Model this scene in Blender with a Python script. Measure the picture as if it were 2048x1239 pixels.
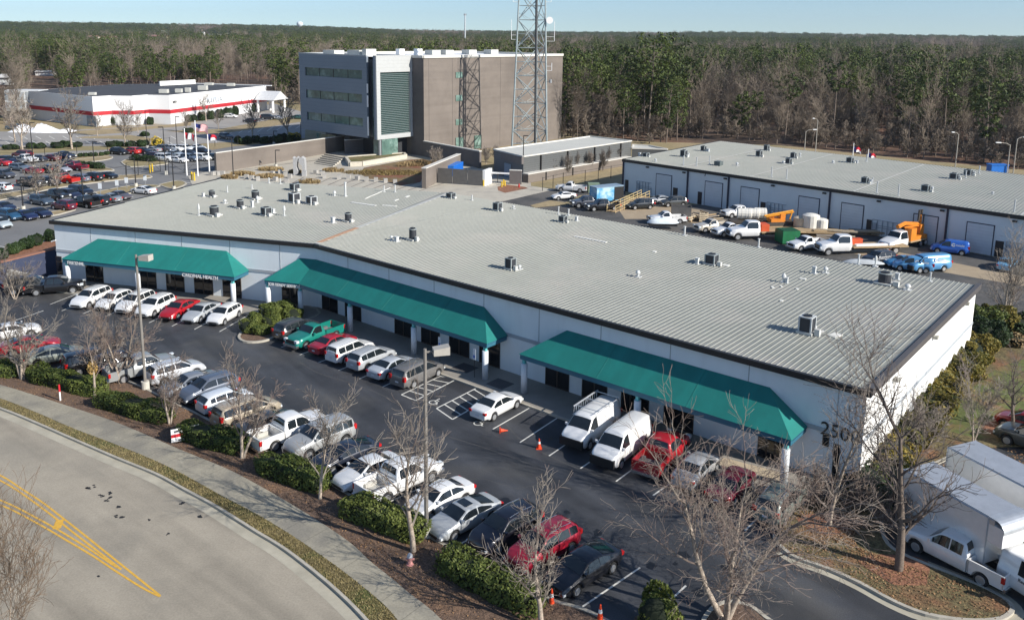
import bpy, math, random
from mathutils import Vector, Matrix, noise
random.seed(7)
rad = math.radians
for o in list(bpy.data.objects): bpy.data.objects.remove(o)
scene = bpy.context.scene
COL = scene.collection
# ------------------------------------------------------------------ camera
FPX, CYP, PITCH, ROLL, HC = 1696.3, 392.4, rad(10.751), rad(.67), 28.5
_c, _s = math.cos(ROLL), math.sin(ROLL)
_x = Vector((1, 0, 0)); _u = Vector((0, math.sin(PITCH), math.cos(PITCH)))
CF = Vector((0, math.cos(PITCH), -math.sin(PITCH)))
CX = _x*_c + _u*_s; CU = _u*_c - _x*_s
cam_d = bpy.data.cameras.new('camera'); cam = bpy.data.objects.new('camera', cam_d); COL.objects.link(cam)
cam_d.sensor_width = 36; cam_d.lens = 36*FPX/2048; cam_d.shift_y = -(619.5-CYP)/2048
cam_d.clip_start = .5; cam_d.clip_end = 40000
M4 = Matrix((( CX.x, CU.x, -CF.x, 0), (CX.y, CU.y, -CF.y, 0), (CX.z, CU.z, -CF.z, HC), (0, 0, 0, 1)))
cam.matrix_world = M4
scene.camera = cam
# ------------------------------------------------------------------ sky, sun, exposure
SUN_AZ, SUN_EL = 120.0, 29.0
world = bpy.data.worlds.new('World'); scene.world = world; world.use_nodes = True
wn = world.node_tree.nodes; wn.clear()
sky = wn.new('ShaderNodeTexSky'); sky.sky_type = 'NISHITA'; sky.sun_disc = False
sky.sun_elevation = rad(SUN_EL); sky.sun_rotation = rad(SUN_AZ); sky.air_density = 1.0; sky.dust_density = .3; sky.ozone_density = 3.6
tcw = wn.new('ShaderNodeTexCoord'); mpw = wn.new('ShaderNodeVectorMath'); mpw.operation = 'ADD'; mpw.inputs[1].default_value = (0, 0, .055)
nmw = wn.new('ShaderNodeVectorMath'); nmw.operation = 'NORMALIZE'
world.node_tree.links.new(tcw.outputs['Generated'], mpw.inputs[0]); world.node_tree.links.new(mpw.outputs[0], nmw.inputs[0]); world.node_tree.links.new(nmw.outputs[0], sky.inputs['Vector'])
bg = wn.new('ShaderNodeBackground'); bg.inputs['Strength'].default_value = .10
wo = wn.new('ShaderNodeOutputWorld')
world.node_tree.links.new(sky.outputs[0], bg.inputs[0]); world.node_tree.links.new(bg.outputs[0], wo.inputs[0])
sd = bpy.data.lights.new('sun', 'SUN'); sd.energy = 5.0; sd.angle = rad(.5); sd.color = (1, .945, .86)
sun = bpy.data.objects.new('sun', sd); COL.objects.link(sun)
SV = Vector((math.sin(rad(SUN_AZ))*math.cos(rad(SUN_EL)), math.cos(rad(SUN_AZ))*math.cos(rad(SUN_EL)), math.sin(rad(SUN_EL))))
sun.rotation_euler = SV.to_track_quat('Z', 'Y').to_euler(); sun.location = (60, 0, 120)
scene.view_settings.view_transform = 'Standard'; scene.view_settings.look = 'None'
scene.view_settings.exposure = 0.5; scene.view_settings.gamma = 1.0; scene.view_settings.use_curve_mapping = False
# ------------------------------------------------------------------ survey helpers: a photo pixel (2048 wide) to a point of the place
def ray(px, py): return CF + CX*((px-1024)/FPX) - CU*((py-CYP)/FPX)
def G(px, py, z=0.0):
    d = ray(px, py); t = (z-HC)/d.z
    return Vector((d.x*t, d.y*t, z))
def height_at(base, top):
    g = G(*base); d = ray(*top); k = (g.x*d.x+g.y*d.y)/(d.x*d.x+d.y*d.y)
    return HC + k*d.z
def on_wall(px, py, A, B):
    n = Vector((B.y-A.y, -(B.x-A.x))); d = ray(px, py); t = (A.x*n.x+A.y*n.y)/(d.x*n.x+d.y*n.y)
    w = Vector((B.x-A.x, B.y-A.y)).normalized()
    return (d.x*t-A.x)*w.x+(d.y*t-A.y)*w.y, HC+d.z*t
def azv(a): return Vector((math.sin(rad(a)), math.cos(rad(a)), 0))
def az_of(v): return math.degrees(math.atan2(v.x, v.y))
def project(P):
    d = Vector(P)-Vector((0, 0, HC)); z = d.dot(CF)
    return 1024+FPX*d.dot(CX)/z, CYP-FPX*d.dot(CU)/z
def catmull(pts, n=5):
    pts = [Vector(p) for p in pts]; out = []
    for i in range(len(pts)-1):
        p0 = pts[max(i-1, 0)]; p1 = pts[i]; p2 = pts[i+1]; p3 = pts[min(i+2, len(pts)-1)]
        for k in range(n):
            t = k/n
            out.append(.5*((2*p1)+(p2-p0)*t+(2*p0-5*p1+4*p2-p3)*t*t+(3*p1-p0-3*p2+p3)*t*t*t))
    out.append(pts[-1]); return out
# ------------------------------------------------------------------ materials
MATS = {}
def M(name, col=(.5, .5, .5), rough=.75, metal=0., var=.12, scale=1.5, bump=0., bscale=20., col2=None, c2amt=.5, c2scale=.15, spec=.4, coat=0., alpha=1.):
    if name in MATS: return MATS[name]
    m = bpy.data.materials.new(name); m.use_nodes = True; nt = m.node_tree; N = nt.nodes; L = nt.links
    b = N['Principled BSDF']; b.inputs['Roughness'].default_value = rough; b.inputs['Metallic'].default_value = metal
    b.inputs['Specular IOR Level'].default_value = spec; b.inputs['Coat Weight'].default_value = coat
    tc = N.new('ShaderNodeTexCoord')
    nz = N.new('ShaderNodeTexNoise'); nz.inputs['Scale'].default_value = scale; nz.inputs['Detail'].default_value = 6; nz.inputs['Roughness'].default_value = .65
    L.new(tc.outputs['Object'], nz.inputs['Vector'])
    mr = N.new('ShaderNodeMapRange'); mr.inputs[1].default_value = .3; mr.inputs[2].default_value = .7
    L.new(nz.outputs['Fac'], mr.inputs[0])
    mx = N.new('ShaderNodeMix'); mx.data_type = 'RGBA'
    mx.inputs[6].default_value = (*[c*(1-var) for c in col], 1); mx.inputs[7].default_value = (*[min(c*(1+var), .95) for c in col], 1)
    L.new(mr.outputs[0], mx.inputs[0]); out = mx.outputs[2]
    if col2:
        n2 = N.new('ShaderNodeTexNoise'); n2.inputs['Scale'].default_value = c2scale; n2.inputs['Detail'].default_value = 5; n2.inputs['Roughness'].default_value = .6
        L.new(tc.outputs['Object'], n2.inputs['Vector'])
        m2 = N.new('ShaderNodeMapRange'); m2.inputs[1].default_value = .62-.3*c2amt; m2.inputs[2].default_value = .78-.3*c2amt
        L.new(n2.outputs['Fac'], m2.inputs[0])
        x2 = N.new('ShaderNodeMix'); x2.data_type = 'RGBA'; L.new(m2.outputs[0], x2.inputs[0]); L.new(out, x2.inputs[6]); x2.inputs[7].default_value = (*col2, 1)
        out = x2.outputs[2]
    L.new(out, b.inputs['Base Color'])
    if bump:
        n3 = N.new('ShaderNodeTexNoise'); n3.inputs['Scale'].default_value = bscale; n3.inputs['Detail'].default_value = 4
        L.new(tc.outputs['Object'], n3.inputs['Vector'])
        bp = N.new('ShaderNodeBump'); bp.inputs['Strength'].default_value = bump; bp.inputs['Distance'].default_value = .05
        L.new(n3.outputs['Fac'], bp.inputs['Height']); L.new(bp.outputs[0], b.inputs['Normal'])
    m.diffuse_color = (*col, 1); MATS[name] = m; return m
def fine_grain(m, scale, amt):
    """multiply the base colour by a fine speckle"""
    nt = m.node_tree; N = nt.nodes; L = nt.links; b = N['Principled BSDF']; src = b.inputs['Base Color'].links[0].from_socket
    tc = N.new('ShaderNodeTexCoord'); nz = N.new('ShaderNodeTexNoise'); nz.inputs['Scale'].default_value = scale; nz.inputs['Detail'].default_value = 3
    L.new(tc.outputs['Object'], nz.inputs['Vector'])
    mr = N.new('ShaderNodeMapRange'); mr.inputs[1].default_value = .3; mr.inputs[2].default_value = .7; mr.inputs[3].default_value = 1-amt; mr.inputs[4].default_value = 1+amt
    L.new(nz.outputs['Fac'], mr.inputs[0])
    v = N.new('ShaderNodeVectorMath'); v.operation = 'SCALE'; L.new(src, v.inputs[0]); L.new(mr.outputs[0], v.inputs['Scale']); L.new(v.outputs[0], b.inputs['Base Color'])
    return m
def streaks(m, vec_scale, rot, lo, hi, amt, det=5):
    """stretched stains: multiply by an anisotropic noise"""
    nt = m.node_tree; N = nt.nodes; L = nt.links; b = N['Principled BSDF']; src = b.inputs['Base Color'].links[0].from_socket
    tc = N.new('ShaderNodeTexCoord'); mp = N.new('ShaderNodeMapping'); mp.inputs['Scale'].default_value = vec_scale; mp.inputs['Rotation'].default_value = (0, 0, rot)
    mp.vector_type = 'TEXTURE' if False else 'POINT'
    nz = N.new('ShaderNodeTexNoise'); nz.inputs['Scale'].default_value = 1; nz.inputs['Detail'].default_value = det
    r1 = N.new('ShaderNodeVectorRotate'); r1.rotation_type = 'Z_AXIS'; r1.inputs['Angle'].default_value = rot
    L.new(tc.outputs['Object'], r1.inputs['Vector']); mp.inputs['Rotation'].default_value = (0, 0, 0)
    L.new(r1.outputs[0], mp.inputs[0]); L.new(mp.outputs[0], nz.inputs['Vector'])
    mr = N.new('ShaderNodeMapRange'); mr.inputs[1].default_value = lo; mr.inputs[2].default_value = hi; mr.inputs[3].default_value = 1; mr.inputs[4].default_value = 1+amt
    L.new(nz.outputs['Fac'], mr.inputs[0])
    v = N.new('ShaderNodeVectorMath'); v.operation = 'SCALE'; L.new(src, v.inputs[0]); L.new(mr.outputs[0], v.inputs['Scale']); L.new(v.outputs[0], b.inputs['Base Color'])
    return m
def grid_lines(m, sx, sy, rot, width, mul, sz=0):
    """thin joint lines on a grid of sx by sy metres turned by rot (surface pattern of slabs, panels, courses)"""
    nt = m.node_tree; N = nt.nodes; L = nt.links; b = N['Principled BSDF']; src = b.inputs['Base Color'].links[0].from_socket
    tc = N.new('ShaderNodeTexCoord'); r1 = N.new('ShaderNodeVectorRotate'); r1.rotation_type = 'Z_AXIS'; r1.inputs['Angle'].default_value = rot
    L.new(tc.outputs['Object'], r1.inputs['Vector']); sp = N.new('ShaderNodeSeparateXYZ'); L.new(r1.outputs[0], sp.inputs[0])
    acc = None
    for ax, s in ((0, sx), (1, sy), (2, sz)):
        if not s: continue
        dv = N.new('ShaderNodeMath'); dv.operation = 'DIVIDE'; dv.inputs[1].default_value = s; L.new(sp.outputs[ax], dv.inputs[0])
        fr = N.new('ShaderNodeMath'); fr.operation = 'FRACT'; L.new(dv.outputs[0], fr.inputs[0])
        lt = N.new('ShaderNodeMath'); lt.operation = 'LESS_THAN'; lt.inputs[1].default_value = width/s; L.new(fr.outputs[0], lt.inputs[0])
        if acc is None: acc = lt.outputs[0]
        else:
            mxx = N.new('ShaderNodeMath'); mxx.operation = 'MAXIMUM'; L.new(acc, mxx.inputs[0]); L.new(lt.outputs[0], mxx.inputs[1]); acc = mxx.outputs[0]
    mr = N.new('ShaderNodeMapRange'); mr.inputs[3].default_value = 1; mr.inputs[4].default_value = mul; L.new(acc, mr.inputs[0])
    v = N.new('ShaderNodeVectorMath'); v.operation = 'SCALE'; L.new(src, v.inputs[0]); L.new(mr.outputs[0], v.inputs['Scale']); L.new(v.outputs[0], b.inputs['Base Color'])
    return m
def paint_mat():
    m = bpy.data.materials.new('car_paint'); m.use_nodes = True; nt = m.node_tree; b = nt.nodes['Principled BSDF']
    oi = nt.nodes.new('ShaderNodeObjectInfo'); tc = nt.nodes.new('ShaderNodeTexCoord')
    nz = nt.nodes.new('ShaderNodeTexNoise'); nz.inputs['Scale'].default_value = 3; nt.links.new(tc.outputs['Object'], nz.inputs['Vector'])
    mr = nt.nodes.new('ShaderNodeMapRange'); mr.inputs[3].default_value = .88; mr.inputs[4].default_value = 1.05; nt.links.new(nz.outputs['Fac'], mr.inputs[0])
    v = nt.nodes.new('ShaderNodeVectorMath'); v.operation = 'SCALE'; nt.links.new(oi.outputs['Color'], v.inputs[0]); nt.links.new(mr.outputs[0], v.inputs['Scale'])
    nt.links.new(v.outputs[0], b.inputs['Base Color'])
    b.inputs['Roughness'].default_value = .32; b.inputs['Metallic'].default_value = .15; b.inputs['Coat Weight'].default_value = .8; b.inputs['Coat Roughness'].default_value = .06
    MATS['car_paint'] = m; return m
PAINT = paint_mat()
def leafy(name, dark, light, trans=.15, scale=.9):
    """foliage: leaf to leaf variation by random per island and by position"""
    m = bpy.data.materials.new(name); m.use_nodes = True; nt = m.node_tree; N = nt.nodes; L = nt.links; b = N['Principled BSDF']
    g = N.new('ShaderNodeNewGeometry'); tc = N.new('ShaderNodeTexCoord'); nz = N.new('ShaderNodeTexNoise'); nz.inputs['Scale'].default_value = scale; nz.inputs['Detail'].default_value = 3
    L.new(tc.outputs['Object'], nz.inputs['Vector'])
    oi = N.new('ShaderNodeObjectInfo')
    a = N.new('ShaderNodeMath'); a.operation = 'MULTIPLY_ADD'; L.new(g.outputs['Random Per Island'], a.inputs[0]); a.inputs[1].default_value = .55; L.new(nz.outputs['Fac'], a.inputs[2])
    a2 = N.new('ShaderNodeMath'); a2.operation = 'MULTIPLY_ADD'; L.new(oi.outputs['Random'], a2.inputs[0]); a2.inputs[1].default_value = .45; L.new(a.outputs[0], a2.inputs[2])
    mr = N.new('ShaderNodeMapRange'); mr.inputs[1].default_value = .5; mr.inputs[2].default_value = 1.45; L.new(a2.outputs[0], mr.inputs[0])
    mx = N.new('ShaderNodeMix'); mx.data_type = 'RGBA'; mx.inputs[6].default_value = (*dark, 1); mx.inputs[7].default_value = (*light, 1)
    L.new(mr.outputs[0], mx.inputs[0]); L.new(mx.outputs[2], b.inputs['Base Color']); b.inputs['Roughness'].default_value = .6; b.inputs['Specular IOR Level'].default_value = .25
    if trans:
        t = N.new('ShaderNodeBsdfTranslucent'); L.new(mx.outputs[2], t.inputs['Color']); ms = N.new('ShaderNodeMixShader'); ms.inputs[0].default_value = trans
        L.new(b.outputs[0], ms.inputs[1]); L.new(t.outputs[0], ms.inputs[2]); L.new(ms.outputs[0], N['Material Output'].inputs[0])
    MATS[name] = m; return m
white_paint = M('white_wall_paint', (.72, .74, .74), .6, var=.04, scale=.5)
asphalt = fine_grain(streaks(M('lot_asphalt', (.036, .038, .043), .62, var=.28, scale=.35, bump=.25, bscale=30, col2=(.062, .060, .057), c2amt=.35, c2scale=.09, spec=.5), (.05, .5, 1), rad(52),   .42, .75, .9), 14, .22)
street_m = fine_grain(streaks(M('street_asphalt', (.335, .297, .235), .85, var=.10, scale=.5, bump=.15, bscale=40, col2=(.26, .235, .19), c2amt=.4, c2scale=.12), (.045, .6, 1), rad(38), .42, .68, -.26), 9, .10)
rear_asph = fine_grain(M('rear_lot_asphalt', (.165, .165, .165), .85, var=.10, scale=.3, col2=(.20, .197, .19), c2amt=.5, c2scale=.05), 5, .08)
yard_asph = fine_grain(M('yard_asphalt', (.062, .062, .062), .85, var=.25, scale=.3, col2=(.115, .108, .10), c2amt=.6, c2scale=.09), 5, .15)
arena_asph = M('arena_lot_asphalt', (.30, .285, .265), .85, var=.08, scale=.2, col2=(.25, .24, .225), c2amt=.5, c2scale=.04)
concrete = fine_grain(M('concrete', (.45, .415, .345), .8, var=.10, scale=.8, bump=.1, bscale=20, col2=(.37, .34, .29), c2amt=.45, c2scale=.4), 10, .08)
walk_m = grid_lines(fine_grain(M('sidewalk_concrete', (.30, .275, .215), .85, var=.12, scale=.7, bump=.1, bscale=25, col2=(.22, .205, .17), c2amt=.5, c2scale=.3), 8, .12), 1.8, 0, rad(38), .035, .62)
curb_m = M('curb_concrete', (.40, .37, .31), .8, var=.16, scale=1.2)
gutter_m = M('gutter_concrete', (.39, .36, .285), .85, var=.18, scale=.7)
drygrass = fine_grain(M('dry_grass', (.17, .135, .062), .95, var=.35, scale=2.5, bump=.8, bscale=14, col2=(.085, .10, .03), c2amt=.45, c2scale=.5), 7, .42)
lawn_m = fine_grain(M('winter_lawn', (.30, .235, .135), .95, var=.18, scale=.15, col2=(.24, .20, .10), c2amt=.5, c2scale=.04), 1.5, .15)
mulch = fine_grain(M('mulch', (.135, .088, .062), .95, var=.35, scale=3, bump=1., bscale=16, col2=(.19, .115, .07), c2amt=.35, c2scale=.35), 9, .5)
redsoil = fine_grain(M('pine_straw', (.235, .11, .065), .95, var=.3, scale=2, bump=.8, bscale=12), 6, .35)
sidegrass = fine_grain(M('patchy_grass', (.13, .105, .05), .95, var=.35, scale=1.5, bump=.8, bscale=14, col2=(.20, .105, .055), c2amt=.45, c2scale=.35), 6, .45)
forest_m = fine_grain(M('forest_floor', (.10, .066, .045), .95, var=.3, scale=.1, col2=(.17, .085, .05), c2amt=.45, c2scale=.012), .8, .3)
line_w = fine_grain(M('road_paint_white', (.62, .61, .56), .7, var=.2, scale=5), 25, .15)
line_y = fine_grain(M('road_paint_yellow', (.62, .36, .055), .7, var=.15, scale=4), 25, .12)
teal = streaks(M('teal_canopy_fabric', (.010, .165, .145), .7, var=.10, scale=.6, bump=.05, bscale=6), (1.2, .15, .15), rad(40), .45, .8, .18)
teal_trim = M('teal_painted_steel', (.10, .42, .42), .5, var=.05)
bluegray_wall = grid_lines(M('painted_tilt_panel_wall', (.50, .535, .56), .7, var=.035, scale=.25, col2=(.46, .495, .52), c2amt=.3, c2scale=.2), 0, 0, 0, .05, .8, sz=0) if False else streaks(M('painted_tilt_panel_wall', (.74, .79, .81), .7, var=.035, scale=.25, col2=(.70, .75, .775), c2amt=.3, c2scale=.2), (.9, .9, .12), 0, .5, .8, -.10)
sidewall = M('white_end_wall', (.82, .81, .78), .6, var=.03, scale=.3)
roof_m = fine_grain(streaks(M('galvanised_roof', (.262, .268, .24), .55, metal=.1, var=.08, scale=.25, col2=(.33, .31, .28), c2amt=.35, c2scale=.12), (.12, .9, 1), rad(40), .5, .8, .10), 3, .05)
rib_m = M('roof_rib_metal', (.36, .365, .33), .5, metal=.1, var=.08)
trim_d = M('dark_bronze_trim', (.022, .021, .021), .45, var=.1)
trim_b = M('navy_downspout', (.02, .024, .05), .45, var=.1)
glass_d = M('dark_glass', (.008, .009, .012), .06, var=.1, spec=.8)
glass_g = M('green_glass', (.10, .17, .145), .08, var=.3, scale=.6, spec=.9, col2=(.25, .36, .32), c2amt=.4, c2scale=.35)  # brighter reflections put into the base colour and its paler patches
frame_d = M('bronze_frame', (.055, .04, .03), .5, var=.1)
black = M('black_plastic', (.015, .015, .016), .5, var=.1)
rubber = M('tyre_rubber', (.022, .022, .023), .85, var=.1)
rim_m = M('alloy_rim', (.55, .56, .57), .3, metal=.7, var=.05)
cglass = M('car_glass', (.012, .016, .019), .05, var=.1, spec=.9)
chrome = M('chrome', (.6, .6, .6), .18, metal=.9, var=.02)
lamp_c = M('headlamp_lens', (.62, .66, .68), .12, var=.05, spec=.8)
lamp_r = M('tail_lamp_lens', (.42, .012, .012), .25, var=.05)
plate_m = M('licence_plate', (.6, .62, .66), .5, var=.05)
steel = M('grey_galvanised_steel', (.30, .31, .32), .5, metal=.3, var=.1)
towerm = M('tower_galvanised', (.30, .35, .36), .5, metal=.15, var=.15)
polegrey = M('weathered_pole_paint', (.20, .185, .165), .6, var=.15, scale=2)
blackpole = M('black_painted_pole', (.02, .02, .022), .5, var=.1)
whiteplain = M('white_gloss_paint', (.80, .80, .79), .45, var=.03)
brick_m = streaks(grid_lines(M('tan_brick', (.175, .15, .13), .85, var=.10, scale=.4, col2=(.135, .115, .10), c2amt=.4, c2scale=.10), 0, 0, 0, .02, .93, sz=.4), (.03, .03, .7), 0, .4, .75, -.18)
dark_brick_m = grid_lines(M('dark_brick', (.14, .125, .12), .85, var=.12, scale=.5), 0, 0, 0, .03, .85, sz=.4)
panelm = grid_lines(M('grey_metal_panel', (.19, .225, .27), .45, metal=.2, var=.05, scale=.2), 0, 0, 0, .05, .78, sz=.9)
zincwhite = grid_lines(M('pale_metal_panel', (.42, .43, .425), .5, var=.04), 0, 0, 0, .06, .85, sz=.8)
darkpanel = grid_lines(M('dark_ribbed_siding', (.105, .11, .11), .5, var=.05), 0, 0, 0, .12, .75, sz=.45)
membrane = M('flat_roof_membrane', (.50, .50, .46), .8, var=.06, scale=.2)
wmembrane = M('white_roof_membrane', (.78, .78, .77), .7, var=.04, scale=.2)
dkroof = M('dark_roof_membrane', (.055, .057, .062), .8, var=.12, scale=.1)
redband = M('red_band_paint', (.42, .02, .03), .6, var=.06)
bark_l = fine_grain(M('pale_bark', (.36, .30, .24), .9, var=.25, scale=6, col2=(.16, .12, .09), c2amt=.3, c2scale=3), 12, .25)
bark_d = fine_grain(M('dark_bark', (.15, .118, .095), .9, var=.25, scale=5), 12, .25)
bark_f = M('forest_bark', (.17, .135, .11), .9, var=.35, scale=.6)
twig_l = M('pale_twigs', (.24, .21, .175), .9, var=.25, scale=2, col2=(.16, .125, .11), c2amt=.5, c2scale=.7)
twig_r = M('reddish_twigs', (.19, .142, .118), .9, var=.25, scale=2, col2=(.26, .225, .185), c2amt=.55, c2scale=.7)
twig_f = M('forest_twigs', (.21, .172, .135), .95, var=.25, scale=.3, col2=(.125, .098, .075), c2amt=.5, c2scale=.15)
pine_l = leafy('pine_needles', (.013, .028, .008), (.105, .135, .03), .10, .35)
hedge_l = leafy('hedge_leaves', (.020, .045, .010), (.165, .19, .045), .15, .8)
olive_l = leafy('olive_shrub_leaves', (.035, .055, .012), (.30, .22, .045), .15, .55)
dkgreen_l = leafy('dark_shrub_leaves', (.010, .025, .010), (.045, .075, .022), .1, 1.)
straw_l = leafy('straw_grass', (.20, .13, .06), (.42, .32, .17), .1, 1.)
leafcore = M('shrub_dark_core', (.012, .018, .008), .95, var=.2)
# ------------------------------------------------------------------ mesh builder
OFF = {}
class MB:
    def __init__(s): s.v = []; s.f = []; s.mi = []
    def add(s, vs, fs, mi=0):
        n = len(s.v); s.v.extend([tuple(v) for v in vs]); s.f.extend([tuple(i+n for i in f) for f in fs]); s.mi.extend([mi]*len(fs)); return s
    def box(s, x0, x1, y0, y1, z0, z1, mi=0, T=None):
        vs = [Vector((x, y, z)) for z in (z0, z1) for x, y in ((x0, y0), (x1, y0), (x1, y1), (x0, y1))]
        if T: vs = [T @ v for v in vs]
        return s.add(vs, [(3, 2, 1, 0), (4, 5, 6, 7), (0, 1, 5, 4), (1, 2, 6, 5), (2, 3, 7, 6), (3, 0, 4, 7)], mi)
    def bar(s, p0, p1, w, z0, z1, mi=0):
        """box between two ground points, w wide, from z0 to z1"""
        p0 = Vector(p0); p1 = Vector(p1); d = (p1-p0); d.z = 0; d.normalize(); n = Vector((-d.y, d.x, 0))*w/2
        c = [p0-n, p1-n, p1+n, p0+n]
        return s.prism([(q.x, q.y) for q in c], z0, z1, mi)
    def prism(s, poly, z0, z1, mi=0, mtop=None):
        a = sum(poly[i][0]*poly[(i+1) % len(poly)][1]-poly[(i+1) % len(poly)][0]*poly[i][1] for i in range(len(poly)))
        if a < 0: poly = poly[::-1]
        n = len(poly); vs = [(p[0], p[1], z0) for p in poly]+[(p[0], p[1], z1) for p in poly]
        s.add(vs, [tuple(range(n-1, -1, -1))]+[(i, (i+1) % n, n+(i+1) % n, n+i) for i in range(n)], mi)
        k = len(s.v); s.f.append(tuple(range(k-n, k))); s.mi.append(mi if mtop is None else mtop)
        return s
    def flat(s, poly, z, mi=0):
        a = sum(poly[i][0]*poly[(i+1) % len(poly)][1]-poly[(i+1) % len(poly)][0]*poly[i][1] for i in range(len(poly)))
        if a < 0: poly = poly[::-1]
        return s.add([(p[0], p[1], z) for p in poly], [tuple(range(len(poly)))], mi)
    def tube(s, pts, rs, n=6, mi=0, cap=True):
        pts = [Vector(p) for p in pts]
        if not hasattr(rs, '__len__'): rs = [rs]*len(pts)
        vs = []; fs = []
        up = None
        for i, p in enumerate(pts):
            d = (pts[min(i+1, len(pts)-1)]-pts[max(i-1, 0)])
            if d.length < 1e-9: d = Vector((0, 0, 1))
            d.normalize()
            if up is None: up = Vector((1, 0, 0)) if abs(d.x) < .8 else Vector((0, 1, 0))
            a = d.cross(up).normalized(); b = d.cross(a)
            up = b.cross(d)*-1 if False else up
            for k in range(n):
                t = 2*math.pi*k/n; vs.append(p+(a*math.cos(t)+b*math.sin(t))*rs[i])
        for i in range(len(pts)-1):
            for k in range(n): fs.append((i*n+k, i*n+(k+1) % n, (i+1)*n+(k+1) % n, (i+1)*n+k))
        if cap: fs.append(tuple(range(n-1, -1, -1))); fs.append(tuple((len(pts)-1)*n+k for k in range(n)))
        return s.add(vs, fs, mi)
    def quad(s, a, b, c, d, mi=0): return s.add([a, b, c, d], [(0, 1, 2, 3)], mi)
    def mesh(s, name, mats, off=Vector((0, 0, 0)), smooth=False):
        me = bpy.data.meshes.new(name)
        me.from_pydata([(v[0]-off.x, v[1]-off.y, v[2]-off.z) for v in s.v], [], s.f)
        for m in mats: me.materials.append(m)
        if len(mats) > 1: me.polygons.foreach_set('material_index', s.mi)
        if smooth: me.polygons.foreach_set('use_smooth', [True]*len(s.f))
        me.update(); return me
    def build(s, name, mats, parent=None, loc=None, smooth=False):
        if not isinstance(mats, (list, tuple)): mats = [mats]
        off = OFF[parent.name] if parent is not None else (Vector(loc) if loc is not None else Vector((0, 0, 0)))
        o = bpy.data.objects.new(name, s.mesh(name, mats, off, smooth)); COL.objects.link(o)
        if parent is not None: o.parent = parent
        else: o.location = off
        OFF[o.name] = off
        return o
def tag(o, label=None, cat=None, group=None, kind=None):
    if label: o['label'] = label
    if cat: o['category'] = cat
    if group: o['group'] = group
    if kind: o['kind'] = kind
    return o
def thing(name, label, cat, loc=(0, 0, 0), group=None):
    o = bpy.data.objects.new(name, None); COL.objects.link(o); o.location = loc; o.empty_display_size = .3
    OFF[o.name] = Vector(loc); return tag(o, label, cat, group)
def kids(o): return [c for c in bpy.data.objects if c.parent == o]
def structure(name, mb, mats, loc=None): return tag(mb.build(name, mats, loc=loc), kind='structure')
def P2(pts, z=0): return [(q.x, q.y) for q in (G(a, b, z) for a, b in pts)]
def area(name, pts, z, mat, smooth_n=0, top=None):
    """a ground sheet given by surveyed corner points; with top it is a raised slab"""
    w = [G(a, b) for a, b in pts]
    if smooth_n: w = catmull(w, smooth_n)
    mb = MB(); poly = [(q.x, q.y) for q in w]
    if top is None: mb.flat(poly, z)
    else: mb.prism(poly, z, top)
    return structure(name, mb, mat)
def lines_mb(mb, segs, w, z):
    for a, b in segs:
        a = Vector(a); b = Vector(b); d = (b-a); d.z = 0; d.normalize(); n = Vector((-d.y, d.x, 0))*w/2
        z_ = z; z = z_+(len(mb.f) % 9)*.00016
        mb.quad((a.x-n.x, a.y-n.y, z), (b.x-n.x, b.y-n.y, z), (b.x+n.x, b.y+n.y, z), (a.x+n.x, a.y+n.y, z)); z = z_
def curb(mb, pts, w=.16, z0=-.02, z1=.15, closed=False):
    """continuous curb along points, mitred"""
    n = len(pts); L = []; Rr = []
    for i in range(n):
        if closed: a = pts[(i-1) % n]; b = pts[(i+1) % n]
        else: a = pts[max(i-1, 0)]; b = pts[min(i+1, n-1)]
        d = (b-a); d.z = 0; d.normalize(); k = Vector((-d.y, d.x, 0))*w/2
        L.append(pts[i]+k); Rr.append(pts[i]-k)
    vs = []
    for i in range(n):
        for q, z in ((Rr[i], z0), (Rr[i], z1), (L[i], z1), (L[i], z0)): vs.append((q.x, q.y, z))
    fs = []
    for i in range(n if closed else n-1):
        j = (i+1) % n
        for k in range(3): fs.append((i*4+k, j*4+k, j*4+k+1, i*4+k+1))
    if not closed: fs += [(0, 1, 2, 3), ((n-1)*4+3, (n-1)*4+2, (n-1)*4+1, (n-1)*4)]
    mb.add(vs, fs)
def text_obj(txt, size, depth, mat, origin, right, name, parent, up=Vector((0, 0, 1)), align='LEFT', bold=0.):
    """lettering standing on a wall: origin = lower left, right = reading direction"""
    cu = bpy.data.curves.new(name, 'FONT'); cu.body = txt; cu.size = size; cu.extrude = depth/2; cu.offset = bold; cu.align_x = align
    tmp = bpy.data.objects.new('tmp', cu); COL.objects.link(tmp); dg = bpy.context.evaluated_depsgraph_get(); dg.update()
    me = bpy.data.meshes.new_from_object(tmp.evaluated_get(dg)); bpy.data.objects.remove(tmp)
    right = right.normalized(); nrm = right.cross(up)
    T = Matrix(((right.x, up.x, nrm.x, origin[0]), (right.y, up.y, nrm.y, origin[1]), (right.z, up.z, nrm.z, origin[2]), (0, 0, 0, 1)))
    off = OFF[parent.name] if parent is not None else Vector(origin)
    me.transform(Matrix.Translation(-off) @ T); me.materials.clear(); me.materials.append(mat)
    o = bpy.data.objects.new(name, me); COL.objects.link(o); OFF[o.name] = off
    if parent is not None: o.parent = parent
    else: o.location = off
    return o
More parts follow.
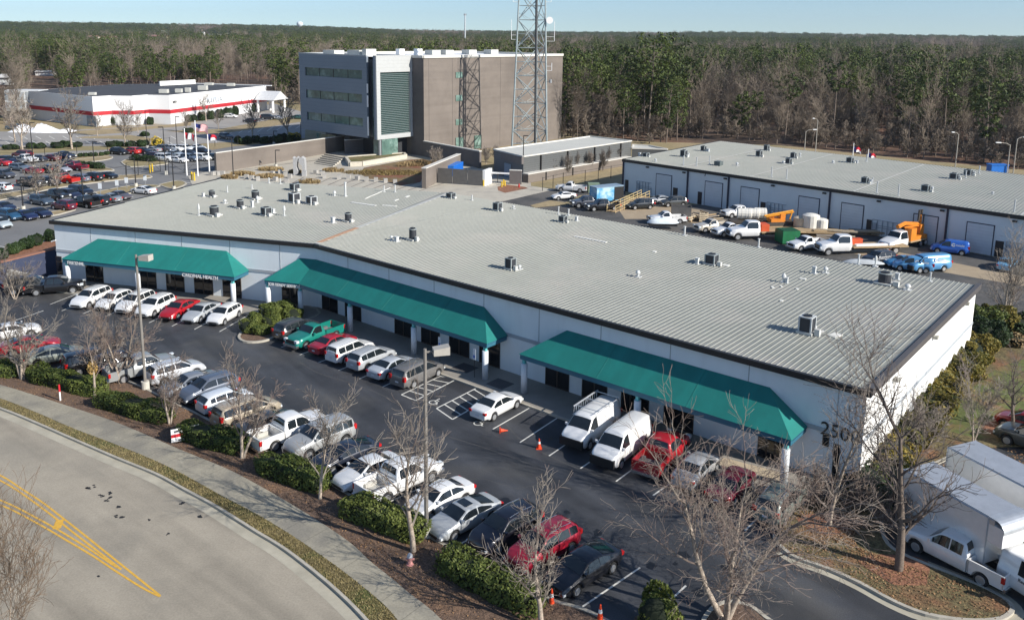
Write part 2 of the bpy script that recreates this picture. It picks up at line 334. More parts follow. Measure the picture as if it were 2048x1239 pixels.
# ================================================================== GROUND
def hill(x, y):
    r = math.hypot(x, y); az = math.degrees(math.atan2(x, y))
    if r < 600: return 0
    t = min((r-600)/3600, 1); t = t*t*(3-2*t)
    a = 21 + (8 if az < -8 else 0)*min(1, max(0, (-az-8)/10)) + 9*noise.noise(Vector((az*.07, 1.3, r/2600)))
    return t*a + (7*noise.noise(Vector((x/700, y/700, 3)))*min(1, (r-600)/900))
mb = MB(); rings = [0, 300, 600, 800, 1000, 1250, 1500, 1800, 2150, 2500, 2900, 3350, 3800, 4300, 5000, 7000, 12000, 20000]; NA = 96
vs = [(0, 0, -.05)]
for r in rings[1:]:
    for k in range(NA):
        a = 2*math.pi*k/NA; x, y = r*math.sin(a), r*math.cos(a); vs.append((x, y, hill(x, y)-.05-(0 if r <= 4300 else (r-4300)*.006)))
fs = [(0, 1+(k+1) % NA, 1+k) for k in range(NA)]
for i in range(len(rings)-2):
    for k in range(NA):
        a = 1+i*NA; b = a+NA; fs.append((a+k, a+(k+1) % NA, b+(k+1) % NA, b+k))
mb.add(vs, [f[::-1] for f in fs]); gr = structure('ground', mb, forest_m)
for p in gr.data.polygons:
    if p.normal.z < 0: p.flip()
area('lawn', [(-900, 700), (-900, 235), (40, 231), (560, 196), (620, 200), (1125, 262), (1290, 283), (1560, 290), (1800, 316), (2300, 362), (3200, 700), (2600, 1500), (-900, 1300)], -.04, lawn_m)
# street: curb line surveyed along the gutter
cpx = [(-260, 742), (-120, 778), (0, 818), (74, 848), (156, 884), (237, 919), (315, 951), (370, 981), (426, 1011), (481, 1045), (519, 1069), (556, 1091), (593, 1117), (648, 1161), (700, 1208), (745, 1256), (790, 1310), (850, 1400), (900, 1500)]
CURB = catmull([G(*p) for p in cpx], 4)
def offset_line(L, d):
    out = []
    for i in range(len(L)):
        t = L[min(i+1, len(L)-1)]-L[max(i-1, 0)]; t.normalize(); out.append(L[i]+Vector((-t.y, t.x, 0))*d)
    return out
def ribbon(name, A, B, z, mat, top=None):
    mb = MB()
    for i in range(len(A)-1):
        a, b, c, d = A[i], A[i+1], B[i+1], B[i]
        mb.quad((a.x, a.y, z), (b.x, b.y, z), (c.x, c.y, z), (d.x, d.y, z))
    o = structure(name, mb, mat)
    for p in o.data.polygons:
        if p.normal.z < 0: p.flip()
    return o
sgn = 1 if (G(600, 700)-CURB[20]).dot(offset_line(CURB, 1)[20]-CURB[20]) > 0 else -1
mb = MB(); mb.flat([(q.x, q.y) for q in CURB]+P2([(900, 2600), (-2600, 2600), (-2600, 500), (-600, 640)]), 0.0); structure('street', mb, street_m)
ribbon('gutter', offset_line(CURB, -sgn*.75), CURB, .006, gutter_m)
SW0 = catmull([G(*p) for p in [(-260, 728), (-120, 762), (0, 799), (74, 828), (148, 860), (222, 888), (296, 918), (352, 944), (400, 970), (444, 995), (496, 1022), (537, 1045), (593, 1080), (648, 1118), (702, 1158), (765, 1210), (800, 1250), (860, 1330), (960, 1500)]], 4)
SW1 = catmull([G(*p) for p in [(-260, 712), (-120, 742), (0, 772), (60, 790), (122, 810), (207, 838), (259, 858), (326, 887), (370, 906), (420, 926), (474, 950), (560, 998), (640, 1047), (702, 1090), (743, 1128), (781, 1158), (815, 1187), (890, 1250), (1050, 1440)]], 4)
mb = MB(); curb(mb, CURB, .17, -.02, .15); structure('street_curb', mb, curb_m)
CI = offset_line(CURB, sgn*.09)
mb = MB(); mb.flat([(q.x, q.y) for q in CI]+[(q.x, q.y) for q in reversed(SW0)], .13); structure('grass_verge', mb, drygrass)
mb = MB(); mb.prism([(q.x, q.y) for q in SW0]+[(q.x, q.y) for q in reversed(SW1)], 0, .15); structure('sidewalk', mb, walk_m)
LOTB = catmull([G(*p) for p in [(-260, 655), (-120, 678), (0, 712), (100, 739), (170, 758), (205, 764), (247, 764), (285, 777), (339, 804), (400, 833), (502, 888), (585, 931), (667, 974), (760, 1027), (850, 1072), (925, 1112), (1000, 1150), (1060, 1182), (1109, 1205), (1156, 1218), (1202, 1238), (1260, 1275), (1290, 1330), (1330, 1500)]], 4)
mb = MB(); mb.flat([(q.x, q.y) for q in SW1]+[(q.x, q.y) for q in reversed(LOTB)], .12); structure('mulch_bed', mb, mulch)
mb = MB(); curb(mb, LOTB, .2, -.02, .16); structure('lot_curb', mb, curb_m)
mb = MB(); mb.flat([(q.x, q.y) for q in LOTB]+P2([(1500, 1700), (3200, 1700), (3200, 900), (2100, 780), (1900, 600), (1640, 560), (700, 400), (120, 500), (-60, 560), (-400, 560)]), 0.0); structure('parking_lot', mb, asphalt)
area('rear_parking_lot', [(-500, 548), (-60, 530), (116, 490), (140, 440), (300, 400), (430, 360), (440, 340), (432, 322), (640, 296), (600, 282), (540, 287), (470, 292), (425, 300), (390, 290), (340, 292), (235, 300), (212, 314), (150, 322), (0, 327), (-300, 340), (-700, 372)], -.008, rear_asph)
area('rear_drive', [(-500, 292), (0, 318), (210, 305), (330, 292), (470, 283), (480, 280), (330, 285), (210, 298), (0, 311), (-500, 284)], -.006, arena_asph)
area('arena_parking_lot', [(-700, 300), (-300, 300), (0, 298), (130, 299), (330, 288), (470, 284), (610, 276), (612, 226), (545, 206), (480, 228), (380, 246), (300, 250), (200, 258), (60, 262), (-300, 268), (-700, 262)], -.012, arena_asph)
area('arena_lawn', [(120, 264), (200, 259), (300, 252), (382, 246), (382, 251), (300, 258), (240, 266), (180, 270)], -.004, lawn_m)
area('arena_median', [(330, 262), (440, 258), (560, 236), (606, 232), (606, 243), (560, 250), (440, 268), (400, 268)], .002, lawn_m)
area('arena_island', [(60, 293), (-60, 297), (-60, 306), (60, 305), (200, 300), (330, 291), (330, 284), (200, 292)], .002, lawn_m)
area('driveway_island', [(170, 273), (260, 270), (300, 276), (306, 283), (285, 284), (240, 278), (150, 276)], .002, lawn_m)
isl = [[(-200, 420), (0, 389), (60, 379), (130, 367), (232, 352), (290, 350), (300, 356), (240, 360), (110, 377), (0, 401), (-200, 440)],
       [(141, 321), (217, 313), (221, 318), (190, 323), (160, 324), (150, 322)], [(160, 333), (170, 328), (190, 332), (222, 338), (222, 342), (165, 343)],
       [(243, 325), (262, 318), (325, 324), (330, 329), (262, 334)], [(0, 424), (24, 413), (70, 430), (110, 423), (150, 419), (134, 425), (104, 432), (60, 434), (20, 440)],
       [(190, 385), (262, 372), (320, 372), (255, 388), (205, 392)], [(318, 370), (355, 362), (372, 368), (345, 378)]]
mbc = MB(); mbi = MB()
for p in isl:
    w = catmull([G(*q) for q in p]+[G(*p[0])], 3)[:-1]; mbi.flat([(q.x, q.y) for q in w], .11); curb(mbc, w, .3, -.02, .14, True)
structure('rear_lot_islands', mbi, lawn_m); structure('rear_lot_curbs', mbc, curb_m)
area('plaza_paving', [(385, 372), (376, 352), (430, 340), (560, 318), (700, 290), (800, 288), (846, 300), (960, 338), (1060, 345), (1062, 372), (1110, 379), (1010, 402), (900, 420), (500, 400), (400, 392)], .03, concrete)
area('yard', [(1000, 403), (1060, 386), (1115, 374), (1250, 370), (1252, 410), (1400, 409), (2700, 640), (2700, 760), (2160, 668), (1960, 640), (1700, 560), (1300, 500), (960, 430)], -.004, yard_asph)
area('concrete_strip', [(1330, 420), (1600, 462), (1780, 501), (1886, 521), (2048, 553), (2600, 652), (2600, 682), (2048, 572), (1875, 542), (1600, 484), (1310, 432)], .002, M('worn_tan_concrete', (.34, .27, .185), .85, var=.12, scale=.6))
area('parking_apron', [(1230, 408), (1300, 402), (1400, 420), (1420, 436), (1250, 438)], .001, M('worn_tan_concrete'))
area('yard_verge', [(1060, 411), (1100, 401), (1130, 405), (1160, 391), (1240, 384), (1240, 392), (1180, 402), (1130, 410), (1070, 416)], .05, lawn_m)
area('utility_lawn', [(1066, 373), (1110, 368), (1240, 345), (1252, 350), (1252, 372), (1180, 382), (1120, 378)], .01, lawn_m)
area('mulch_terrace', [(-300, 560), (-60, 520), (112, 478), (112, 496), (0, 544), (-300, 600)], .0, redsoil)
# the planted ground right of the building and the two islands
gb = [(1549, 1072), (1552, 1086), (1566, 1099), (1592, 1117), (1657, 1140), (1721, 1169), (1785, 1204), (1850, 1230), (1930, 1243), (1990, 1242), (2016, 1232), (2024, 1217), (2004, 1197), (1963, 1175), (1914, 1155), (1850, 1130), (1808, 1112), (1775, 1090), (1762, 1050), (1776, 1000), (1830, 950), (1900, 915), (1975, 895), (2040, 893), (2160, 880), (2500, 850), (2700, 760), (2160, 668), (1960, 640), (1900, 690), (1725, 960), (1640, 1000), (1600, 1018), (1566, 1050)]
GB = [G(*p) for p in gb]
area('planted_ground', gb, -.02, sidegrass, top=.12)
area('green_lawn_patch', [(1880, 860), (1920, 800), (1990, 740), (2100, 700), (2300, 720), (2300, 850), (2060, 862), (1960, 880)], .124, M('greener_lawn', (.10, .12, .035), .95, var=.35, scale=2, bump=.8, bscale=14, col2=(.20, .12, .06), c2amt=.5, c2scale=.3))
mb = MB(); curb(mb, catmull(GB[:22], 3), .22, -.02, .16); curb(mb, catmull([q for q in offset_line(GB[:16], .5 if False else 0)], 3), .22, -.02, .16) if False else None
structure('island_curb', mb, curb_m)
CE = catmull(GB[2:16], 3); inner = (GB[7]+GB[18])/2
side = 1 if (offset_line(CE, .1)[5]-inner).length > (CE[5]-inner).length else -1
ribbon('island_gutter', offset_line(CE, side*.55), CE, .006, gutter_m)
mb = MB()
for (x, y, r) in ((1658, 1052, 1.5), (1797, 1142, 1.7), (2028, 862, 1.9)):
    c = G(x, y); mb.flat([(c.x+r*(1+.25*math.sin(3*a+x))*math.cos(a), c.y+r*(1+.2*math.cos(2*a))*math.sin(a)) for a in [k*math.pi/9 for k in range(18)]], .13)
structure('pine_straw_rings', mb, redsoil)
w = catmull([G(*p) for p in [(1408, 1240), (1420, 1224), (1434, 1213), (1460, 1206), (1498, 1214), (1530, 1237), (1600, 1300), (1560, 1420), (1450, 1420), (1400, 1300)]], 3)
mb = MB(); mb.flat([(q.x, q.y) for q in w], .12); structure('entrance_island', mb, mulch); mb = MB(); curb(mb, w, .22, -.02, .16, True); structure('entrance_island_curb', mb, curb_m)
w = catmull([G(*p) for p in [(482, 668), (478, 676), (488, 684), (515, 685), (545, 677), (590, 650), (640, 628), (600, 610), (550, 625), (505, 648), (482, 668)]], 3)[:-1]
mb = MB(); mb.flat([(q.x, q.y) for q in w], .12); structure('shrub_island', mb, mulch); mb = MB(); curb(mb, w, .24, -.02, .16, True); structure('shrub_island_curb', mb, curb_m)
area('shrub_bed', [(1250, 1290), (1270, 1236), (1310, 1222), (1360, 1240), (1380, 1300)], .02, mulch, top=.13)
# ------------------------------------------------------------------ painted lines
EAVE = 7.0
WA, WF, WR = G(107, 440, EAVE), G(632, 487, EAVE), G(1735, 777, EAVE)
for v in (WA, WF, WR): v.z = 0
uL = (WF-WA).normalized(); uR = (WR-WF).normalized(); nL = Vector((uL.y, -uL.x, 0)); nR = Vector((uR.y, -uR.x, 0))
BR = G(1953.5, 569, EAVE); BF = G(900, 385, EAVE); BA = G(440, 357, EAVE)
for v in (BR, BF, BA): v.z = 0
def zp(x, y, ox, oy, s): return (ox+x*s, oy+y*s)
mb = MB(); segs = []
dl = azv(14.0)
ls = [G(*zp(x, y, 100, 460, .2583)) for x, y in ((90, 625), (255, 647), (425, 669), (596, 692), (767, 717), (945, 743), (1118, 768), (1312, 786))]
LST = ls
for p in ls: segs.append((p, p+dl*5.6))
p = G(100, 608.5); segs.append((p, p+dl*6.3)); p = G(0, 651); segs.append((p, p+azv(20)*5))
dm = azv(35.8)
ms = [G(*zp(x, y, 520, 500, .2583)) for x, y in ((165, 752), (308, 810), (452, 870), (610, 930), (770, 995), (950, 1057))]
for p in ms: segs.append((p, p+dm*5.4))
for a, b in (((985, 858), (1068, 810)), ((1040, 884), (1124, 829)), ((1098, 911), (1170, 862)), ((1161, 936), (1235, 885)), ((1232, 962), (1300, 912)), ((1306, 990), (1323, 978)), ((1490, 1060), (1500, 1050))):
    p, q = G(*a), G(*b); segs.append((p, p+(q-p).normalized()*5.4))
for a, b in (((1165, 1212), (1280, 1134)), ((1325, 1214), (1372, 1170))): segs.append((G(*a), G(*b)))
LOW = LOTB[8*4:18*4]
s0 = G(1100, 1196); 
for px, py in ((905, 1095), (992, 1140), (1080, 1185), (830, 1052), (752, 1015), (672, 970), (592, 928), (520, 890), (445, 850), (372, 812), (300, 778)):
    p = G(px, py)+azv(45)*.5; segs.append((p, p+azv(46 if px > 700 else 40)*4.6))
for a, b in (((107, 741), (155, 708)),): segs.append((G(*a), G(*b)))
lines_mb(mb, segs, .11, .004)
# two hatched aisles
def hatch(c4, n):
    a, b, c, d = [G(*q) for q in c4]
    s = [(a, b), (b, c), (c, d), (d, a)]
    for k in range(1, n): 
        t = k/n; s.append((a+(b-a)*t, d+(c-d)*max(0, min(1, t+.02))))
    lines_mb(mb, s, .12, .005)
Z2 = lambda x, y: zp(x, y, 520, 500, .2583)
hatch([Z2(1095, 1118), Z2(1450, 948), Z2(1575, 970), Z2(1205, 1163)], 6)
hatch([(873, 816), (962, 771), (990, 790), (905, 838)], 6)
structure('parking_lines', mb, line_w)
mb = MB()
for c in ((868, 803), (958, 845)):      # wheelchair symbols
    o = G(*c); u = azv(36); n = azv(126)
    def q(x, y): return o+n*x+u*y
    def st(pts, w=.09):
        for i in range(len(pts)-1): lines_mb(mb, [(q(*pts[i]), q(*pts[i+1]))], w, .006)
    st([(.32*math.cos(a), -.1+.32*math.sin(a)) for a in [rad(d) for d in range(100, 400, 25)]]); st([(-.05, .55), (0, .1), (.3, .08), (.42, -.25), (.55, -.2)]); st([(-.03, .35), (.25, .33)]); st([(-.1, .66), (.02, .66)], .14)
structure('wheelchair_symbols', mb, line_w)
mb = MB(); Y = lambda pts: catmull([G(x/2.7, 780+y/2.7) for x, y in pts], 5)
SZ = [.004]
def stroke(pts, w, z=None):
    if z is None: SZ[0] += .0016; z = SZ[0]
    for i in range(len(pts)-1): lines_mb(mb, [(pts[i], pts[i+1])], w, z)
stroke(Y([(-300, 310), (0, 458), (110, 527), (230, 605), (330, 682), (430, 760), (640, 928), (865, 1108)]), .12)
stroke(Y([(-300, 338), (0, 486), (100, 545), (200, 615), (300, 690), (380, 755), (520, 862), (655, 966)]), .12)
stroke(Y([(-300, 468), (0, 592), (110, 642), (300, 745), (480, 855), (600, 935), (655, 966)]), .12)
stroke(Y([(-300, 498), (0, 618), (100, 663), (250, 745), (330, 792), (500, 893), (640, 985), (770, 1066), (865, 1113)]), .12)
stroke([G(325/2.7, 780+698/2.7), G(305/2.7, 780+748/2.7)], .45, .0125); structure('yellow_road_lines', mb, line_y)
mb = MB(); random.seed(3)
for (x, y) in ((485, 530), (503, 517), (470, 528), (590, 557), (600, 575), (578, 592), (550, 572), (640, 627), (625, 680), (665, 684), (808, 700), (980, 610), (907, 778), (1085, 682), (525, 1005), (535, 565)):
    for k in range(3):
        p = G((x+random.uniform(-8, 8))/2.7, 780+(y+random.uniform(-6, 6))/2.7); r = random.uniform(.05, .14)
        mb.flat([(p.x+r*random.uniform(.5, 1.3)*math.cos(a), p.y+r*random.uniform(.5, 1.3)*math.sin(a)) for a in [i*math.pi/4 for i in range(8)]], .005+.0005*k)
structure('tar_marks', mb, M('tar', (.02, .02, .02), .6))
mb = MB()        # crack sealer lines in the lot
for pts in ([(600, 725), (640, 745), (720, 775), (800, 805)], [(330, 660), (420, 672), (470, 690)], [(900, 870), (980, 900), (1060, 930), (1110, 950)], [(1010, 845), (1050, 880), (1120, 920), (1200, 950)], [(130, 620), (230, 645), (340, 668)]):
    stroke2 = catmull([G(*q)+Vector((random.uniform(-.2, .2), random.uniform(-.2, .2), 0)) for q in pts], 6)
    for i in range(len(stroke2)-1): lines_mb(mb, [(stroke2[i], stroke2[i+1])], .05, .003)
for (x, y) in ((560, 770), (700, 690), (900, 960), (1160, 980), (420, 700)):
    p = G(x, y); q = p
    for k in range(14): n2_ = q+Vector((random.uniform(-.3, 1.2), random.uniform(-.7, .5), 0)); lines_mb(mb, [(q, n2_)], .035, .0032); q = n2_
structure('crack_sealer', mb, M('crack_fill', (.10, .098, .095), .8))
mb = MB(); random.seed(17)
for p, dv_ in [(q+(LST[1]-LST[0])*.5, dl) for q in LST[:-1]]+[(q+(ms[1]-ms[0])*.5, dm) for q in ms]+[(G(x, y)+azv(45)*2, azv(45)) for x, y in ((1040, 1165), (960, 1120), (870, 1075), (790, 1033), (710, 990), (630, 948), (1130, 950), (1200, 985), (1060, 905), (1010, 880), (1250, 1180), (1320, 1230))]:
    for k in range(3):
        c_ = p+dv_*random.uniform(.6, 4.6)+Vector((random.uniform(-.5, .5), random.uniform(-.5, .5), 0)); r = random.uniform(.12, .4)
        mb.flat([(c_.x+r*random.uniform(.6, 1.3)*math.cos(t_), c_.y+r*random.uniform(.6, 1.3)*math.sin(t_)) for t_ in [i*math.pi/6 for i in range(12)]], .0015+.0003*k)
structure('oil_stains', mb, M('oil_stain', (.016, .016, .017), .35))
mb = MB()        # rear lot lines
for a, b in (((3, 430), (30, 440)), ((37, 483), (68, 490)), ((0, 492), (30, 498)), ((70, 474), (100, 478)), ((55, 347), (80, 345)), ((25, 351), (50, 349))): lines_mb(mb, [(G(*a), G(*b))], .12, .0)
for k in range(14):
    for yy in (275, 285, 295):
        x = -10+k*27+(yy-275)*2; a = G(x, yy-3); b = G(x+11, yy+3)
        if yy < 290 or k < 2: lines_mb(mb, [(a, b)], .25, -.006)
for k in range(10): lines_mb(mb, [(G(420+k*19, 271-k*1.5), G(432+k*19, 263-k*1.5))], .2, -.006)
for k in range(5):  lines_mb(mb, [(G(330+k*8, 372-k*2), G(350+k*8, 374-k*2))], .25, .0)
structure('rear_parking_lines', mb, line_w)
# ================================================================== MAIN BUILDING
main = thing('warehouse', 'long pale warehouse with bent front, ribbed metal roof and three teal canopies', 'building', (WF.x, WF.y, 0))
ctr = (WA+WR+BR+BA)/4
poly = [WA, WF, WR, BR, BF, BA]
def inset(i, d):    # move corner i towards the middle
    a = (poly[(i+1) % 6]-poly[i]).normalized(); b = (poly[i-1]-poly[i]).normalized(); return poly[i]+(a+b).normalized()*d
mb = MB(); T = .3
pi_ = [poly[i]+(ctr-poly[i]).normalized()*.35 for i in range(6)]
mb.prism([(q.x, q.y) for q in poly], -.1, EAVE-.25)
mb.build('wall', bluegray_wall, main)
mb = MB(); mb.quad(*[(q.x+d.x, q.y+d.y, z) for q, d, z in ((WR, (WR-WF).normalized()*.004, -.1), (BR, (WR-WF).normalized()*.004, -.1), (BR, (WR-WF).normalized()*.004, EAVE-.25), (WR, (WR-WF).normalized()*.004, EAVE-.25))])
mb.build('end_wall', sidewall, main)
mb = MB()        # reveal band and vertical panel joints
for A, B, n in ((WA, WF, nL), (WF, WR, nR)):
    L = (B-A).length; u = (B-A).normalized()
    mb.bar(A+n*.03, B+n*.03, .07, 3.3, 3.6)
mb.bar(WR+uR*.03, BR+uR*.03, .07, 3.3, 3.55)
mb.build('reveal_band', M('band_paint', (.36, .39, .42), .7, var=.05), main)
mb = MB()
for A, B, n in ((WA, WF, nL), (WF, WR, nR)):
    L = (B-A).length; u = (B-A).normalized(); k = int(L/6.1)
    for i in range(1, k+1):
        c = A+u*(i*6.1-1); mb = MB(); mb.bar(c-u*.03+n*.012, c+u*.03+n*.012, .02, 3.62, EAVE-.5); mb.build('panel_joint', M('joint_sealant', (.36, .38, .39), .7), main)
# gutter / fascia
mb = MB()
for A, B, n, e0, e1 in ((WA, WF, nL, .35, 0), (WF, WR, nR, 0, .35)):
    u = (B-A).normalized(); mb.bar(A+n*.2-u*e0, B+n*.2+u*e1, .3, EAVE-.42, EAVE)
uE = (BR-WR).normalized(); nE = Vector((uE.y, -uE.x, 0))
mk = MB(); mk.bar(WR+nE*.16+uE*.02, BR+nE*.16+uE*.3, .36, EAVE-.40, EAVE+.10); mk.build('rake_trim', M('sunlit_trim', (.085, .078, .078), .5, var=.1), main)  # rake in the sun: lighter than the gutter trim, sunlight put into its colour
uW = (WA-BA).normalized(); nW = Vector((uW.y, -uW.x, 0)); mb.bar(BA+nW*.12, WA+nW*.12, .25, EAVE-.3, EAVE+.04)
mb.build('gutter', trim_d, main)
# roof with standing seams, each wing ribbed square to its own front
mb = MB(); zr = EAVE-.06
mb.flat([(q.x, q.y) for q in (WA, WF, WR, BR, BF, BA)], zr)
SP = .41
def inside_len(o, d, seg):      # distance along d from o to segment
    a, b = seg; r = b-a; den = d.x*r.y-d.y*r.x
    if abs(den) < 1e-9: return None
    t = ((a.x-o.x)*r.y-(a.y-o.y)*r.x)/den; s = ((a.x-o.x)*d.y-(a.y-o.y)*d.x)/den
    return t if -1e-6 <= s <= 1+1e-6 and t > .05 else None
VALLEY = (WF, BF)
rb = MB()
def ribs(A, B, d, bounds, mb, zt, w=.045, h=.05, sp=SP):
    L = (B-A).length; u = (B-A).normalized(); k = int(L/sp)
    for i in range(k+1):
        o = A+u*(i*sp+.05); ts = [t for t in (inside_len(o, d, s) for s in bounds) if t]
        if not ts: continue
        mb.bar(o, o+d*min(ts), w, zt, zt+h)
dL = (BF-WF).normalized()*.0+(-nL); dR = -nR
# seams follow the side walls
dR = (BR-WR).normalized(); dLv = ((BA-WA).normalized()*.5+(BF-WF).normalized()*.5).normalized()
ribs(WF, WR, dR, [(BF, BR)], rb, zr)
# right wing: also starts on the valley line
L = (BF-WF).length; uV = (BF-WF).normalized(); 
step = SP/abs(uV.dot(Vector((-dR.y, dR.x, 0))))
i = 1
while i*step < L:
    o = WF+uV*(i*step); t = inside_len(o, dR, (BF, BR))
    if t: rb.bar(o, o+dR*t, .045, zr, zr+.05)
    i += 1
ribs(WA, WF, dLv, [(BA, BF), (WF, BF)], rb, zr)
i = 1
o = WA
while True:
    o = WA-uL*(i*SP)+dLv*.0; i += 1
    t0 = inside_len(o, dLv, (WA, BA)); t1 = inside_len(o, dLv, (BA, BF))
    if t0 and t1: rb.bar(o+dLv*t0, o+dLv*t1, .045, zr, zr+.05)
    else: break
    if i > 60: break
roof = mb.build('roof', roof_m, main)
rb.build('roof_seam', rib_m, roof)
mb = MB(); mb.bar(WF, BF, .5, zr+.062, zr+.085); mb.build('valley_flashing', M('valley_metal', (.46, .46, .43), .6, var=.1), roof)
mb = MB(); mb.bar(WF+uV*.5, WF+uV*8, .55, zr+.086, zr+.10); mb.build('rust_stain', M('rust', (.46, .27, .17), .8, var=.2, scale=3), roof)
zc = EAVE
mb = MB()
def patch(a, b, w):
    p, q = G(*a, zc), G(*b, zc); mb = MB(); mb.bar(p, q, w, zr+.005, zr+.072); mb.build('roof_patch', M('white_roof_coating', (.66, .65, .6), .7, var=.1), roof)
for a, b, w in (((702, 404), (752, 411), .45), ((765, 410), (793, 412), .4), ((788, 401), (796, 398), .3), ((811, 394), (818, 391), .3), ((1149, 472), (1213, 484), .35), ((1306, 502), (1312, 503), .5), ((1446, 529), (1458, 531), .6), ((1662, 667), (1678, 672), 1.), ((1640, 662), (1648, 663), .5), ((1600, 556), (1612, 558), .4), ((1543, 574), (1548, 574), .4), ((1561, 572), (1565, 572), .4), ((1592, 577), (1597, 577), .4), ((730, 397), (780, 375), .15), ((1560, 600), (1566, 601), .4)):
    patch(a, b, w)
# vents on the roof
def vent(x, y, h, r, kind, par, z, mat=None):
    mat = mat or M('vent_white', (.55, .56, .55), .5, var=.1); h *= .82; r *= .75
    p = G(x, y, z); mb = MB()
    if kind == 'pipe': mb.tube([(p.x, p.y, z-.05), (p.x, p.y, z+h)], r, 8); mb.tube([(p.x, p.y, z+h*.93), (p.x, p.y, z+h+.02)], r*1.5, 8)
    elif kind == 'cap':
        mb.tube([(p.x, p.y, z-.05), (p.x, p.y, z+h*.55)], r*.7, 10); mb.tube([(p.x, p.y, z+h*.5), (p.x, p.y, z+h*.62), (p.x, p.y, z+h*.85), (p.x, p.y, z+h)], [r*1.3, r*1.35, r*1.1, r*.3], 10)
    else:
        mb.bar(p-uR*r, p+uR*r, r*1.8, z-.05, z+h*.8); mb.bar(p-uR*r*1.2, p+uR*r*1.2, r*2.2, z+h*.8, z+h)
    mb.bar(p-uR*(r+.12), p+uR*(r+.12), 2*r+.24, z-.06, z+.02)
    return mb.build('roof_vent', mat, par)
for x, y, h, r, k in ((398, 430, 1.7, .13, 'cap'), (455, 384, 1.0, .1, 'pipe'), (450, 406, .6, .22, 'cap'), (505, 414, 1.0, .2, 'box'), (515, 404, 1.0, .2, 'cap'), (407, 393, .6, .2, 'box'), (568.7, 431, 1.5, .16, 'cap'), (547, 425, .6, .2, 'box'), (669, 391, .8, .22, 'cap'), (691, 392, 2.3, .17, 'pipe'), (666, 445, .8, .25, 'box'),
                      (793, 482, .6, .25, 'box'), (783, 480, .6, .2, 'cap'), (768, 383, 1.0, .1, 'pipe'), (790, 384, 1.2, .1, 'pipe'), (944, 400, .8, .1, 'pipe'), (538, 366, .9, .12, 'pipe'), (561, 367, .9, .1, 'pipe'), (504, 377, .7, .1, 'pipe'), (1117, 428, 1.1, .1, 'pipe'), (1137, 430, .9, .12, 'pipe'), (1153, 441, .6, .18, 'box'), (1027, 417, .5, .15, 'cap'), (1275.6, 553, .75, .22, 'cap'), (1369, 470, 1.2, .13, 'pipe'), (1517, 494, 1.1, .12, 'pipe'),
                      (1628, 546, .8, .2, 'box'), (1651, 545, .7, .22, 'cap'), (1567, 564, 1.0, .2, 'cap'), (1573, 565, .6, .15, 'box'), (1716.6, 528, 1.2, .12, 'pipe'), (1750.6, 532, 1.3, .14, 'cap'), (1794, 558, .7, .2, 'box'), (1860, 562, 1.0, .1, 'pipe'), (1815, 579, .65, .26, 'cap'), (1394, 527, .7, .2, 'box'), (1628, 660, .5, .2, 'cap'), (1039, 537, .45, .18, 'cap'), (1032, 539, .4, .15, 'box')):
    vent(x, y, h, r, k, roof, zr+.03)
# storefront windows and doors in the front walls
def opening(A, B, n, x0y, x1y, z0, z1, par, kind='window', mull=2, mats=None):
    s0 = on_wall(*x0y, A, B)[0]; s1 = on_wall(*x1y, A, B)[0]; u = (B-A).normalized()
    a = A+u*s0; b = A+u*s1
    mb = MB(); mb.bar(a+n*.03, b+n*.03, .07, z0, z1); fr = mb.build(kind, frame_d, par)
    L = (b-a).length; mb = MB(); nn = mull
    for i in range(nn):
        p = a+u*(L*i/nn+.08); q = a+u*(L*(i+1)/nn-.06)
        if z1-z0 > 2.2:
            mb.bar(p+n*.068, q+n*.068, .01, z0+.12, z0+.55) if False else None
            mb.bar(p+n*.070, q+n*.070, .012, z0+.12, z0+1.95); mb.bar(p+n*.070, q+n*.070, .012, z0+2.05, z1-.08)
        else: mb.bar(p+n*.070, q+n*.070, .012, z0+.1, z1-.08)
    mb.build('pane', glass_d, fr); return fr
H1 = 2.75
for a, b, k, m_ in (((116, 555), (127, 555), 'window', 1), ((173.6, 560), (208, 564), 'window', 2), ((280, 571), (314, 576), 'window', 2), ((334, 580), (370, 583), 'door', 2), ((390, 586), (427, 588), 'window', 2), ((447, 594), (484, 597), 'window', 2), ((565, 604), (598, 607), 'door', 2)):
    opening(WA, WF, nL, a, b, .12, H1, main, k, m_)
for a, b, k, m_ in (((645, 614), (676, 626), 'window', 2), ((691, 632), (723, 643), 'door', 2), ((790, 664), (826, 677), 'window', 2), ((843, 680), (880, 690), 'door', 2), ((899, 698), (939, 714), 'door', 2), ((959, 720), (1000, 734), 'window', 2), ((1091, 762), (1138, 781), 'window', 2), ((1164, 784), (1214, 799), 'window', 2), ((1242, 812), (1297, 835), 'door', 3), ((1327, 842), (1386, 867), 'window', 3), ((1514, 914), (1566, 930), 'window', 3), ((1664, 940), (1676, 948), 'door', 1)):
    opening(WF, WR, nR, a, b, .12, H1, main, k, m_)
opening(WF, WR, nR, (1643, 906), (1656, 909), 2.4, 3.2, main, 'window', 1)
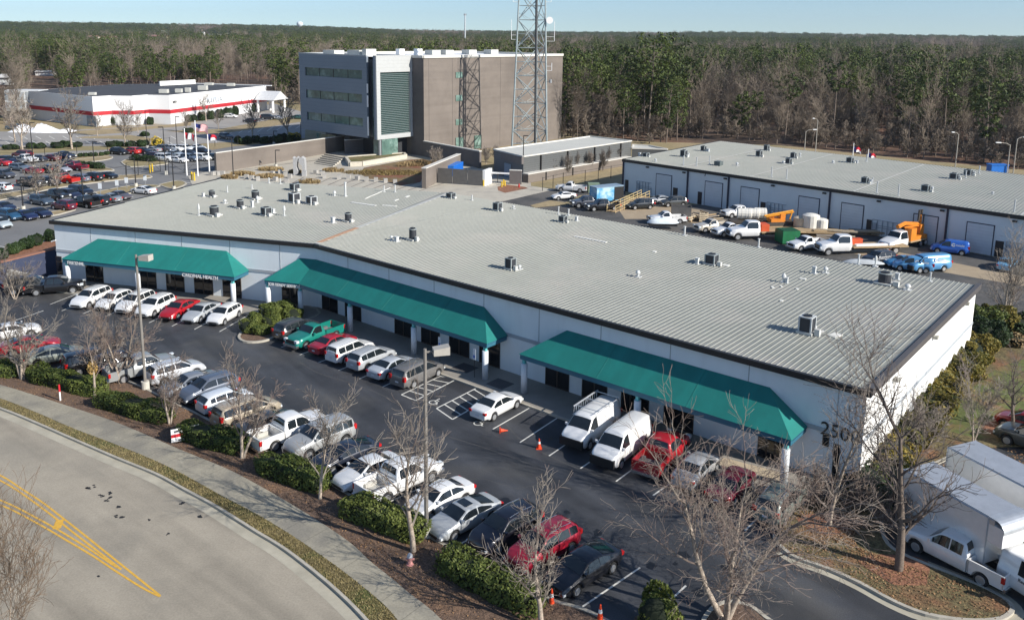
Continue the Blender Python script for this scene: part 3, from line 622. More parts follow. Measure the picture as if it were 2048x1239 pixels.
# canopies
def canopy(pts, nrms, zh=5.3, ze=3.38, out=2.75, hip=2.75):
    """pts: the wall line of the canopy from end to end (world points at the eave ends), hipped at both ends"""
    mb = MB(); n = len(pts)
    us = [(pts[i+1]-pts[i]).normalized() for i in range(n-1)]
    ridge = list(pts); ridge[0] = pts[0]+us[0]*hip; ridge[-1] = pts[-1]-us[-1]*hip
    eave = []
    for i in range(n):
        if i == 0: eave.append(pts[0]+nrms[0]*out)
        elif i == n-1: eave.append(pts[-1]+nrms[-1]*out)
        else:
            b = (nrms[i-1]+nrms[i]).normalized(); eave.append(pts[i]+b*(out/b.dot(nrms[i])))
    V = lambda p, z: (p.x, p.y, z)
    w0 = [r+nm*.02 for r, nm in zip(ridge, [nrms[0]]+[nrms[min(i, n-2)] for i in range(1, n)])]
    for i in range(n-1): mb.quad(V(eave[i], ze), V(eave[i+1], ze), V(w0[i+1], zh), V(w0[i], zh))
    mb.add([V(pts[0]+nrms[0]*.02, ze), V(eave[0], ze), V(w0[0], zh)], [(0, 1, 2)]); mb.add([V(pts[-1]+nrms[-1]*.02, ze), V(w0[-1], zh), V(eave[-1], ze)], [(0, 1, 2)])
    c = mb.build('canopy', teal, main)
    mb = MB(); fz0, fz1 = ze-.42, ze-.03
    for i in range(n-1):
        mb.bar(eave[i]-nrms[i]*.12+us[i]*.1, eave[i+1]-nrms[i]*.12-us[i]*.1, .1, fz0, fz1)
    mb.bar(pts[0]+nrms[0]*.1+us[0]*.12, eave[0]-nrms[0]*.1+us[0]*.12, .1, fz0, fz1); mb.bar(pts[-1]+nrms[-1]*.1-us[-1]*.12, eave[-1]-nrms[-1]*.1-us[-1]*.12, .1, fz0, fz1)
    for i in range(n-1):    # soffit
        mb.quad(V(eave[i]-nrms[i]*.2, ze-.1), V(pts[i]+nrms[i]*.02, ze-.1), V(pts[i+1]+nrms[i]*.02, ze-.1), V(eave[i+1]-nrms[i]*.2, ze-.1))
    mb.build('fascia', M('navy_teal_fascia', (.03, .13, .19), .5, var=.05), c)
    # rolled seams up the slope
    mb = MB()
    for i in range(n-1):
        L = (pts[i+1]-pts[i]).length; k = int(L/6.2)
        for j in range(1, k):
            s = j*L/k; t0 = 0.; t1 = 1.
            if i == 0 and s < hip: t1 = s/hip
            if i == n-2 and L-s < hip: t1 = (L-s)/hip
            p = pts[i]+us[i]*s; a = p+nrms[i]*out; b = p+nrms[i]*(.03+out*(1-t1))
            mb.tube([V(a, ze+.012), V(b, ze+(zh-ze)*t1+.012)], .014, 4)
    mb.build('canopy_seam', teal, c)
    return c, eave
def column(A, u, n, s, out=2.5, par=None, h=2.62):
    p = A+u*s+n*out; mb = MB(); mb.tube([(p.x, p.y, .1), (p.x, p.y, h)], .26, 20); o = mb.build('column', M('column_paint', (.62, .65, .68), .5, var=.06, scale=1.5), par, smooth=False)
    for f in o.data.polygons: f.use_smooth = len(f.vertices) == 4
    mb = MB(); mb.bar(p-u*.12, p+u*.12, .24, h, 3.0); mb.build('column_bracket', teal_trim, o)
c1, e1 = canopy([WA+uL*3.35, WA+uL*25.7], [nL, nL])
for s in (3.9, 13.3, 25.3): column(WA, uL, nL, s, 2.5, c1)
c2, e2 = canopy([WA+uL*29.15, WF, WF+uR*26.2], [nL, nR, nR])
column(WA, uL, nL, 29.5, 2.5, c2); bis = (nL+nR).normalized(); column(WF, uR, bis, 0, 2.6, c2)
for s in (8.3, 17.2, 25.8): column(WF, uR, nR, s, 2.5, c2)
c3, e3 = canopy([WF+uR*29.6, WF+uR*52.1], [nR, nR])
for s in (30.0, 40.6, 51.7): column(WF, uR, nR, s, 2.5, c3)
letter = M('white_sign_letters', (.72, .72, .70), .5)
for txt, A, u, n, s in (('FASTENAL', WA, uL, nL, 4.1), ('CARDINAL HEALTH', WA, uL, nL, 19.2), ('JOB READY SERVICES', WA, uL, nL, 29.7)):
    o = A+u*s+n*2.70; text_obj(txt, .50 if txt[0] != 'J' else .40, .03, letter, (o.x, o.y, 2.86 if txt[0] != 'J' else 2.9), u, 'sign_lettering', main, bold=.012)
o = WF+uR*50.9+nR*.05; s2500 = on_wall(1642, 838, WF, WR); o = WF+uR*s2500[0]+nR*.04
text_obj('2500', 1.28, .06, M('black_numerals', (.02, .02, .02), .5), (o.x, o.y, s2500[1]-.95), uR, 'building_number', main, bold=.0)
# wall lamps on the white end wall
for x, y in ((1787, 757), (1866, 673), (1929, 606)):
    s, z = on_wall(x, y, WR, BR); p = WR+uE*s+nE*.2; mb = MB(); mb.bar(p-uE*.22, p+uE*.22, .35, z-.12, z+.12); mb.build('wall_lamp', M('grey_lamp_housing', (.35, .34, .30), .5), main)
s, z = on_wall(118, 481, WA, WF)
p = WA+uL*.25+nL*.3; mb = MB(); mb.tube([(p.x-.5, p.y+.1, z-.1), (p.x+.1, p.y, z+.1)], .07, 6); mb.build('wall_lamp', whiteplain, main)
# walk in front
mb = MB(); bw = (nL+nR).normalized(); k = 4.1
poly_w = [WA-uL*2, WF, WF+uR*53.6, WF+uR*53.6+nR*k, WF+uR*35.+nR*k, WF+bw*(k/bw.dot(nR)), WA-uL*2+nL*k]
mb.prism([(q.x, q.y) for q in poly_w], -.02, .13); structure('walkway', mb, M('walk_concrete', (.27, .25, .22), .85, var=.1, scale=.8))
mb = MB(); curb(mb, [WA-uL*2+nL*(k+.08), WF+bw*((k+.08)/bw.dot(nR)), WF+uR*53.6+nR*(k+.08)], .18, -.02, .15); structure('walkway_curb', mb, curb_m)
mb = MB(); a = G(1442, 925); b = G(1566, 958); mb.bar(a, b, 1.1, 0, .16); structure('walk_slab', mb, M('pale_tan_slab', (.46, .38, .27), .8, var=.1))
mb = MB()
for cc in ((930, 738), (1000, 770)):
    c = G(*cc); mb.bar(c-uR*.9, c+uR*.9, 1.6, .131, .136)
structure('ramp_plates', mb, M('dark_ramp_surface', (.07, .07, .075), .8))
# accessible parking signs on posts along the walk
for (bx, by, tx, ty, nm) in ((949, 757, 949, 697, 'blue and white parking sign on a thin post left of the white-lit canopy column'), (880, 724, 882, 673, 'blue and white parking sign on a post between two storefront doors'), (1046, 787, 1047, 728, 'blue and white parking sign on a post at the left column of the right canopy')):
    g = G(bx, by); h = height_at((bx, by), (tx, ty)); sg = thing('parking_sign', nm, 'sign', (g.x, g.y, 0), 'accessible parking signs on posts')
    mb = MB(); mb.tube([(g.x, g.y, 0), (g.x, g.y, h)], .03, 6); mb.build('post', blackpole, sg)
    mb = MB(); c = g+nR*.05; mb.bar(c-uR*.16, c+uR*.16, .02, h-.95, h-.35); mb.bar(c-uR*.16, c+uR*.16, .02, h-.32, h); pn = mb.build('sign_panel', M('sign_white', (.6, .64, .68), .4), sg)
    mb = MB(); mb.bar(c-uR*.1+nR*.015, c+uR*.1+nR*.015, .01, h-.8, h-.55); mb.build('sign_symbol', M('sign_blue', (.03, .12, .45), .4), pn)
# ================================================================== REAR WAREHOUSE
RH = 6.0
RA = G(1247, 318, RH); RB = G(2048, 432, RH); RA.z = RB.z = 0
uB = (RB-RA).normalized(); RB = RA+uB*92; nB = Vector((uB.y, -uB.x, 0))
RC = G(1440, 282, RH); RC.z = 0; uBs = (RC-RA); RD = RB+uBs
rear = thing('rear_warehouse', 'light blue-white warehouse with roll-up doors and a ribbed grey roof behind the yard', 'building', (RA.x, RA.y, 0))
mb = MB(); mb.prism([(q.x, q.y) for q in (RA, RB, RD, RC)], -.1, RH-.2); mb.build('wall', M('rear_wall_paint', (.64, .68, .70), .7, var=.04, scale=.3), rear)
mb = MB(); mb.flat([(q.x, q.y) for q in (RA, RB, RD, RC)], RH); rroof = mb.build('roof', roof_m, rear)
mb = MB(); ud = uBs.normalized(); mb.bar(RA+nB*.1-uB*.2, RB+nB*.1, .22, RH-.5, RH+.02); mb.bar(RA-uB*.1, RC-uB*.1, .2, RH-.45, RH+.06); mb.bar(RC, RD, .2, RH-.3, RH+.01); mb.build('gutter', trim_d, rear)
mb = MB()
for i in range(1, int(92/.5)): a = RA+uB*(i*.5); mb.bar(a+ud*.1, a+uBs-ud*.1, .05, RH+.002, RH+.05)
mb.build('roof_seam', rib_m, rroof)
mb = MB()
for px, py in ((1247, 360), (1375.5, 370), (1457, 385), (1659, 415), (1894.5, 440)):
    s = on_wall(px, py, RA, RB)[0]; a = RA+uB*(s if s > .3 else .12); mb = MB(); mb.bar(a-uB*.12+nB*.14, a+uB*.12+nB*.14, .22, 0, RH-.5); mb.build('downspout', trim_b, rear)
def rdoor(x0, x1, yb, z1, name, matp, frame=.12, lbl=None):
    s0 = on_wall(x0, yb, RA, RB)[0]; s1 = on_wall(x1, yb, RA, RB)[0]; a = RA+uB*s0; b = RA+uB*s1
    mb = MB(); mb.bar(a+nB*.03, b+nB*.03, .08, 0, z1); f = mb.build(name, trim_b, rear)
    mb = MB(); mb.bar(a+uB*frame+nB*.075, b-uB*frame+nB*.075, .02, .02, z1-frame); mb.build('door_leaf', matp, f)
rollm = grid_lines(M('roll_door_slats', (.58, .61, .64), .6, var=.05, scale=.8), 0, 0, 0, .05, .86, sz=.45)
for x0, x1, yb, z in ((1311, 1343, 385, 4.3), (1408, 1444, 408, 4.3), (1479, 1517, 420, 4.3), (1594, 1637, 440, 4.2), (1679, 1725, 455, 4.2), (1822, 1873, 480, 4.2), (1927, 1984, 505, 4.2), (2075, 2140, 535, 4.2)): rdoor(x0, x1, yb, z, 'roll_up_door', rollm)
for x0, x1, yb in ((1250.5, 1257, 365), (1346, 1355, 390), (1395, 1403, 406), (1520.5, 1530, 425), (1732, 1743, 460), (1801, 1813, 475), (1988, 2005, 510)): rdoor(x0, x1, yb, 2.2, 'door', M('dark_brown_door', (.03, .025, .025), .5), .06)
for x, y in ((1296, 328), (1369, 339), (1452, 351), (1547, 364), (1650, 380), (1759, 397), (1886, 415), (2031, 437)):
    s, z = on_wall(x, y, RA, RB); a = RA+uB*s+nB*.15; mb = MB(); mb.bar(a-uB*.28, a+uB*.28, .26, RH-.95, RH-.72); mb.build('wall_lamp', trim_d, rear)
for x0, x1, yb in ((1274, 1303, 370), (1533, 1572, 425), (1744, 1796, 455), (2010, 2048, 510)):
    s0 = on_wall(x0, yb, RA, RB)[0]; s1 = on_wall(x1, yb, RA, RB)[0]; mb = MB()
    for z in (1.2, 1.5, 2.3): mb.bar(RA+uB*s0+nB*.08, RA+uB*s1+nB*.08, .08, z, z+.07)
    k = 5
    for i in range(k+1): c = RA+uB*(s0+(s1-s0)*i/k)+nB*.1; mb.bar(c-uB*.04, c+uB*.04, .1, .2, 2.3 if i < k else 1.4)
    c = RA+uB*(s0+.4)+nB*.15; mb.bar(c-uB*.25, c+uB*.25, .25, .9, 1.9); mb.build('conduit', M('conduit_grey', (.32, .36, .40), .5), rear)
for i, (x, y) in enumerate(((1419, 345), (1796, 404), )): pass
mb = MB(); s = on_wall(1410, 345, RA, RB); a = RA+uB*s[0]+nB*.05; text_obj('J', .9, .04, M('black_numerals'), (a.x, a.y, s[1]-.4), uB, 'unit_letter', rear)
for s in (13, 26.5, 44, 66.5):
    a = RA+uB*s; mb = MB(); mb.bar(a, a+uBs*.97, .28, RH+.052, RH+.075); mb.build('roof_flashing', M('valley_metal'), rroof)
for x, y, h, r, k in ((1279, 312, .8, .25, 'box'), (1366.8, 329, 1.9, .11, 'pipe'), (1393, 332, 1.9, .11, 'pipe'), (1419, 329, 1.9, .1, 'pipe'), (1543, 353, 1.9, .11, 'pipe'), (1573, 358, 1.9, .11, 'pipe'), (1753.5, 385, 2.0, .12, 'pipe'), (1796.5, 391, 2.0, .12, 'pipe'), (2028, 423, 2.0, .12, 'pipe'), (1733, 323, 1.6, .14, 'pipe'), (1958, 347, 1.6, .14, 'pipe'), (1931, 356, 1.5, .14, 'pipe'), (1311, 323, .7, .22, 'cap'), (1376, 313, .8, .25, 'box'), (1416, 303, .7, .3, 'box'), (1600, 313, .9, .2, 'cap'), (1567, 327, .6, .3, 'cap'), (1713, 326, .6, .3, 'box'), (1666, 326, .6, .25, 'cap'), (1741, 367, .8, .25, 'box'), (1745, 365, 1., .1, 'pipe'), (1947, 350, .7, .25, 'box'), (1918, 358, .7, .25, 'box'), (1864, 383, 1., .2, 'cap'), (1985, 388, .5, .2, 'cap'), (1474, 331, .7, .25, 'cap')):
    vent(x, y, h, r, k, rroof, RH+.02, M('vent_grey', (.45, .47, .48), .5))
# ================================================================== ROOF AIR CONDITIONERS
def ac_proto(round_=False, col=None):
    t = thing('air_conditioner', 'x', 'air conditioner')
    dark = M('ac_louver_dark', (.035, .038, .045), .5, var=.1); lite = col or M('ac_casing_grey', (.28, .31, .31), .5, var=.08)
    mb = MB()
    if round_:
        mb.tube([(0, 0, .12), (0, 0, .95)], .46, 18); b = mb.build('casing', dark, t); mb = MB(); mb.tube([(0, 0, .95), (0, 0, 1.02)], .5, 18); mb.build('top_rim', lite, b)
    else:
        mb.box(-.45, .45, -.45, .45, .12, .98); b = mb.build('casing', dark, t); mb = MB()
        for sx in (-1, 1):
            for sy in (-1, 1): mb.box(sx*.46-.06, sx*.46+.06, sy*.46-.06, sy*.46+.06, .1, 1.0)
        mb.box(-.5, .5, -.5, .5, .98, 1.05); mb.build('frame', lite, b)
    mb = MB(); mb.tube([(0, 0, 1.05), (0, 0, 1.10)], .34, 16); mb.build('fan_guard', black, b)
    mb = MB(); mb.box(-.62, .62, -.62, .62, -.03, .12); mb.build('base_curb', M('ac_base', (.5, .5, .47), .6), t)
    mb = MB(); mb.tube([(.5, .2, .3), (.75, .2, .3), (.9, .2, .0)], .05, 6); mb.box(.7, 1.1, -.35, .0, -.03, .4); mb.build('line_set', M('ac_base'), t)
    return t
def copy_tree(o, parent=None, off=None):
    c = o.copy(); COL.objects.link(c); c.parent = parent; OFF[c.name] = Vector((0, 0, 0))
    for ch in o.children: copy_tree(ch, c)
    return c
pa = ac_proto(); pb = ac_proto(True); pc = ac_proto(False, M('ac_casing_white', (.46, .48, .48), .5)); used = set()
def place_ac(p, x, y, z, s, label, rz, group):
    o = p if p.name not in used else copy_tree(p)
    used.add(p.name); g = G(x, y, z); o.location = g; o.rotation_euler = (0, 0, rz); o.scale = (s[0]*.84, s[0]*.84, s[1]*.84); o['label'] = label; o['group'] = group
rz = math.atan2(uR.y, uR.x)
for p, x, y, s, lb in ((pa, 995, 420, (1, 1.1), 'grey air conditioner at the rear edge of the main roof right of the valley'), (pa, 1126, 443, (.9, .8), 'low air conditioner beside two white pipes near the back edge of the main roof'), (pb, 825.6, 479, (1, 1.4), 'tall dark air conditioner standing alone right of the rust stain on the main roof'), (pa, 1021, 537, (.9, 1.2), 'dark air conditioner in the middle of the main roof with white junction boxes beside it'), (pa, 1423, 527, (1.2, 1.1), 'wide air conditioner near the centre right of the main roof beside a small white box'),
                       (pb, 1768.5, 566, (1.4, 1.15), 'broad black round air conditioner near the right rear corner of the main roof'), (pc, 1613, 664, (1.15, 1.45), 'silver framed air conditioner closest to the front right corner of the main roof'), (pb, 424, 392.5, (1, .9), 'dark air conditioner farthest back on the left wing roof'), (pb, 511, 397, (1.25, 1.2), 'large black air conditioner with a white vent in front, on the left wing roof'), (pb, 480.6, 415, (1.1, 1.1), 'dark round air conditioner near a white angled duct on the left wing roof'), (pb, 428.7, 430, (1.35, 1.25), 'big black round air conditioner nearest the front of the left wing roof'),
                       (pa, 590, 380, (1.2, 1.05), 'grey-green box air conditioner at the rear edge of the left wing roof'), (pc, 589, 404, (1.3, 1.4), 'pale cylinder-like air conditioner left of a white cube one on the left wing roof'), (pc, 623.5, 407, (1.2, 1.1), 'white cube air conditioner at the end of the white flashing line'), (pa, 533, 430, (1.1, 1.1), 'grey air conditioner left of a tall white double stack'), (pb, 696.6, 442, (1, 1.1), 'dark round air conditioner near the valley between the two roofs'), (pa, 902, 395, (1.1, .75), 'low flat hooded unit beside the rear edge of the valley')):
    place_ac(p, x, y, EAVE, s, lb, rz, 'air conditioners on the main roof')
rz2 = math.atan2(uB.y, uB.x)
for x, y, s, lb in ((1292, 313, (1.1, .8), 'low air conditioner near the left end of the rear warehouse roof'), (1367.6, 313.5, (1.2, 1.5), 'tallest air conditioner near the left end of the rear warehouse roof'), (1407, 302, (1, 1.2), 'air conditioner by the far edge of the rear warehouse roof, left part'), (1533, 301, (1, 1.3), 'farther of two paired air conditioners on the second roof line of the rear warehouse'), (1518, 313, (1.1, 1.3), 'nearer of two paired air conditioners on the second roof line of the rear warehouse'), (1586.6, 316, (1, 1.2), 'farther of two air conditioners mid-left on the rear warehouse roof'), (1577, 327, (1, 1.1), 'nearer of two air conditioners mid-left on the rear warehouse roof'),
                    (1699.7, 325, (1.2, 1.1), 'air conditioner at the top end of a white roof seam on the rear warehouse'), (1729.6, 366, (1.05, 1.1), 'lone air conditioner nearest the front in the middle of the rear warehouse roof'), (1936, 350, (1.3, 1.1), 'farther of two air conditioners near the far right edge of the rear warehouse roof'), (1907.6, 357.5, (1.3, 1.1), 'nearer of two air conditioners near the far right edge of the rear warehouse roof'), (1851, 382, (1.2, 1.1), 'air conditioner on a white seam right of centre on the rear warehouse roof')):
    place_ac(pa, x, y, RH, s, lb, rz2, 'air conditioners on the rear warehouse roof')
mb = MB(); c = G(1437, 331, RH); mb.bar(c-uB*.6, c+uB*.6, 1.1, RH, RH+.8); mb.build('roof_vent', M('vent_dark', (.1, .12, .12), .5), rroof)
# ================================================================== OFFICE BUILDING (brick block with metal-clad cube)
OH = 23.6
B0 = G(848.5, 313); B1 = G(1122, 277)
d41 = (B1-B0).normalized(); dl_ = Vector((-d41.y, d41.x, 0))      # along the brick face; away to the left
off = thing('office_building', 'tall tan brick block joined to a blue-grey metal-clad cube with louvres', 'building', (B0.x, B0.y, 0))
def solve_len(o, d, px, lim=200):
    lo, hi = 0, lim; s = 1 if project(o+d*1)[0] > project(o)[0] else -1
    for _ in range(50):
        m = (lo+hi)/2
        if (project(o+d*m)[0]-px)*s < 0: lo = m
        else: hi = m
    return lo
Lq = solve_len(B0, dl_, 823); Q = B0+dl_*Lq
Lc = solve_len(Q, -d41, 753.5); C0 = Q-d41*Lc       # near corner of the louvre box
Lf = solve_len(C0, dl_, 604); C1 = C0+dl_*Lf
dep = (B1-B0).length
mb = MB(); mb.prism([(q.x, q.y) for q in (B0, B1, B1+dl_*(Lq+34), B0+dl_*(Lq+34))], -.1, OH-.6); mb.build('brick_block', brick_m, off)
mb = MB(); mb.quad(*[(q.x-d41.x*.01, q.y-d41.y*.01, z) for q, z in ((B0, 0), (B0+dl_*Lq, 0), (B0+dl_*Lq, OH-.6), (B0, OH-.6))]); mb.build('side_brick_wall', dark_brick_m, off)  # shaded return of the block: its shade is painted as a darker brick
mb = MB()
for a, b in ((B0, B1), (B1, B1+dl_*(Lq+34)), (B0+dl_*(Lq+34), B1+dl_*(Lq+34)), (B0, B0+dl_*(Lq+34))): mb.bar(a, b, .55, OH-.6, OH)
mb.build('parapet_coping', M('cream_coping', (.6, .58, .53), .6, var=.03), off)
mb = MB(); mb.flat([(q.x, q.y) for q in (B0+d41*.2, B1-d41*.2, B1-d41*.2+dl_*(Lq+33), B0+d41*.2+dl_*(Lq+33))], OH-.55); oroof = mb.build('roof', wmembrane, off)
mb = MB()
for t in (.18, .62): a = B0+d41*dep*t+d41*(-2); 
for s in (1.6, 9.3, 17.2, 26.5, 33.3, 42.0): a = B0+d41*s-dl_*.015; mb.bar(a, a+d41*.07, .02, .2, OH-.7)
mb.build('control_joint', M('dark_joint', (.09, .08, .075), .8), off)
# metal-clad cube, raised on a recessed ground floor
nA = -d41; nF = -dl_
zb = height_at((753, 322), (753, 285)); zb = 4.6
cubeW = Lf; back = Lc+8
mb = MB(); rec = 2.2
mb.prism([(q.x, q.y) for q in (C0+d41*rec, C0+d41*back, C1+d41*back, C1+d41*rec)], zb, OH-.9); mb.build('cube_volume', panelm, off)
sA = [on_wall(x, y, C0, C1)[0] for x, y in ((735, 285), (733, 120))]; sg_ = min(sA)
fa0 = C0+dl_*sg_
zo = lambda f: zb+(OH-zb)*f
wins = []
for (xa, ya), (xb, yb), hh in (((610, 134.5), (724, 141), 4.3), ((612, 179), (724, 189), 4.3), ((614, 223), (726, 237), 4.3)):
    s0, z0 = on_wall(xb, yb, C0, C1); s1, z1 = on_wall(xa, ya, C0, C1); wins.append((max(s0, sg_+.6), s1, (z0+z1)/2))
# facade panel split around the strip windows
fz = zb
edges = []
for s0, s1, zt in sorted(wins, key=lambda w: w[2]): edges.append((zt-2.0, zt, s0, s1))
mb = MB(); F = lambda s: C0+dl_*s
cur = zb
for z0, z1, s0, s1 in edges:
    mb.bar(F(sg_)+nA*0+d41*.2, F(Lf)+d41*.2, .5, cur, z0); mb.bar(F(sg_)+d41*.2, F(s0)+d41*.2, .5, z0, z1); mb.bar(F(s1)+d41*.2, F(Lf)+d41*.2, .5, z0, z1); cur = z1
mb.bar(F(sg_)+d41*.2, F(Lf)+d41*.2, .5, cur, OH-.3)
mb.bar(F(Lf)-d41*.05, F(Lf)+d41*back, .5, zb, OH-.3) if False else None
mb.build('metal_facade', panelm, off)
for z0, z1, s0, s1 in edges:
    mb = MB(); mb.bar(F(s0)+d41*.32, F(s1)+d41*.32, .06, z0, z1); w = mb.build('strip_window', glass_g, off); mb = MB(); k = 4
    for i in range(k+1): c = F(s0+(s1-s0)*i/k)+d41*.25; mb.bar(c-dl_*.04, c+dl_*.04, .1, z0, z1)
    mb.build('mullion', frame_d, w)
mb = MB(); mb.bar(F(sg_)+d41*.2, F(Lf)+d41*.2, .6, OH-.3, OH+.02); mb.bar(F(Lf)-dl_*.2, F(Lf)-dl_*.2+d41*back, .4, OH-.3, OH); mb.build('cube_coping', M('grey_coping', (.35, .37, .38), .5), off)
mb = MB(); mb.flat([(q.x, q.y) for q in (C0+d41*1.0+dl_*.3, C0+d41*back, C1+d41*back, C1+d41*.6)], OH-.35); mb.build('cube_roof', wmembrane, off)
# glass slot between facade and louvre box
mb = MB(); mb.bar(F(.1)+d41*1.6, F(sg_)+d41*1.6, .1, 1.0, OH-2.6); sl = mb.build('glass_slot', glass_g, off)
mb = MB()
for i in range(1, 6): z = 1+i*3.6; mb.bar(F(.1)+d41*1.5, F(sg_)+d41*1.5, .1, z, z+.14)
mb.bar(F(sg_*.5-.05)+d41*1.5, F(sg_*.5+.05)+d41*1.5, .12, 1.0, OH-2.6); mb.build('slot_mullion', frame_d, sl)
for z0, z1 in ((zo(.03), zo(.26)), (zo(.38), zo(.52)), (zo(.55), zo(.66))): mb = MB(); mb.bar(F(sg_-.45)-d41*.1, F(sg_-.05)-d41*.1, .15, z0, z1); mb.build('white_fin', whiteplain, off)
# louvre box: frame and blades on the sunny face
LZ0, LZ1 = zb-.1, OH
def LP(s): return C0+d41*s
e = -dl_*.25
mb = MB(); lw = Lc
mb.bar(LP(-.2)+e, LP(lw)+e, .8, zo(.80), LZ1); mb.bar(LP(-.2)+e, LP(lw)+e, .8, LZ0, LZ0+1.0); mb.bar(LP(-.2)+e, LP(.9)+e, .8, LZ0+1, zo(.80)); mb.bar(LP(lw-.7)+e, LP(lw-.1)+e, .8, LZ0+1, zo(.80))
mb.build('louvre_frame', zincwhite, off)
mb = MB(); mb.bar(C0-d41*.25+e*1.6, C0-d41*.25-dl_*0+dl_*.35, .12, LZ0, LZ1); mb.build('frame_side_panel', panelm, off)
mb = MB(); mb.bar(LP(.9)+e*.4, LP(lw-.7)+e*.4, .1, LZ0+1, zo(.80)); lg = mb.build('louvre_glazing', M('teal_glass', (.015, .045, .042), .5, spec=.25), off)
mb = MB(); n = 34
for i in range(n):
    z = LZ0+1.1+(zo(.80)-LZ0-1.2)*i/n; mb.bar(LP(.9)+e*1.5, LP(lw-.7)+e*1.5, .12, z, z+.07)
bl = mb.build('louvre_blade', M('louvre_metal', (.30, .35, .35), .4, metal=.2), lg)
mb = MB(); mb.flat([(q.x, q.y) for q in (LP(-.2)+e, LP(lw)+e, LP(lw)+dl_*2.5, LP(-.2)+dl_*1.6)], LZ0+.1); mb.build('soffit', trim_d, off)
# notch panel against the brick
# ground floor
mb = MB(); g0 = C0+d41*4+dl_*3; mb.prism([(q.x, q.y) for q in (g0, C0+d41*back, C1+d41*back, C1+d41*5-dl_*6)], 0, zb); mb.build('ground_floor', M('dark_ground_floor', (.035, .038, .042), .4), off)
mb = MB(); mb.bar(C0+d41*1.2+dl_*1.0, C0+d41*6+dl_*1.0, 3.0, .2, zb-.1); mb.build('glass_lobby', glass_g, off)
mb = MB(); mb.tube([(C0.x+d41.x*1.0-dl_.x*0, C0.y+d41.y*1.0, 0), (C0.x+d41.x*1.0, C0.y+d41.y*1.0, zb)], .35, 12); mb.build('steel_column', steel, off)
mb = MB(); mb.bar(F(Lf-9)+d41*3.9, F(Lf-1)+d41*3.9, .1, 1.2, 3.4); mb.build('lobby_window', glass_g, off)
for s, w_, h_ in ((6, 4.5, 1.3), (12, 4.5, 1.6), (15.5, 1.5, 2.2)): a = C1+d41*4-dl_*(s*1.6-3); mb = MB(); mb.bar(a, a-dl_*w_, 3, OH-.4, OH+h_*.6); mb.build('roof_plant', membrane, off)
for s in (6, 12): a = B0+d41*s+dl_*16; mb = MB(); mb.bar(a, a+d41*1.6, 1.5, OH-.5, OH+1.2); mb.build('roof_plant', whiteplain, off)
for s in (22, 27, 36, 45): a = B0+d41*s+dl_*22; mb = MB(); mb.bar(a, a+d41*3, 3, OH-.5, OH+.7); mb.build('roof_plant', membrane, off)
for x, y in ((917, 150), (917, 196), (917, 244)):      # vertical slot windows in the brick
    s, z = on_wall(x, y, B0, B1); a = B0+d41*(s-1.0)-dl_*.08; mb = MB(); mb.bar(a, a+d41*2.2, .15, z-.7, z+.7); mb.build('window', glass_g, off)
for x0, x1 in ((911, 926), (948, 962)):
    s0 = on_wall(x0, 300, B0, B1)[0]; s1 = on_wall(x1, 300, B0, B1)[0]; mb = MB(); mb.bar(B0+d41*s0-dl_*.1, B0+d41*s1-dl_*.1, .2, .3, 3.6); mb.build('service_door', glass_g, off)
for x in (826, 1008): pass
# garden wall running from the brick corner
E0 = B0; E1 = G(961, 336)
w = thing('brick_boundary_wall', 'brick wall in shade from the foot of the brick block to the service court', 'wall', (E0.x, E0.y, 0))
mb = MB(); a = E0; b = E1; 
for i in range(8): p, q = a+(b-a)*(i/8), a+(b-a)*((i+1)/8); mb.bar(p, q, .5, 0, 3.6)
mb.build('brick_face', dark_brick_m, w); mb = MB(); mb.bar(a, b, .7, 3.6, 3.8); mb.build('coping', M('cream_coping'), w)  # face away from the sun, its shade put into the darker brick colour
def wall_thing(name, label, p, q, h0, h1, mat, cop=None, th=.45, cat='wall', n=6):
    w = thing(name, label, cat, (p.x, p.y, 0)); mb = MB()
    d = (q-p); d.z = 0; d.normalize(); k = Vector((-d.y, d.x, 0))*th/2
    mb.add([(v.x, v.y, z) for v, z in ((p-k, -.2), (q-k, -.2), (q-k, h1), (p-k, h0), (p+k, -.2), (q+k, -.2), (q+k, h1), (p+k, h0))], [(0, 1, 2, 3), (5, 4, 7, 6), (4, 0, 3, 7), (1, 5, 6, 2), (3, 2, 6, 7)])
    mb.build('wall_face', mat, w)
    if cop:
        k = k*1.25; mb = MB(); mb.add([(v.x, v.y, z) for v, z in ((p-k, h0), (q-k, h1), (q-k, h1+.15), (p-k, h0+.15), (p+k, h0), (q+k, h1), (q+k, h1+.15), (p+k, h0+.15))], [(0, 1, 2, 3), (5, 4, 7, 6), (4, 0, 3, 7), (1, 5, 6, 2), (3, 2, 6, 7), (0, 4, 5, 1)]); mb.build('coping', cop, w)
    return w
cop = M('cream_coping')
wall_thing('brick_garden_wall', 'sunlit tan brick wall with white coping beside the gated service court', G(848, 377), G(917.5, 340), 3.8, 3.4, brick_m, cop, .8)
wall_thing('plaza_brick_wall', 'long tan brick wall with pale coping behind the plaza and the dark lamp posts', G(432, 346), G(688, 301), 4.1, 3.6, brick_m, cop, .5)
wall_thing('entry_brick_wall', 'short dark brick wall with a white coping at the office entrance', G(690, 308), G(760, 303), 3.3, 3.3, dark_brick_m, cop, .5)
wall_thing('white_pier_wall', 'white wall end at the right of the three dark gates', G(967, 372), G(981, 366), 3.0, 3.0, whiteplain, None, .6)
wall_thing('guard_wall', 'short dark brick wall with white coping beside the grey utility building', G(1019, 368), G(1043, 369), 2.7, 2.7, dark_brick_m, cop, .5)
a, b = G(875.5, 366), G(966, 372)
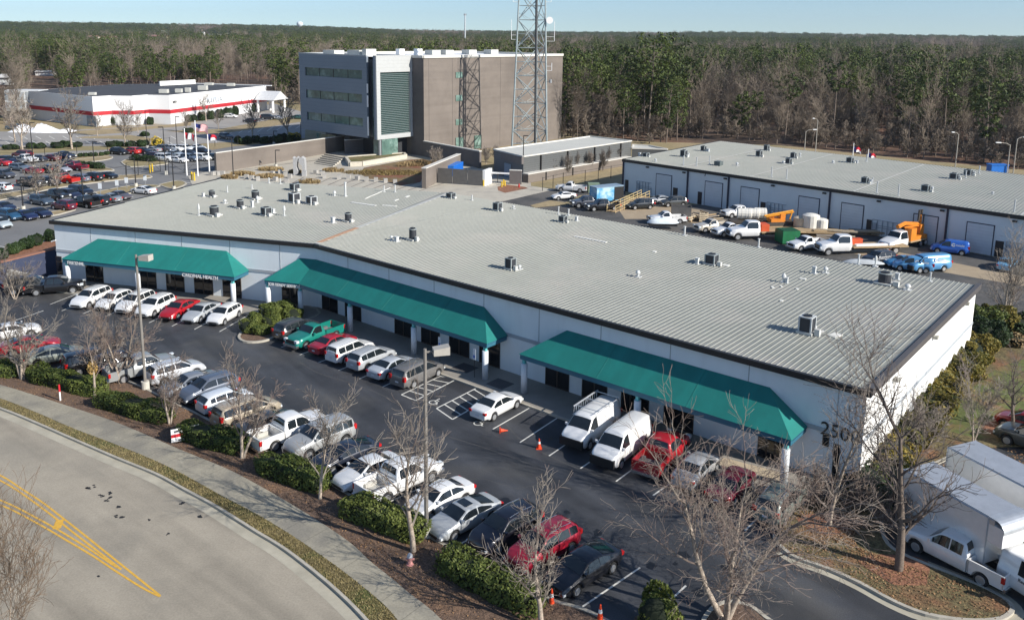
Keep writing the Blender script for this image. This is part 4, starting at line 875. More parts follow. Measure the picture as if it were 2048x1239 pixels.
for i in range(3):
    p = a+(b-a)*(i/3); q = a+(b-a)*((i+1)/3-.01); mb = MB()
    mb.bar(p, q, .12, .15, 3.0); o = mb.build('service_gate', grid_lines(M('gate_slats', (.13, .125, .12), .6), 0, 0, 0, .04, .8, sz=.25), loc=(p.x, p.y, 0))
    tag(o, ('left', 'middle', 'right')[i]+'most of the three dark slatted gates in front of the blue dumpster', 'gate', 'slatted service court gates')
p = G(905, 352); mb = MB(); dd = (G(923, 342)-G(899, 354)).normalized(); c = G(899, 354); 
mb.bar(c, c+dd*6.5, 1.8, .2, 2.3); o = mb.build('dumpster', M('blue_dumpster_paint', (.02, .16, .55), .4), loc=(c.x, c.y, 0)); 
b2 = thing('blue_skip', 'bright blue dumpster behind the dark slatted gates', 'dumpster', (c.x, c.y, 0)); o.name = 'container'; o.parent = b2; o.location = (0, 0, 0)
mb = MB()
for i in range(9): q = c+dd*(.4+i*.7); mb.bar(q-Vector((dd.y, -dd.x, 0))*0, q+dd*.1, 2.0, .3, 2.2)
mb.build('ribs', M('blue_dumpster_paint'), b2)
# yellow bollards and red hydrant by the court
def post_thing(name, label, cat, x, y, h, r, mat, group=None, top=None):
    g = G(x, y); t = thing(name, label, cat, (g.x, g.y, 0), group); mb = MB(); mb.tube([(g.x, g.y, 0), (g.x, g.y, h)], r, 10); mb.build('post', mat, t)
    mb = MB(); mb.tube([(g.x, g.y, h), (g.x, g.y, h+.05), (g.x, g.y, h+r*.7)], [r*1.02, r*.9, r*.3], 10); mb.build('cap', top or mat, t); return t
ylw = M('safety_yellow', (.62, .42, .03), .5)
for x, y, h, lb in ((967, 372, 1.1, 'yellow bollard at the foot of the white wall end'), (1003.5, 374, 1.0, 'cream yellow bollard in front of the gate arm'), (1007, 371, 1.1, 'yellow bollard just left of the dark gate keypad'), (1010, 372, 1.0, 'yellow bollard beside the keypad on the brown island')): post_thing('bollard', lb, 'bollard', x, y, h, .14, ylw, 'yellow bollards by the service court')
mb = MB(); g = G(1038, 375); h = thing('red_hydrant', 'small red fire hydrant on the brown island by the utility building', 'hydrant', (g.x, g.y, 0)); mb.tube([(g.x, g.y, 0), (g.x, g.y, .55), (g.x, g.y, .6), (g.x, g.y, .75)], [.14, .13, .17, .05], 10); mb.build('barrel', M('hydrant_red', (.5, .02, .02), .4), h); mb = MB(); mb.tube([(g.x-.2, g.y, .4), (g.x+.2, g.y, .4)], .06, 8); mb.build('nozzle', M('hydrant_red'), h)
area('court_island', [(995, 374), (1010, 369), (1050, 374), (1056, 377), (1010, 386), (996, 381)], .04, redsoil)
g = G(995, 366); t = thing('gate_arm', 'white horizontal gate beam on a post between the white pier and the dark wall', 'gate', (g.x, g.y, 0)); mb = MB(); mb.bar(G(982, 367), G(1018, 369), .25, 2.0, 2.3); mb.build('beam', whiteplain, t); mb = MB(); mb.tube([(g.x, g.y, 0), (g.x, g.y, 2.0)], .08, 6); mb.build('post', blackpole, t)
# ================================================================== UTILITY BUILDING (long, flat roof)
u0 = G(1047, 312, 5.2); u1 = G(988, 298, 5.2); u2 = G(1180, 272, 5.2); u3 = G(1263, 281, 5.2)
for v in (u0, u1, u2, u3): v.z = 0
ut = thing('utility_building', 'long low building with dark ribbed siding and flat pale roof beside the lattice tower', 'building', (u0.x, u0.y, 0))
mb = MB(); mb.prism([(q.x, q.y) for q in (u0, u3, u2, u1)], 0, 5.0); mb.build('wall', darkpanel, ut)
mb = MB(); mb.flat([(q.x, q.y) for q in (u0, u3, u2, u1)], 5.02); mb.build('roof', membrane, ut)
mb = MB()
for p, q in ((u0, u3), (u3, u2), (u2, u1), (u1, u0)): mb.bar(p, q, .35, 5.0, 5.25)
mb.build('coping', cop, ut)
dU = (u3-u0).normalized(); nU = Vector((dU.y, -dU.x, 0))
mb = MB(); mb.bar(u0+nU*.8-dU*.2, u3+nU*.8-dU*2, 1.4, 0, 1.7); pl = mb.build('brick_plinth', brick_m, ut); mb = MB(); mb.bar(u0+nU*.8-dU*.3, u3+nU*.8-dU*2, 1.55, 1.7, 1.85); mb.build('plinth_coping', cop, pl)
for x in (1081, 1134.5, 1188, 1240): s = on_wall(x, 320, u0, u3)[0]; a = u0+dU*s; mb = MB(); mb.bar(a-dU*.12+nU*1.5, a+dU*.12+nU*1.5, .3, 0, 1.7); mb.bar(a-dU*.12+nU*.15, a+dU*.12+nU*.15, .25, 1.8, 5.0); mb.build('downspout', trim_d, ut)
mb = MB(); s = on_wall(1008, 340, u0, u1)[0]; e_ = (u1-u0).normalized(); ne = Vector((-e_.y, e_.x, 0)); mb.bar(u0+e_*4.6-ne*0+(-dU)*.05, u0+e_*7.2-dU*.05, .1, 0, 2.9); mb.build('steel_door', M('blue_grey_door', (.2, .25, .30), .5), ut)
mb = MB(); mb.bar(u0+e_*2.6-dU*.06, u0+e_*3.6-dU*.06, .1, .9, 2.0); mb.build('meter_box', M('pale_box', (.55, .6, .62), .5), ut)
mb = MB(); mb.bar(u0+e_*0-dU*.2, u0+e_*8-dU*.2, .5, 3.6, 5.0); mb.build('eave_panel', dark_brick_m, ut)
an = thing('annex_building', 'low white-edged annex between the utility building and the rear warehouse', 'building', (u3.x, u3.y, 0)); a0 = G(1264, 296, 3.5); a1 = G(1335, 298, 3.5); a2 = G(1300, 291, 3.5); a3 = G(1266, 289, 3.5)
mb = MB(); mb.prism([(q.x, q.y) for q in (a0, a1, a2, a3)], 0, 3.3); mb.build('wall', darkpanel, an)
mb = MB(); mb.flat([(q.x, q.y) for q in (a0, a1, a2, a3)], 3.32)
mb.build('roof', membrane, an); mb = MB()
for p, q in ((a0, a1), (a1, a2), (a2, a3), (a3, a0)): mb.bar(p, q, .3, 3.3, 3.6)
mb.build('coping', cop, an)
# ================================================================== LATTICE TOWER
def lattice():
    c = B0+d41*14.85; k = azv(SUN_AZ); cx = c+k*18.0
    H_, w0, w1 = 62., 8.6, 4.6; t = thing('lattice_tower', 'tall three-legged grey steel lattice radio tower in front of the brick block', 'tower', (cx.x, cx.y, 0))
    ang = [rad(a) for a in (196, 316, 76)]
    def leg(i, z): w = w0+(w1-w0)*z/H_; r = w/math.sqrt(3); return Vector((cx.x+r*math.cos(ang[i]), cx.y+r*math.sin(ang[i]), z))
    for i in range(3):
        mb = MB(); mb.tube([leg(i, z) for z in (0, 20, 40, H_)], [.22, .2, .18, .16], 8); mb.build('leg', towerm, t)
    P = 6.4; n = int(H_/P)
    for j in range(n):
        mb = MB(); z0 = j*P; z1 = z0+P
        for i in range(3):
            a, b = i, (i+1) % 3
            mb.tube([leg(a, z0), leg(b, z1)], .11, 5); mb.tube([leg(b, z0), leg(a, z1)], .11, 5); mb.tube([leg(a, z1), leg(b, z1)], .08, 4)
            zm = z0+P/2; mb.tube([leg(a, zm), leg(b, zm)], .07, 4)
            m0 = (leg(a, z0)+leg(b, z0))/2; m1 = (leg(a, zm)+leg(b, zm))/2; mb.tube([m0, leg(a, z0+P*.25)], .03, 4); mb.tube([m0, leg(b, z0+P*.25)], .03, 4)
        mb.build('brace_panel', towerm, t)
    mb = MB(); q = (leg(0, 0)+leg(1, 0)*2)/3; q1 = (leg(0, H_)+leg(1, H_)*2)/3; mb.tube([q, q1], .28, 8); mb.build('cable_ladder', M('dark_cables', (.05, .055, .06), .6), t)
    # antennas
    def whip(i, z, l, s):
        p = leg(i, z); o = Vector((s*1.3, 0, 0)); mb = MB(); mb.tube([p, p+o], .04, 4); mb.tube([p+Vector((0, 0, 1)), p+o+Vector((0, 0, 1))], .04, 4); mb.tube([p+o, p+o+Vector((0, 0, l))], .06, 5); mb.build('whip_antenna', whiteplain, t)
    whip(0, 27.5, 4.5, -1); whip(1, 20.5, 1.8, 1); whip(1, 36, 2.6, 1); whip(0, 36, 2.0, -1); whip(1, 27.2, 4.5, 1.5)
    p = leg(1, 31.9)+Vector((.9, -.3, 0)); mb = MB(); mb.tube([p+Vector((0, -.5, 0)), p+Vector((0, -.3, 0)), p, p+Vector((0, .5, 0))], [.8, .78, .55, .12], 18); mb.build('dish_antenna', whiteplain, t)
    p = leg(1, 18)+Vector((1.0, -.2, 0)); mb = MB(); mb.tube([leg(1, 18), p], .05, 4); mb.tube([p+Vector((0, 0, -.3)), p+Vector((0, 0, .5))], .3, 8); mb.build('antenna_box', steel, t)
    return cx
TC = lattice()
# ================================================================== PLAZA FURNITURE
sc = G(601, 350); t = thing('sculpture', 'tall grey abstract sculpture of two curved slabs standing on the plaza', 'sculpture', (sc.x, sc.y, 0)); hs = height_at((601, 350), (601, 313))
ux = Vector((1, 0, 0)); mb = MB()
def slab(pts, y0, y1, mb):
    n = len(pts); vs = [(sc.x+x, sc.y+y0, z) for x, z in pts]+[(sc.x+x, sc.y+y1, z) for x, z in pts]
    mb.add(vs, [tuple(range(n)), tuple(range(2*n-1, n-1, -1))]+[(i, (i+1) % n, n+(i+1) % n, n+i)[::-1] for i in range(n)])
k = hs/5.6
slab([(x*k, z*k) for x, z in ((-1.9, 0), (-.9, 0), (-.55, 1.2), (-1.0, 2.6), (-.7, 4.0), (-.35, 5.3), (-.7, 5.5), (-1.2, 5.0), (-1.9, 5.5))], -.6, .9, mb); mb.build('left_slab', M('cast_concrete', (.36, .36, .36), .7, var=.1), t); mb = MB()
slab([(x*k, z*k) for x, z in ((.2, 0), (1.5, 0), (1.6, 3.0), (1.5, 5.0), (.7, 5.6), (-.1, 5.2), (-.3, 4.2), (.7, 2.9), (.9, 1.6))], -.6, .9, mb); mb.build('right_slab', M('cast_concrete'), t)
mb = MB(); mb.box(sc.x+1.0*k, sc.x+2.2*k, sc.y-1.6, sc.y-.7, 0, 1.6*k); mb.build('base_block', M('cast_concrete'), t)
blk = M('granite_block', (.36, .345, .32), .8, var=.12)
cub = [(493, 357), (503, 359), (516, 361), (551, 362), (574, 366), (607, 366), (628, 366), (649, 356), (678, 358), (697, 358), (715, 360), (733, 362), (752, 363), (771, 365), (790, 367), (580, 356), (571, 352), (632, 348), (646, 350), (677, 343), (545, 350), (560, 347), (423, 351), (431, 350), (438, 350), (446, 350)]
proto = None
for i, (x, y) in enumerate(cub):
    g = G(x, y)
    if proto is None: mb = MB(); mb.prism([(g.x-.38, g.y-.38), (g.x+.38, g.y-.38), (g.x+.38, g.y+.38), (g.x-.38, g.y+.38)], 0, .8); proto = o = mb.build('block_seat', blk, loc=(g.x, g.y, 0))
    else: o = proto.copy(); COL.objects.link(o); o.location = (g.x, g.y, 0); o.rotation_euler = (0, 0, random.uniform(-.4, .4))
    if i < 15 and i > 6: lb = 'grey stone block seat in the front row along the plaza garden bed'
    elif i > 21: lb = 'grey stone block at the feet of the three flagpoles'
    else: lb = 'grey stone block seat scattered around the plaza sculpture'
    tag(o, lb, 'seat', lb.replace('grey stone block seat', 'stone block seats').replace('grey stone block', 'stone blocks'))
mb = MB()        # dark paving bands
for i in range(16):
    a = G(500+i*27, 352+i*.6); b = G(455+i*27, 372+i*.3) if False else G(455+i*24, 382+i*.5); lines_mb(mb, [(a, b)], .35, .036)
for i in range(8): lines_mb(mb, [(G(450+i*30, 344-i*4), G(560+i*30, 330-i*3.6))], .3, .037)
structure('paving_bands', mb, M('dark_paving', (.23, .205, .175), .8, var=.1))
mb = MB()
for i in range(6): mb.bar(G(630+i*4, 327-i*2.9), G(668+i*4, 333-i*2.5), .5, 0, .22+.09*i)
tag(mb.build('steps', M('step_concrete', (.42, .39, .33), .8)), kind='structure')
t = thing('garden_planter', 'raised concrete planter edge with low grass at the office entrance', 'planter', tuple(G(700, 330)))
mb = MB(); ring = [G(x, y) for x, y in ((692, 321), (700, 333), (724, 332), (812, 317), (808, 313), (730, 318))]
for i in range(6): mb.bar(ring[i], ring[(i+1) % 6], .6, 0, 1.0)
mb.build('planter_wall', M('pale_precast', (.5, .46, .38), .8), t); mb = MB(); mb.flat([(q.x, q.y) for q in ring], .8); mb.build('planting_soil', drygrass, t)
area('garden_bed', [(720, 348), (728, 336), (760, 330), (815, 320), (846, 318), (880, 330), (848, 352), (840, 365), (800, 372), (770, 362), (735, 357)], .06, M('rust_ground_cover', (.17, .12, .06), .95, var=.35, scale=.8, bump=.8, bscale=6, col2=(.20, .075, .045), c2amt=.5, c2scale=.25))
# retaining walls on the left
RWm = M('retaining_concrete', (.30, .31, .33), .8, var=.06)
w0_ = G(116, 553); w0_ = WA-uL*.3+nL*.2
ra_, rb_ = G(112, 497, 2.9), G(0, 525, 2.9); ra_.z = rb_.z = 0
wall_thing('retaining_wall', 'dark slate-blue retaining wall meeting the left end of the warehouse', ra_, rb_+(rb_-ra_)*1.2, 2.9, 2.9, M('dark_blue_wall', (.035, .045, .085), .8, var=.1), M('red_soil_cap', (.25, .12, .08), .9), .5)  # one dark blue tone over the whole wall face
wall_thing('low_retaining_wall', 'low pale concrete wall in front of the dark retaining wall at the left edge', *[Vector((q.x, q.y, 0)) for q in (G(84, 554, 1.2), G(0, 534, 2.2)+(G(0, 534, 2.2)-G(84, 554, 1.2)))], 1.2, 3.1, M('retaining_light', (.40, .385, .35), .8, var=.06), None, .5)
# ================================================================== ARENA
AH = 9.0
ab = [(-126.2, 254.8), (-119.5, 258.5), (-115.0, 256.0), (-111.2, 260.8), (-106.2, 259.0), (-91.5, 320.5)]
P_ = lambda x, y: G(x, y)
A0, A1, A2, A3, A4 = P_(189, 253.5), P_(226, 250.5), P_(268, 251), P_(299, 247.5), P_(342, 248.5)
A5 = A4+azv(0)*0; e54 = solve_len(A4, (G(548, 218)-A4).normalized(), 534); A5 = A4+(G(548, 218)-A4).normalized()*e54
Am = A0+(G(66, 238.5)-A0).normalized()*solve_len(A0, (G(66, 238.5)-A0).normalized(), 57)
fr = [Am, A0, A1, A2, A3, A4, A5]
perp = Vector((-(A5-A4).y, (A5-A4).x, 0)).normalized(); bk = [A5+perp*34, Am+(A5-A4)*.72]
ar = thing('ice_arena', 'white windowless hall with a red band, zigzag front corner and raised lettering', 'building', (A0.x, A0.y, 0))
wh = M('arena_white_paint', (.80, .80, .79), .6, var=.02, scale=.05)
mb = MB(); mb.prism([(q.x, q.y) for q in fr+bk], 0, AH); mb.build('wall', wh, ar)
mb = MB(); mb.flat([(q.x, q.y) for q in [q+(A3+perp*20-q).normalized()*.6 for q in fr+bk]], AH+.02)
mb.build('roof', dkroof, ar)
mb = MB()
for i in range(6):
    a, b = fr[i], fr[i+1]; d = (b-a).normalized(); n = Vector((d.y, -d.x, 0)); mb.bar(a+n*.06, b+n*.06, .15, 3.3, 4.5)
mb.build('red_band', redband, ar)
mb = MB()
for i in range(6):
    a, b = fr[i], fr[i+1]; d = (b-a).normalized(); n = Vector((d.y, -d.x, 0)); mb.bar(a+n*.03, b+n*.03, .1, 0, 3.3)
mb.build('lower_wall', M('arena_lower_paint', (.60, .61, .62), .7, var=.03), ar)
u5 = (A5-A4).normalized(); n5 = Vector((u5.y, -u5.x, 0))
s, z = on_wall(413, 204, A4, A5); o = A4+u5*s+n5*.25; text_obj('ICEPLEX', 2.4, .15, M('blue_grey_letters', (.48, .52, .57), .5), (o.x, o.y, z-.2), u5, 'wall_lettering', ar, bold=.02)
s, z = on_wall(344, 206.5, A4, A5); o = A4+u5*s+n5*.25; text_obj('2601', 1.1, .1, M('black_numerals'), (o.x, o.y, z), u5, 'wall_number', ar)
mb = MB(); mb.bar(A5-u5*1+n5*3, A5-u5*1-n5*0+perp*34, .4, AH, AH+.3); mb.build('rear_parapet', wh, ar)
mb = MB(); c = A5+perp*26-u5*18; mb.bar(A4+u5*38+perp*33, A5+perp*29-u5*2, .6, AH-2, AH+1.6); mb.build('raised_rear_wall', wh, ar)
for x, y, w_, h_ in ((328, 186, 2.6, 1.2), (358, 185, 2, 1.2), (376, 184, 1.6, 1.4), (406, 180, 2.8, 1.5), (418, 170, 3, .8), (462, 172, 2.6, 1.0), (185, 190, 2, .8)):
    g = G(x, y, AH); mb = MB(); mb.bar(g-Vector((w_/2, 0, 0)), g+Vector((w_/2, 0, 0)), w_*.7, AH, AH+h_); mb.build('roof_plant', membrane, ar)
mb = MB(); por = A5-u5*9+n5*2.0; 
gpt = thing('entrance_portico', 'white gabled entrance canopy on posts at the right end of the white arena', 'canopy', (por.x, por.y, 0))
W_, D_ = 8, 6; px_ = por
for sx in (0, W_):
    for sy in (0, D_): mb = MB(); mb.tube([px_+u5*sx+n5*sy, px_+u5*sx+n5*sy+Vector((0, 0, 4.5))], .45, 8); mb.build('post', whiteplain, gpt)
mb = MB(); q = [px_+u5*x+n5*y for x, y in ((-1, -1), (W_+1, -1), (W_+1, D_+1), (-1, D_+1))]; r0 = (q[0]+q[1])/2; r1 = (q[2]+q[3])/2
V3 = lambda p, z: (p.x, p.y, z)
mb.add([V3(q[0], 4.5), V3(q[1], 4.5), V3(q[2], 4.5), V3(q[3], 4.5), V3(r0, 7.5), V3(r1, 7.5)], [(0, 4, 5, 3), (1, 2, 5, 4), (0, 1, 4), (3, 5, 2), (3, 2, 1, 0)]); mb.build('gable_roof', M('portico_grey', (.55, .56, .57), .6), gpt)
for x, y in ((184, 251), (176, 252), (135, 247)): 
    s = on_wall(x, y, Am, A0)[0]; d = (A0-Am).normalized(); n = Vector((d.y, -d.x, 0)); a = Am+d*s; mb = MB(); mb.bar(a+n*.12, a+d*2.6+n*.12, .12, 0, 3.2 if x > 140 else 2.6); mb.build('service_door', M('blue_grey_door'), ar)
g = G(55, 236); t = thing('ice_plant_unit', 'tall white louvred plant unit on legs at the left end of the arena', 'plant unit', (g.x, g.y, 0)); hA = 8.
mb = MB(); mb.box(g.x-5, g.x+6, g.y-3, g.y+3, 2.5, 9.2); mb.build('housing', M('plant_white', (.62, .64, .65), .6), t); mb = MB()
for i in range(3):
    for j in range(2): mb.box(g.x-4.6+i*3.3, g.x-1.9+i*3.3, g.y-3.15, g.y-3, 3.0+j*3.1, 5.6+j*3.1)
mb.build('louvre_panels', M('louvre_grey', (.38, .41, .43), .6), t); mb = MB()
for sx in (-4.6, 5.4): mb = MB(); mb.tube([(g.x+sx, g.y-2.5, 0), (g.x+sx, g.y-2.5, 2.5)], .25, 6); mb.build('leg', steel, t)
random.seed(5)
mb = MB(); vs = []; fs = []
c = G(86, 263); NX, NY = 26, 8
for j in range(NY+1):
    for i in range(NX+1):
        x = (i/NX-.5)*17; y = (j/NY-.5)*6; e2 = max(0, 1-(x/8.5)**2)*max(0, 1-(y/3)**2); z = e2**.6*(1.5+.9*math.sin(x*.9+1)+.5*noise.noise(Vector((x, y, 0))))*(1.3 if x < 0 else .8); vs.append((c.x+x, c.y+y, max(z, 0)))
for j in range(NY):
    for i in range(NX): a = j*(NX+1)+i; fs.append((a, a+1, a+NX+2, a+NX+1))
mb.add(vs, fs); o = mb.build('snow_pile', M('ice_shavings', (.85, .86, .88), .8, var=.02), loc=(c.x, c.y, 0), smooth=True); tag(o, 'white heap of scraped ice beside the left end of the arena lot', 'snow pile')
# ================================================================== POLES, FLAGS
def lamp_post(b, t_, label, group, big=False, arm=1, head_to=None, mat=blackpole):
    g = G(*b); h = height_at(b, t_); t = thing('lamp_post', label, 'lamp post', (g.x, g.y, 0), group)
    mb = MB(); r = .11 if not big else .13
    mb.tube([(g.x, g.y, .6), (g.x, g.y, h)], [r, r*.7], 8); mb.build('pole', mat, t)
    mb = MB(); mb.tube([(g.x, g.y, -.05), (g.x, g.y, .75)], .32, 14); mb.build('concrete_base', M('pole_base_concrete', (.5, .48, .42), .8), t)
    d = head_to or Vector((1, 0, 0)); n = Vector((-d.y, d.x, 0)); c = g+d*.25; mb = MB()
    if big:
        mb.tube([(g.x, g.y, h-.2), (g.x+d.x*.5, g.y+d.y*.5, h-.2)], .06, 6); mb.build('arm', mat, t); mb = MB()
        a = g+d*.45; b2 = g+d*1.35
        vs = []
        for q, z0, z1 in ((a, h-.38, h-.02), (b2, h-.38, h+.1)):
            for s_ in (-1, 1): vs += [(q.x+n.x*.3*s_, q.y+n.y*.3*s_, z0), (q.x+n.x*.3*s_, q.y+n.y*.3*s_, z1)]
        mb.add(vs, [(0, 1, 3, 2), (4, 6, 7, 5), (1, 5, 7, 3), (0, 2, 6, 4), (0, 4, 5, 1), (2, 3, 7, 6)]); mb.build('lamp_head', M('lamp_head_tan', (.38, .36, .32), .5), t)
    else:
        mb.bar(g+d*.0, g+d*.95*arm, .3, h-.12, h+.04); mb.build('lamp_head', mat, t)
    return t
lamp_post((291.5, 779), (270.8, 509), 'tall weathered lamp post behind the hedge in front of the left teal canopy', 'tall lamp posts at the front of the lot', True, head_to=(azv(105)), mat=polegrey)
lamp_post((853, 1074), (855.5, 697), 'tall weathered lamp post beside the silver sedan in the front row', 'tall lamp posts at the front of the lot', True, head_to=azv(75), mat=polegrey)
for i, (b, t_, lb) in enumerate((((68, 337), (61, 245), 'black lamp post at the left of the rear lot behind the parked rows'), ((189, 334), (185, 283), 'black lamp post on the rear lot island with a dark hedge'), ((272, 374), (267, 316), 'black lamp post just left of the sliding gate'), ((47, 421), (41, 354), 'black lamp post at the lower left of the rear lot'), ((168, 412), (162, 332), 'black lamp post rising among the navy and black cars near the roof corner'), ((295, 297), (289, 222), 'tall black lamp post between the two round bushes by the arena drive'), ((332, 349), (326, 254), 'black lamp post left of the flagpoles above the concrete base'), ((355, 304), (349, 233), 'black lamp post behind the white cars in the rear lot'), ((348, 380), (343, 303.5), 'black lamp post right behind the left wing roof edge'), ((467, 357), (462, 276), 'black lamp post in front of the left end of the long brick wall'), ((552, 335), (550, 300), 'black lamp post against the middle of the long brick wall'), ((548, 290), (545, 262), 'short black lamp post among the round bushes left of the office'), ((602.5, 287), (601.6, 244.5), 'black lamp post touching the left edge of the office cube'), ((1046, 362), (1046, 271), 'black lamp post at the corner of the utility building'))):
    lamp_post(b, t_, lb, 'black lamp posts around the rear lots', arm=-1 if b[0] in (272, 332, 467) else 1)
def flagpole(b, t_, label, kind):
    g = G(*b); h = height_at(b, t_); t = thing('flagpole', label, 'flagpole', (g.x, g.y, 0), 'white flagpoles on the plaza' if b[1] > 335 and b[0] < 500 else 'small flagpoles behind the rear warehouse')
    mb = MB(); mb.tube([(g.x, g.y, 0), (g.x, g.y, h)], [.13, .09], 8); mb.tube([(g.x, g.y, h), (g.x, g.y, h+.2)], .12, 8); mb.build('pole', whiteplain, t)
    W, Hh = (2.6, 1.5) if kind == 'us' else (1.9, 1.2); NX, NZ = 16, 13; mb = MB(); zt = h-.4
    if kind in ('bar3', 'nc'): zt = h-.6
    vs = []
    for j in range(NZ+1):
        for i in range(NX+1):
            x = i/NX; z = zt-Hh*j/NZ-.55*x*x-.12*math.sin(x*7); vs.append((g.x+.1+W*x*.93, g.y+.22*math.sin(x*9+j*.15), z))
    fs = []; mi = []
    for j in range(NZ):
        for i in range(NX):
            a = j*(NX+1)+i; fs.append((a, a+1, a+NX+2, a+NX+1)); x = i/NX
            if kind == 'us': m_ = 2 if (x < .4 and j < 7) else (0 if j % 2 == 0 else 1)
            elif kind == 'bar3': m_ = 0 if x < .3 or x > .7 else 1
            else: m_ = 2 if x < .3 else (0 if j < NZ/2 else 1)
            mi.append(m_)
    mb.v = vs; mb.f = fs; mb.mi = mi
    mb.build('flag', [M('flag_red', (.50, .02, .04), .7), M('flag_white', (.75, .75, .75), .7), M('flag_blue', (.02, .03, .16), .7)], t, smooth=True)
flagpole((396, 352), (389, 243), 'tallest white flagpole flying a striped red, white and blue flag', 'us')
flagpole((374, 351), (367, 259), 'left white flagpole flying a red and white flag', 'bar3')
flagpole((419, 345), (412, 262), 'right white flagpole flying a red, white and blue state flag', 'nc')
flagpole((1705, 318), (1705, 288), 'left small flagpole behind the rear warehouse with a red and white flag', 'nc')
flagpole((1735, 324), (1735, 300), 'right small flagpole behind the rear warehouse, flag low', 'nc')
def cobra(b, t_, label, dx):
    g = G(*b); h = height_at(b, t_); t = thing('street_lamp', label, 'street lamp', (g.x, g.y, 0), 'street lamps at the edge of the woods'); mb = MB(); mb.tube([(g.x, g.y, 0), (g.x, g.y, h)], [.13, .08], 6); mb.tube([(g.x, g.y, h-.2), (g.x+dx*.6, g.y, h+.25), (g.x+dx*1.8, g.y, h+.4)], .06, 5); mb.build('pole', M('pale_pole', (.4, .37, .32), .6), t)
    mb = MB(); mb.box(min(g.x+dx*1.7, g.x+dx*2.6), max(g.x+dx*1.7, g.x+dx*2.6), g.y-.2, g.y+.2, h+.3, h+.5); mb.build('lamp_head', whiteplain, t)
cobra((1909, 345), (1915, 268), 'left street lamp of the three behind the right end of the rear warehouse', -.6); cobra((2013, 352), (2018, 289), 'street lamp with a long arm behind the right end of the rear warehouse', -1.2); cobra((2025, 356), (2038, 278), 'pale leaning street lamp at the far right behind the rear warehouse', .7); cobra((1630, 312), (1631.5, 240), 'lone street lamp at the wood edge above the middle of the rear warehouse', -.5); cobra((1608, 312), (1608, 262), 'short street lamp left of the lone one at the wood edge', 1.)
# small signs in the rear lot
for x, y, yt, lb in ((201.5, 391, 366, 'leftmost of the four white parking signs on the rear lot verge'), (235, 382, 360, 'second from left of the four white parking signs on the rear lot verge'), (254, 378, 355, 'third from left of the four white parking signs on the rear lot verge'), (291, 370, 350, 'white parking sign near the sliding gate, rightmost of four')):
    g = G(x, y); h = height_at((x, y), (x, yt)); t = thing('parking_sign', lb, 'sign', (g.x, g.y, 0), 'white parking signs in the rear lot'); mb = MB(); mb.tube([(g.x, g.y, 0), (g.x, g.y, h)], .05, 6); mb.build('post', steel, t); mb = MB(); mb.box(g.x-.3, g.x+.3, g.y-.1, g.y-.04, h-1., h); mb.build('sign_panel', M('sign_white'), t)
# sliding gate and fences
def fence(name, label, pts, h, sp, rails, mat=blackpole, group=None, diag=False):
    g = [G(*p) for p in pts]; t = thing(name, label, 'fence', (g[0].x, g[0].y, 0), group)
    for i in range(len(g)-1):
        a, b = g[i], g[i+1]; L = (b-a).length; n = max(1, int(L/sp)); mb = MB()
        for k in range(n+1): p = a+(b-a)*(k/n); mb = MB(); mb.tube([(p.x, p.y, 0), (p.x, p.y, h)], .06, 5); mb.build('post', mat, t)
        mb = MB()
        for r in rails: mb.tube([(a.x, a.y, h*r), (b.x, b.y, h*r)], .03, 4)
        if diag:
            for k in range(n): p, q = a+(b-a)*(k/n), a+(b-a)*((k+1)/n); mb.tube([(p.x, p.y, .2), (q.x, q.y, h)] if k % 2 else [(p.x, p.y, h), (q.x, q.y, .2)], .035, 4)
        mb.build('rails', mat, t)
fence('sliding_gate', 'black braced steel sliding gate across the rear lot drive', [(254, 356), (321, 343)], 3.0, 2.6, (.05, .55, 1), diag=True); fence('sliding_gate', 'black braced steel gate behind the flagpoles', [(338, 350), (430, 340)], 2.8, 2.6, (.05, .55, 1), diag=True)
fence('rear_fence', 'thin black fence along the far side of the rear lot', [(-60, 322), (90, 312), (215, 303), (340, 293)], 2.4, 4.5, (.9,)); fence('rear_fence', 'thin black fence along the round bushes left of the office', [(430, 293), (520, 287), (600, 283)], 2.4, 4, (.9,)); fence('rear_fence', 'thin black fence along the verge above the front cars of the rear lot', [(-20, 395), (110, 372), (252, 352)], 2.2, 5, (.9,)); fence('yard_fence', 'black chain-link fence with thick corner posts left of the rear warehouse', [(1085, 382), (1126, 372), (1170, 366), (1246, 352)], 2.6, 3.2, (.95,))
for x, y, lb in ((300, 345, 'yellow post pair inside the sliding gate'), (305, 343, 'yellow post right of its pair inside the sliding gate'), (384, 360, 'yellow post under the keypad near the flagpoles'), (389, 361, 'yellow post right of the keypad near the flagpoles')): post_thing('bollard', lb, 'bollard', x, y, 1.5, .17, ylw, 'yellow bollards near the gates')
# far landmarks
g = G(600, 75); D_ = 3300.; p = ray(600, 60); k = D_/math.hypot(p.x, p.y); wx, wy = p.x*k, p.y*k; zw = HC+ray(600, 62).z*k*0+ (HC+ray(600, 43).z*k-HC)
zt = HC+ray(600, 43).z*k; z1 = HC+ray(600, 54).z*k; z0 = HC+ray(600, 62).z*k; rr = 13*k/FPX/2*.98
t = thing('water_tower', 'white bulb-topped water tower on the far horizon', 'water tower', (wx, wy, z0-20)); mb = MB(); hh = zt-z1; n = 24
mb.tube([(wx, wy, z1+hh*f) for f in (0, .15, .4, .65, .85, .97, 1)], [rr*f for f in (.35, .75, 1, .98, .8, .4, .1)], n); mb.build('tank', M('water_tower_paint', (.62, .68, .70), .5), t, smooth=True); mb = MB(); mb.tube([(wx, wy, z0-20), (wx, wy, z1+hh*.1)], rr*.22, 12); mb.build('stem', M('water_tower_paint'), t)
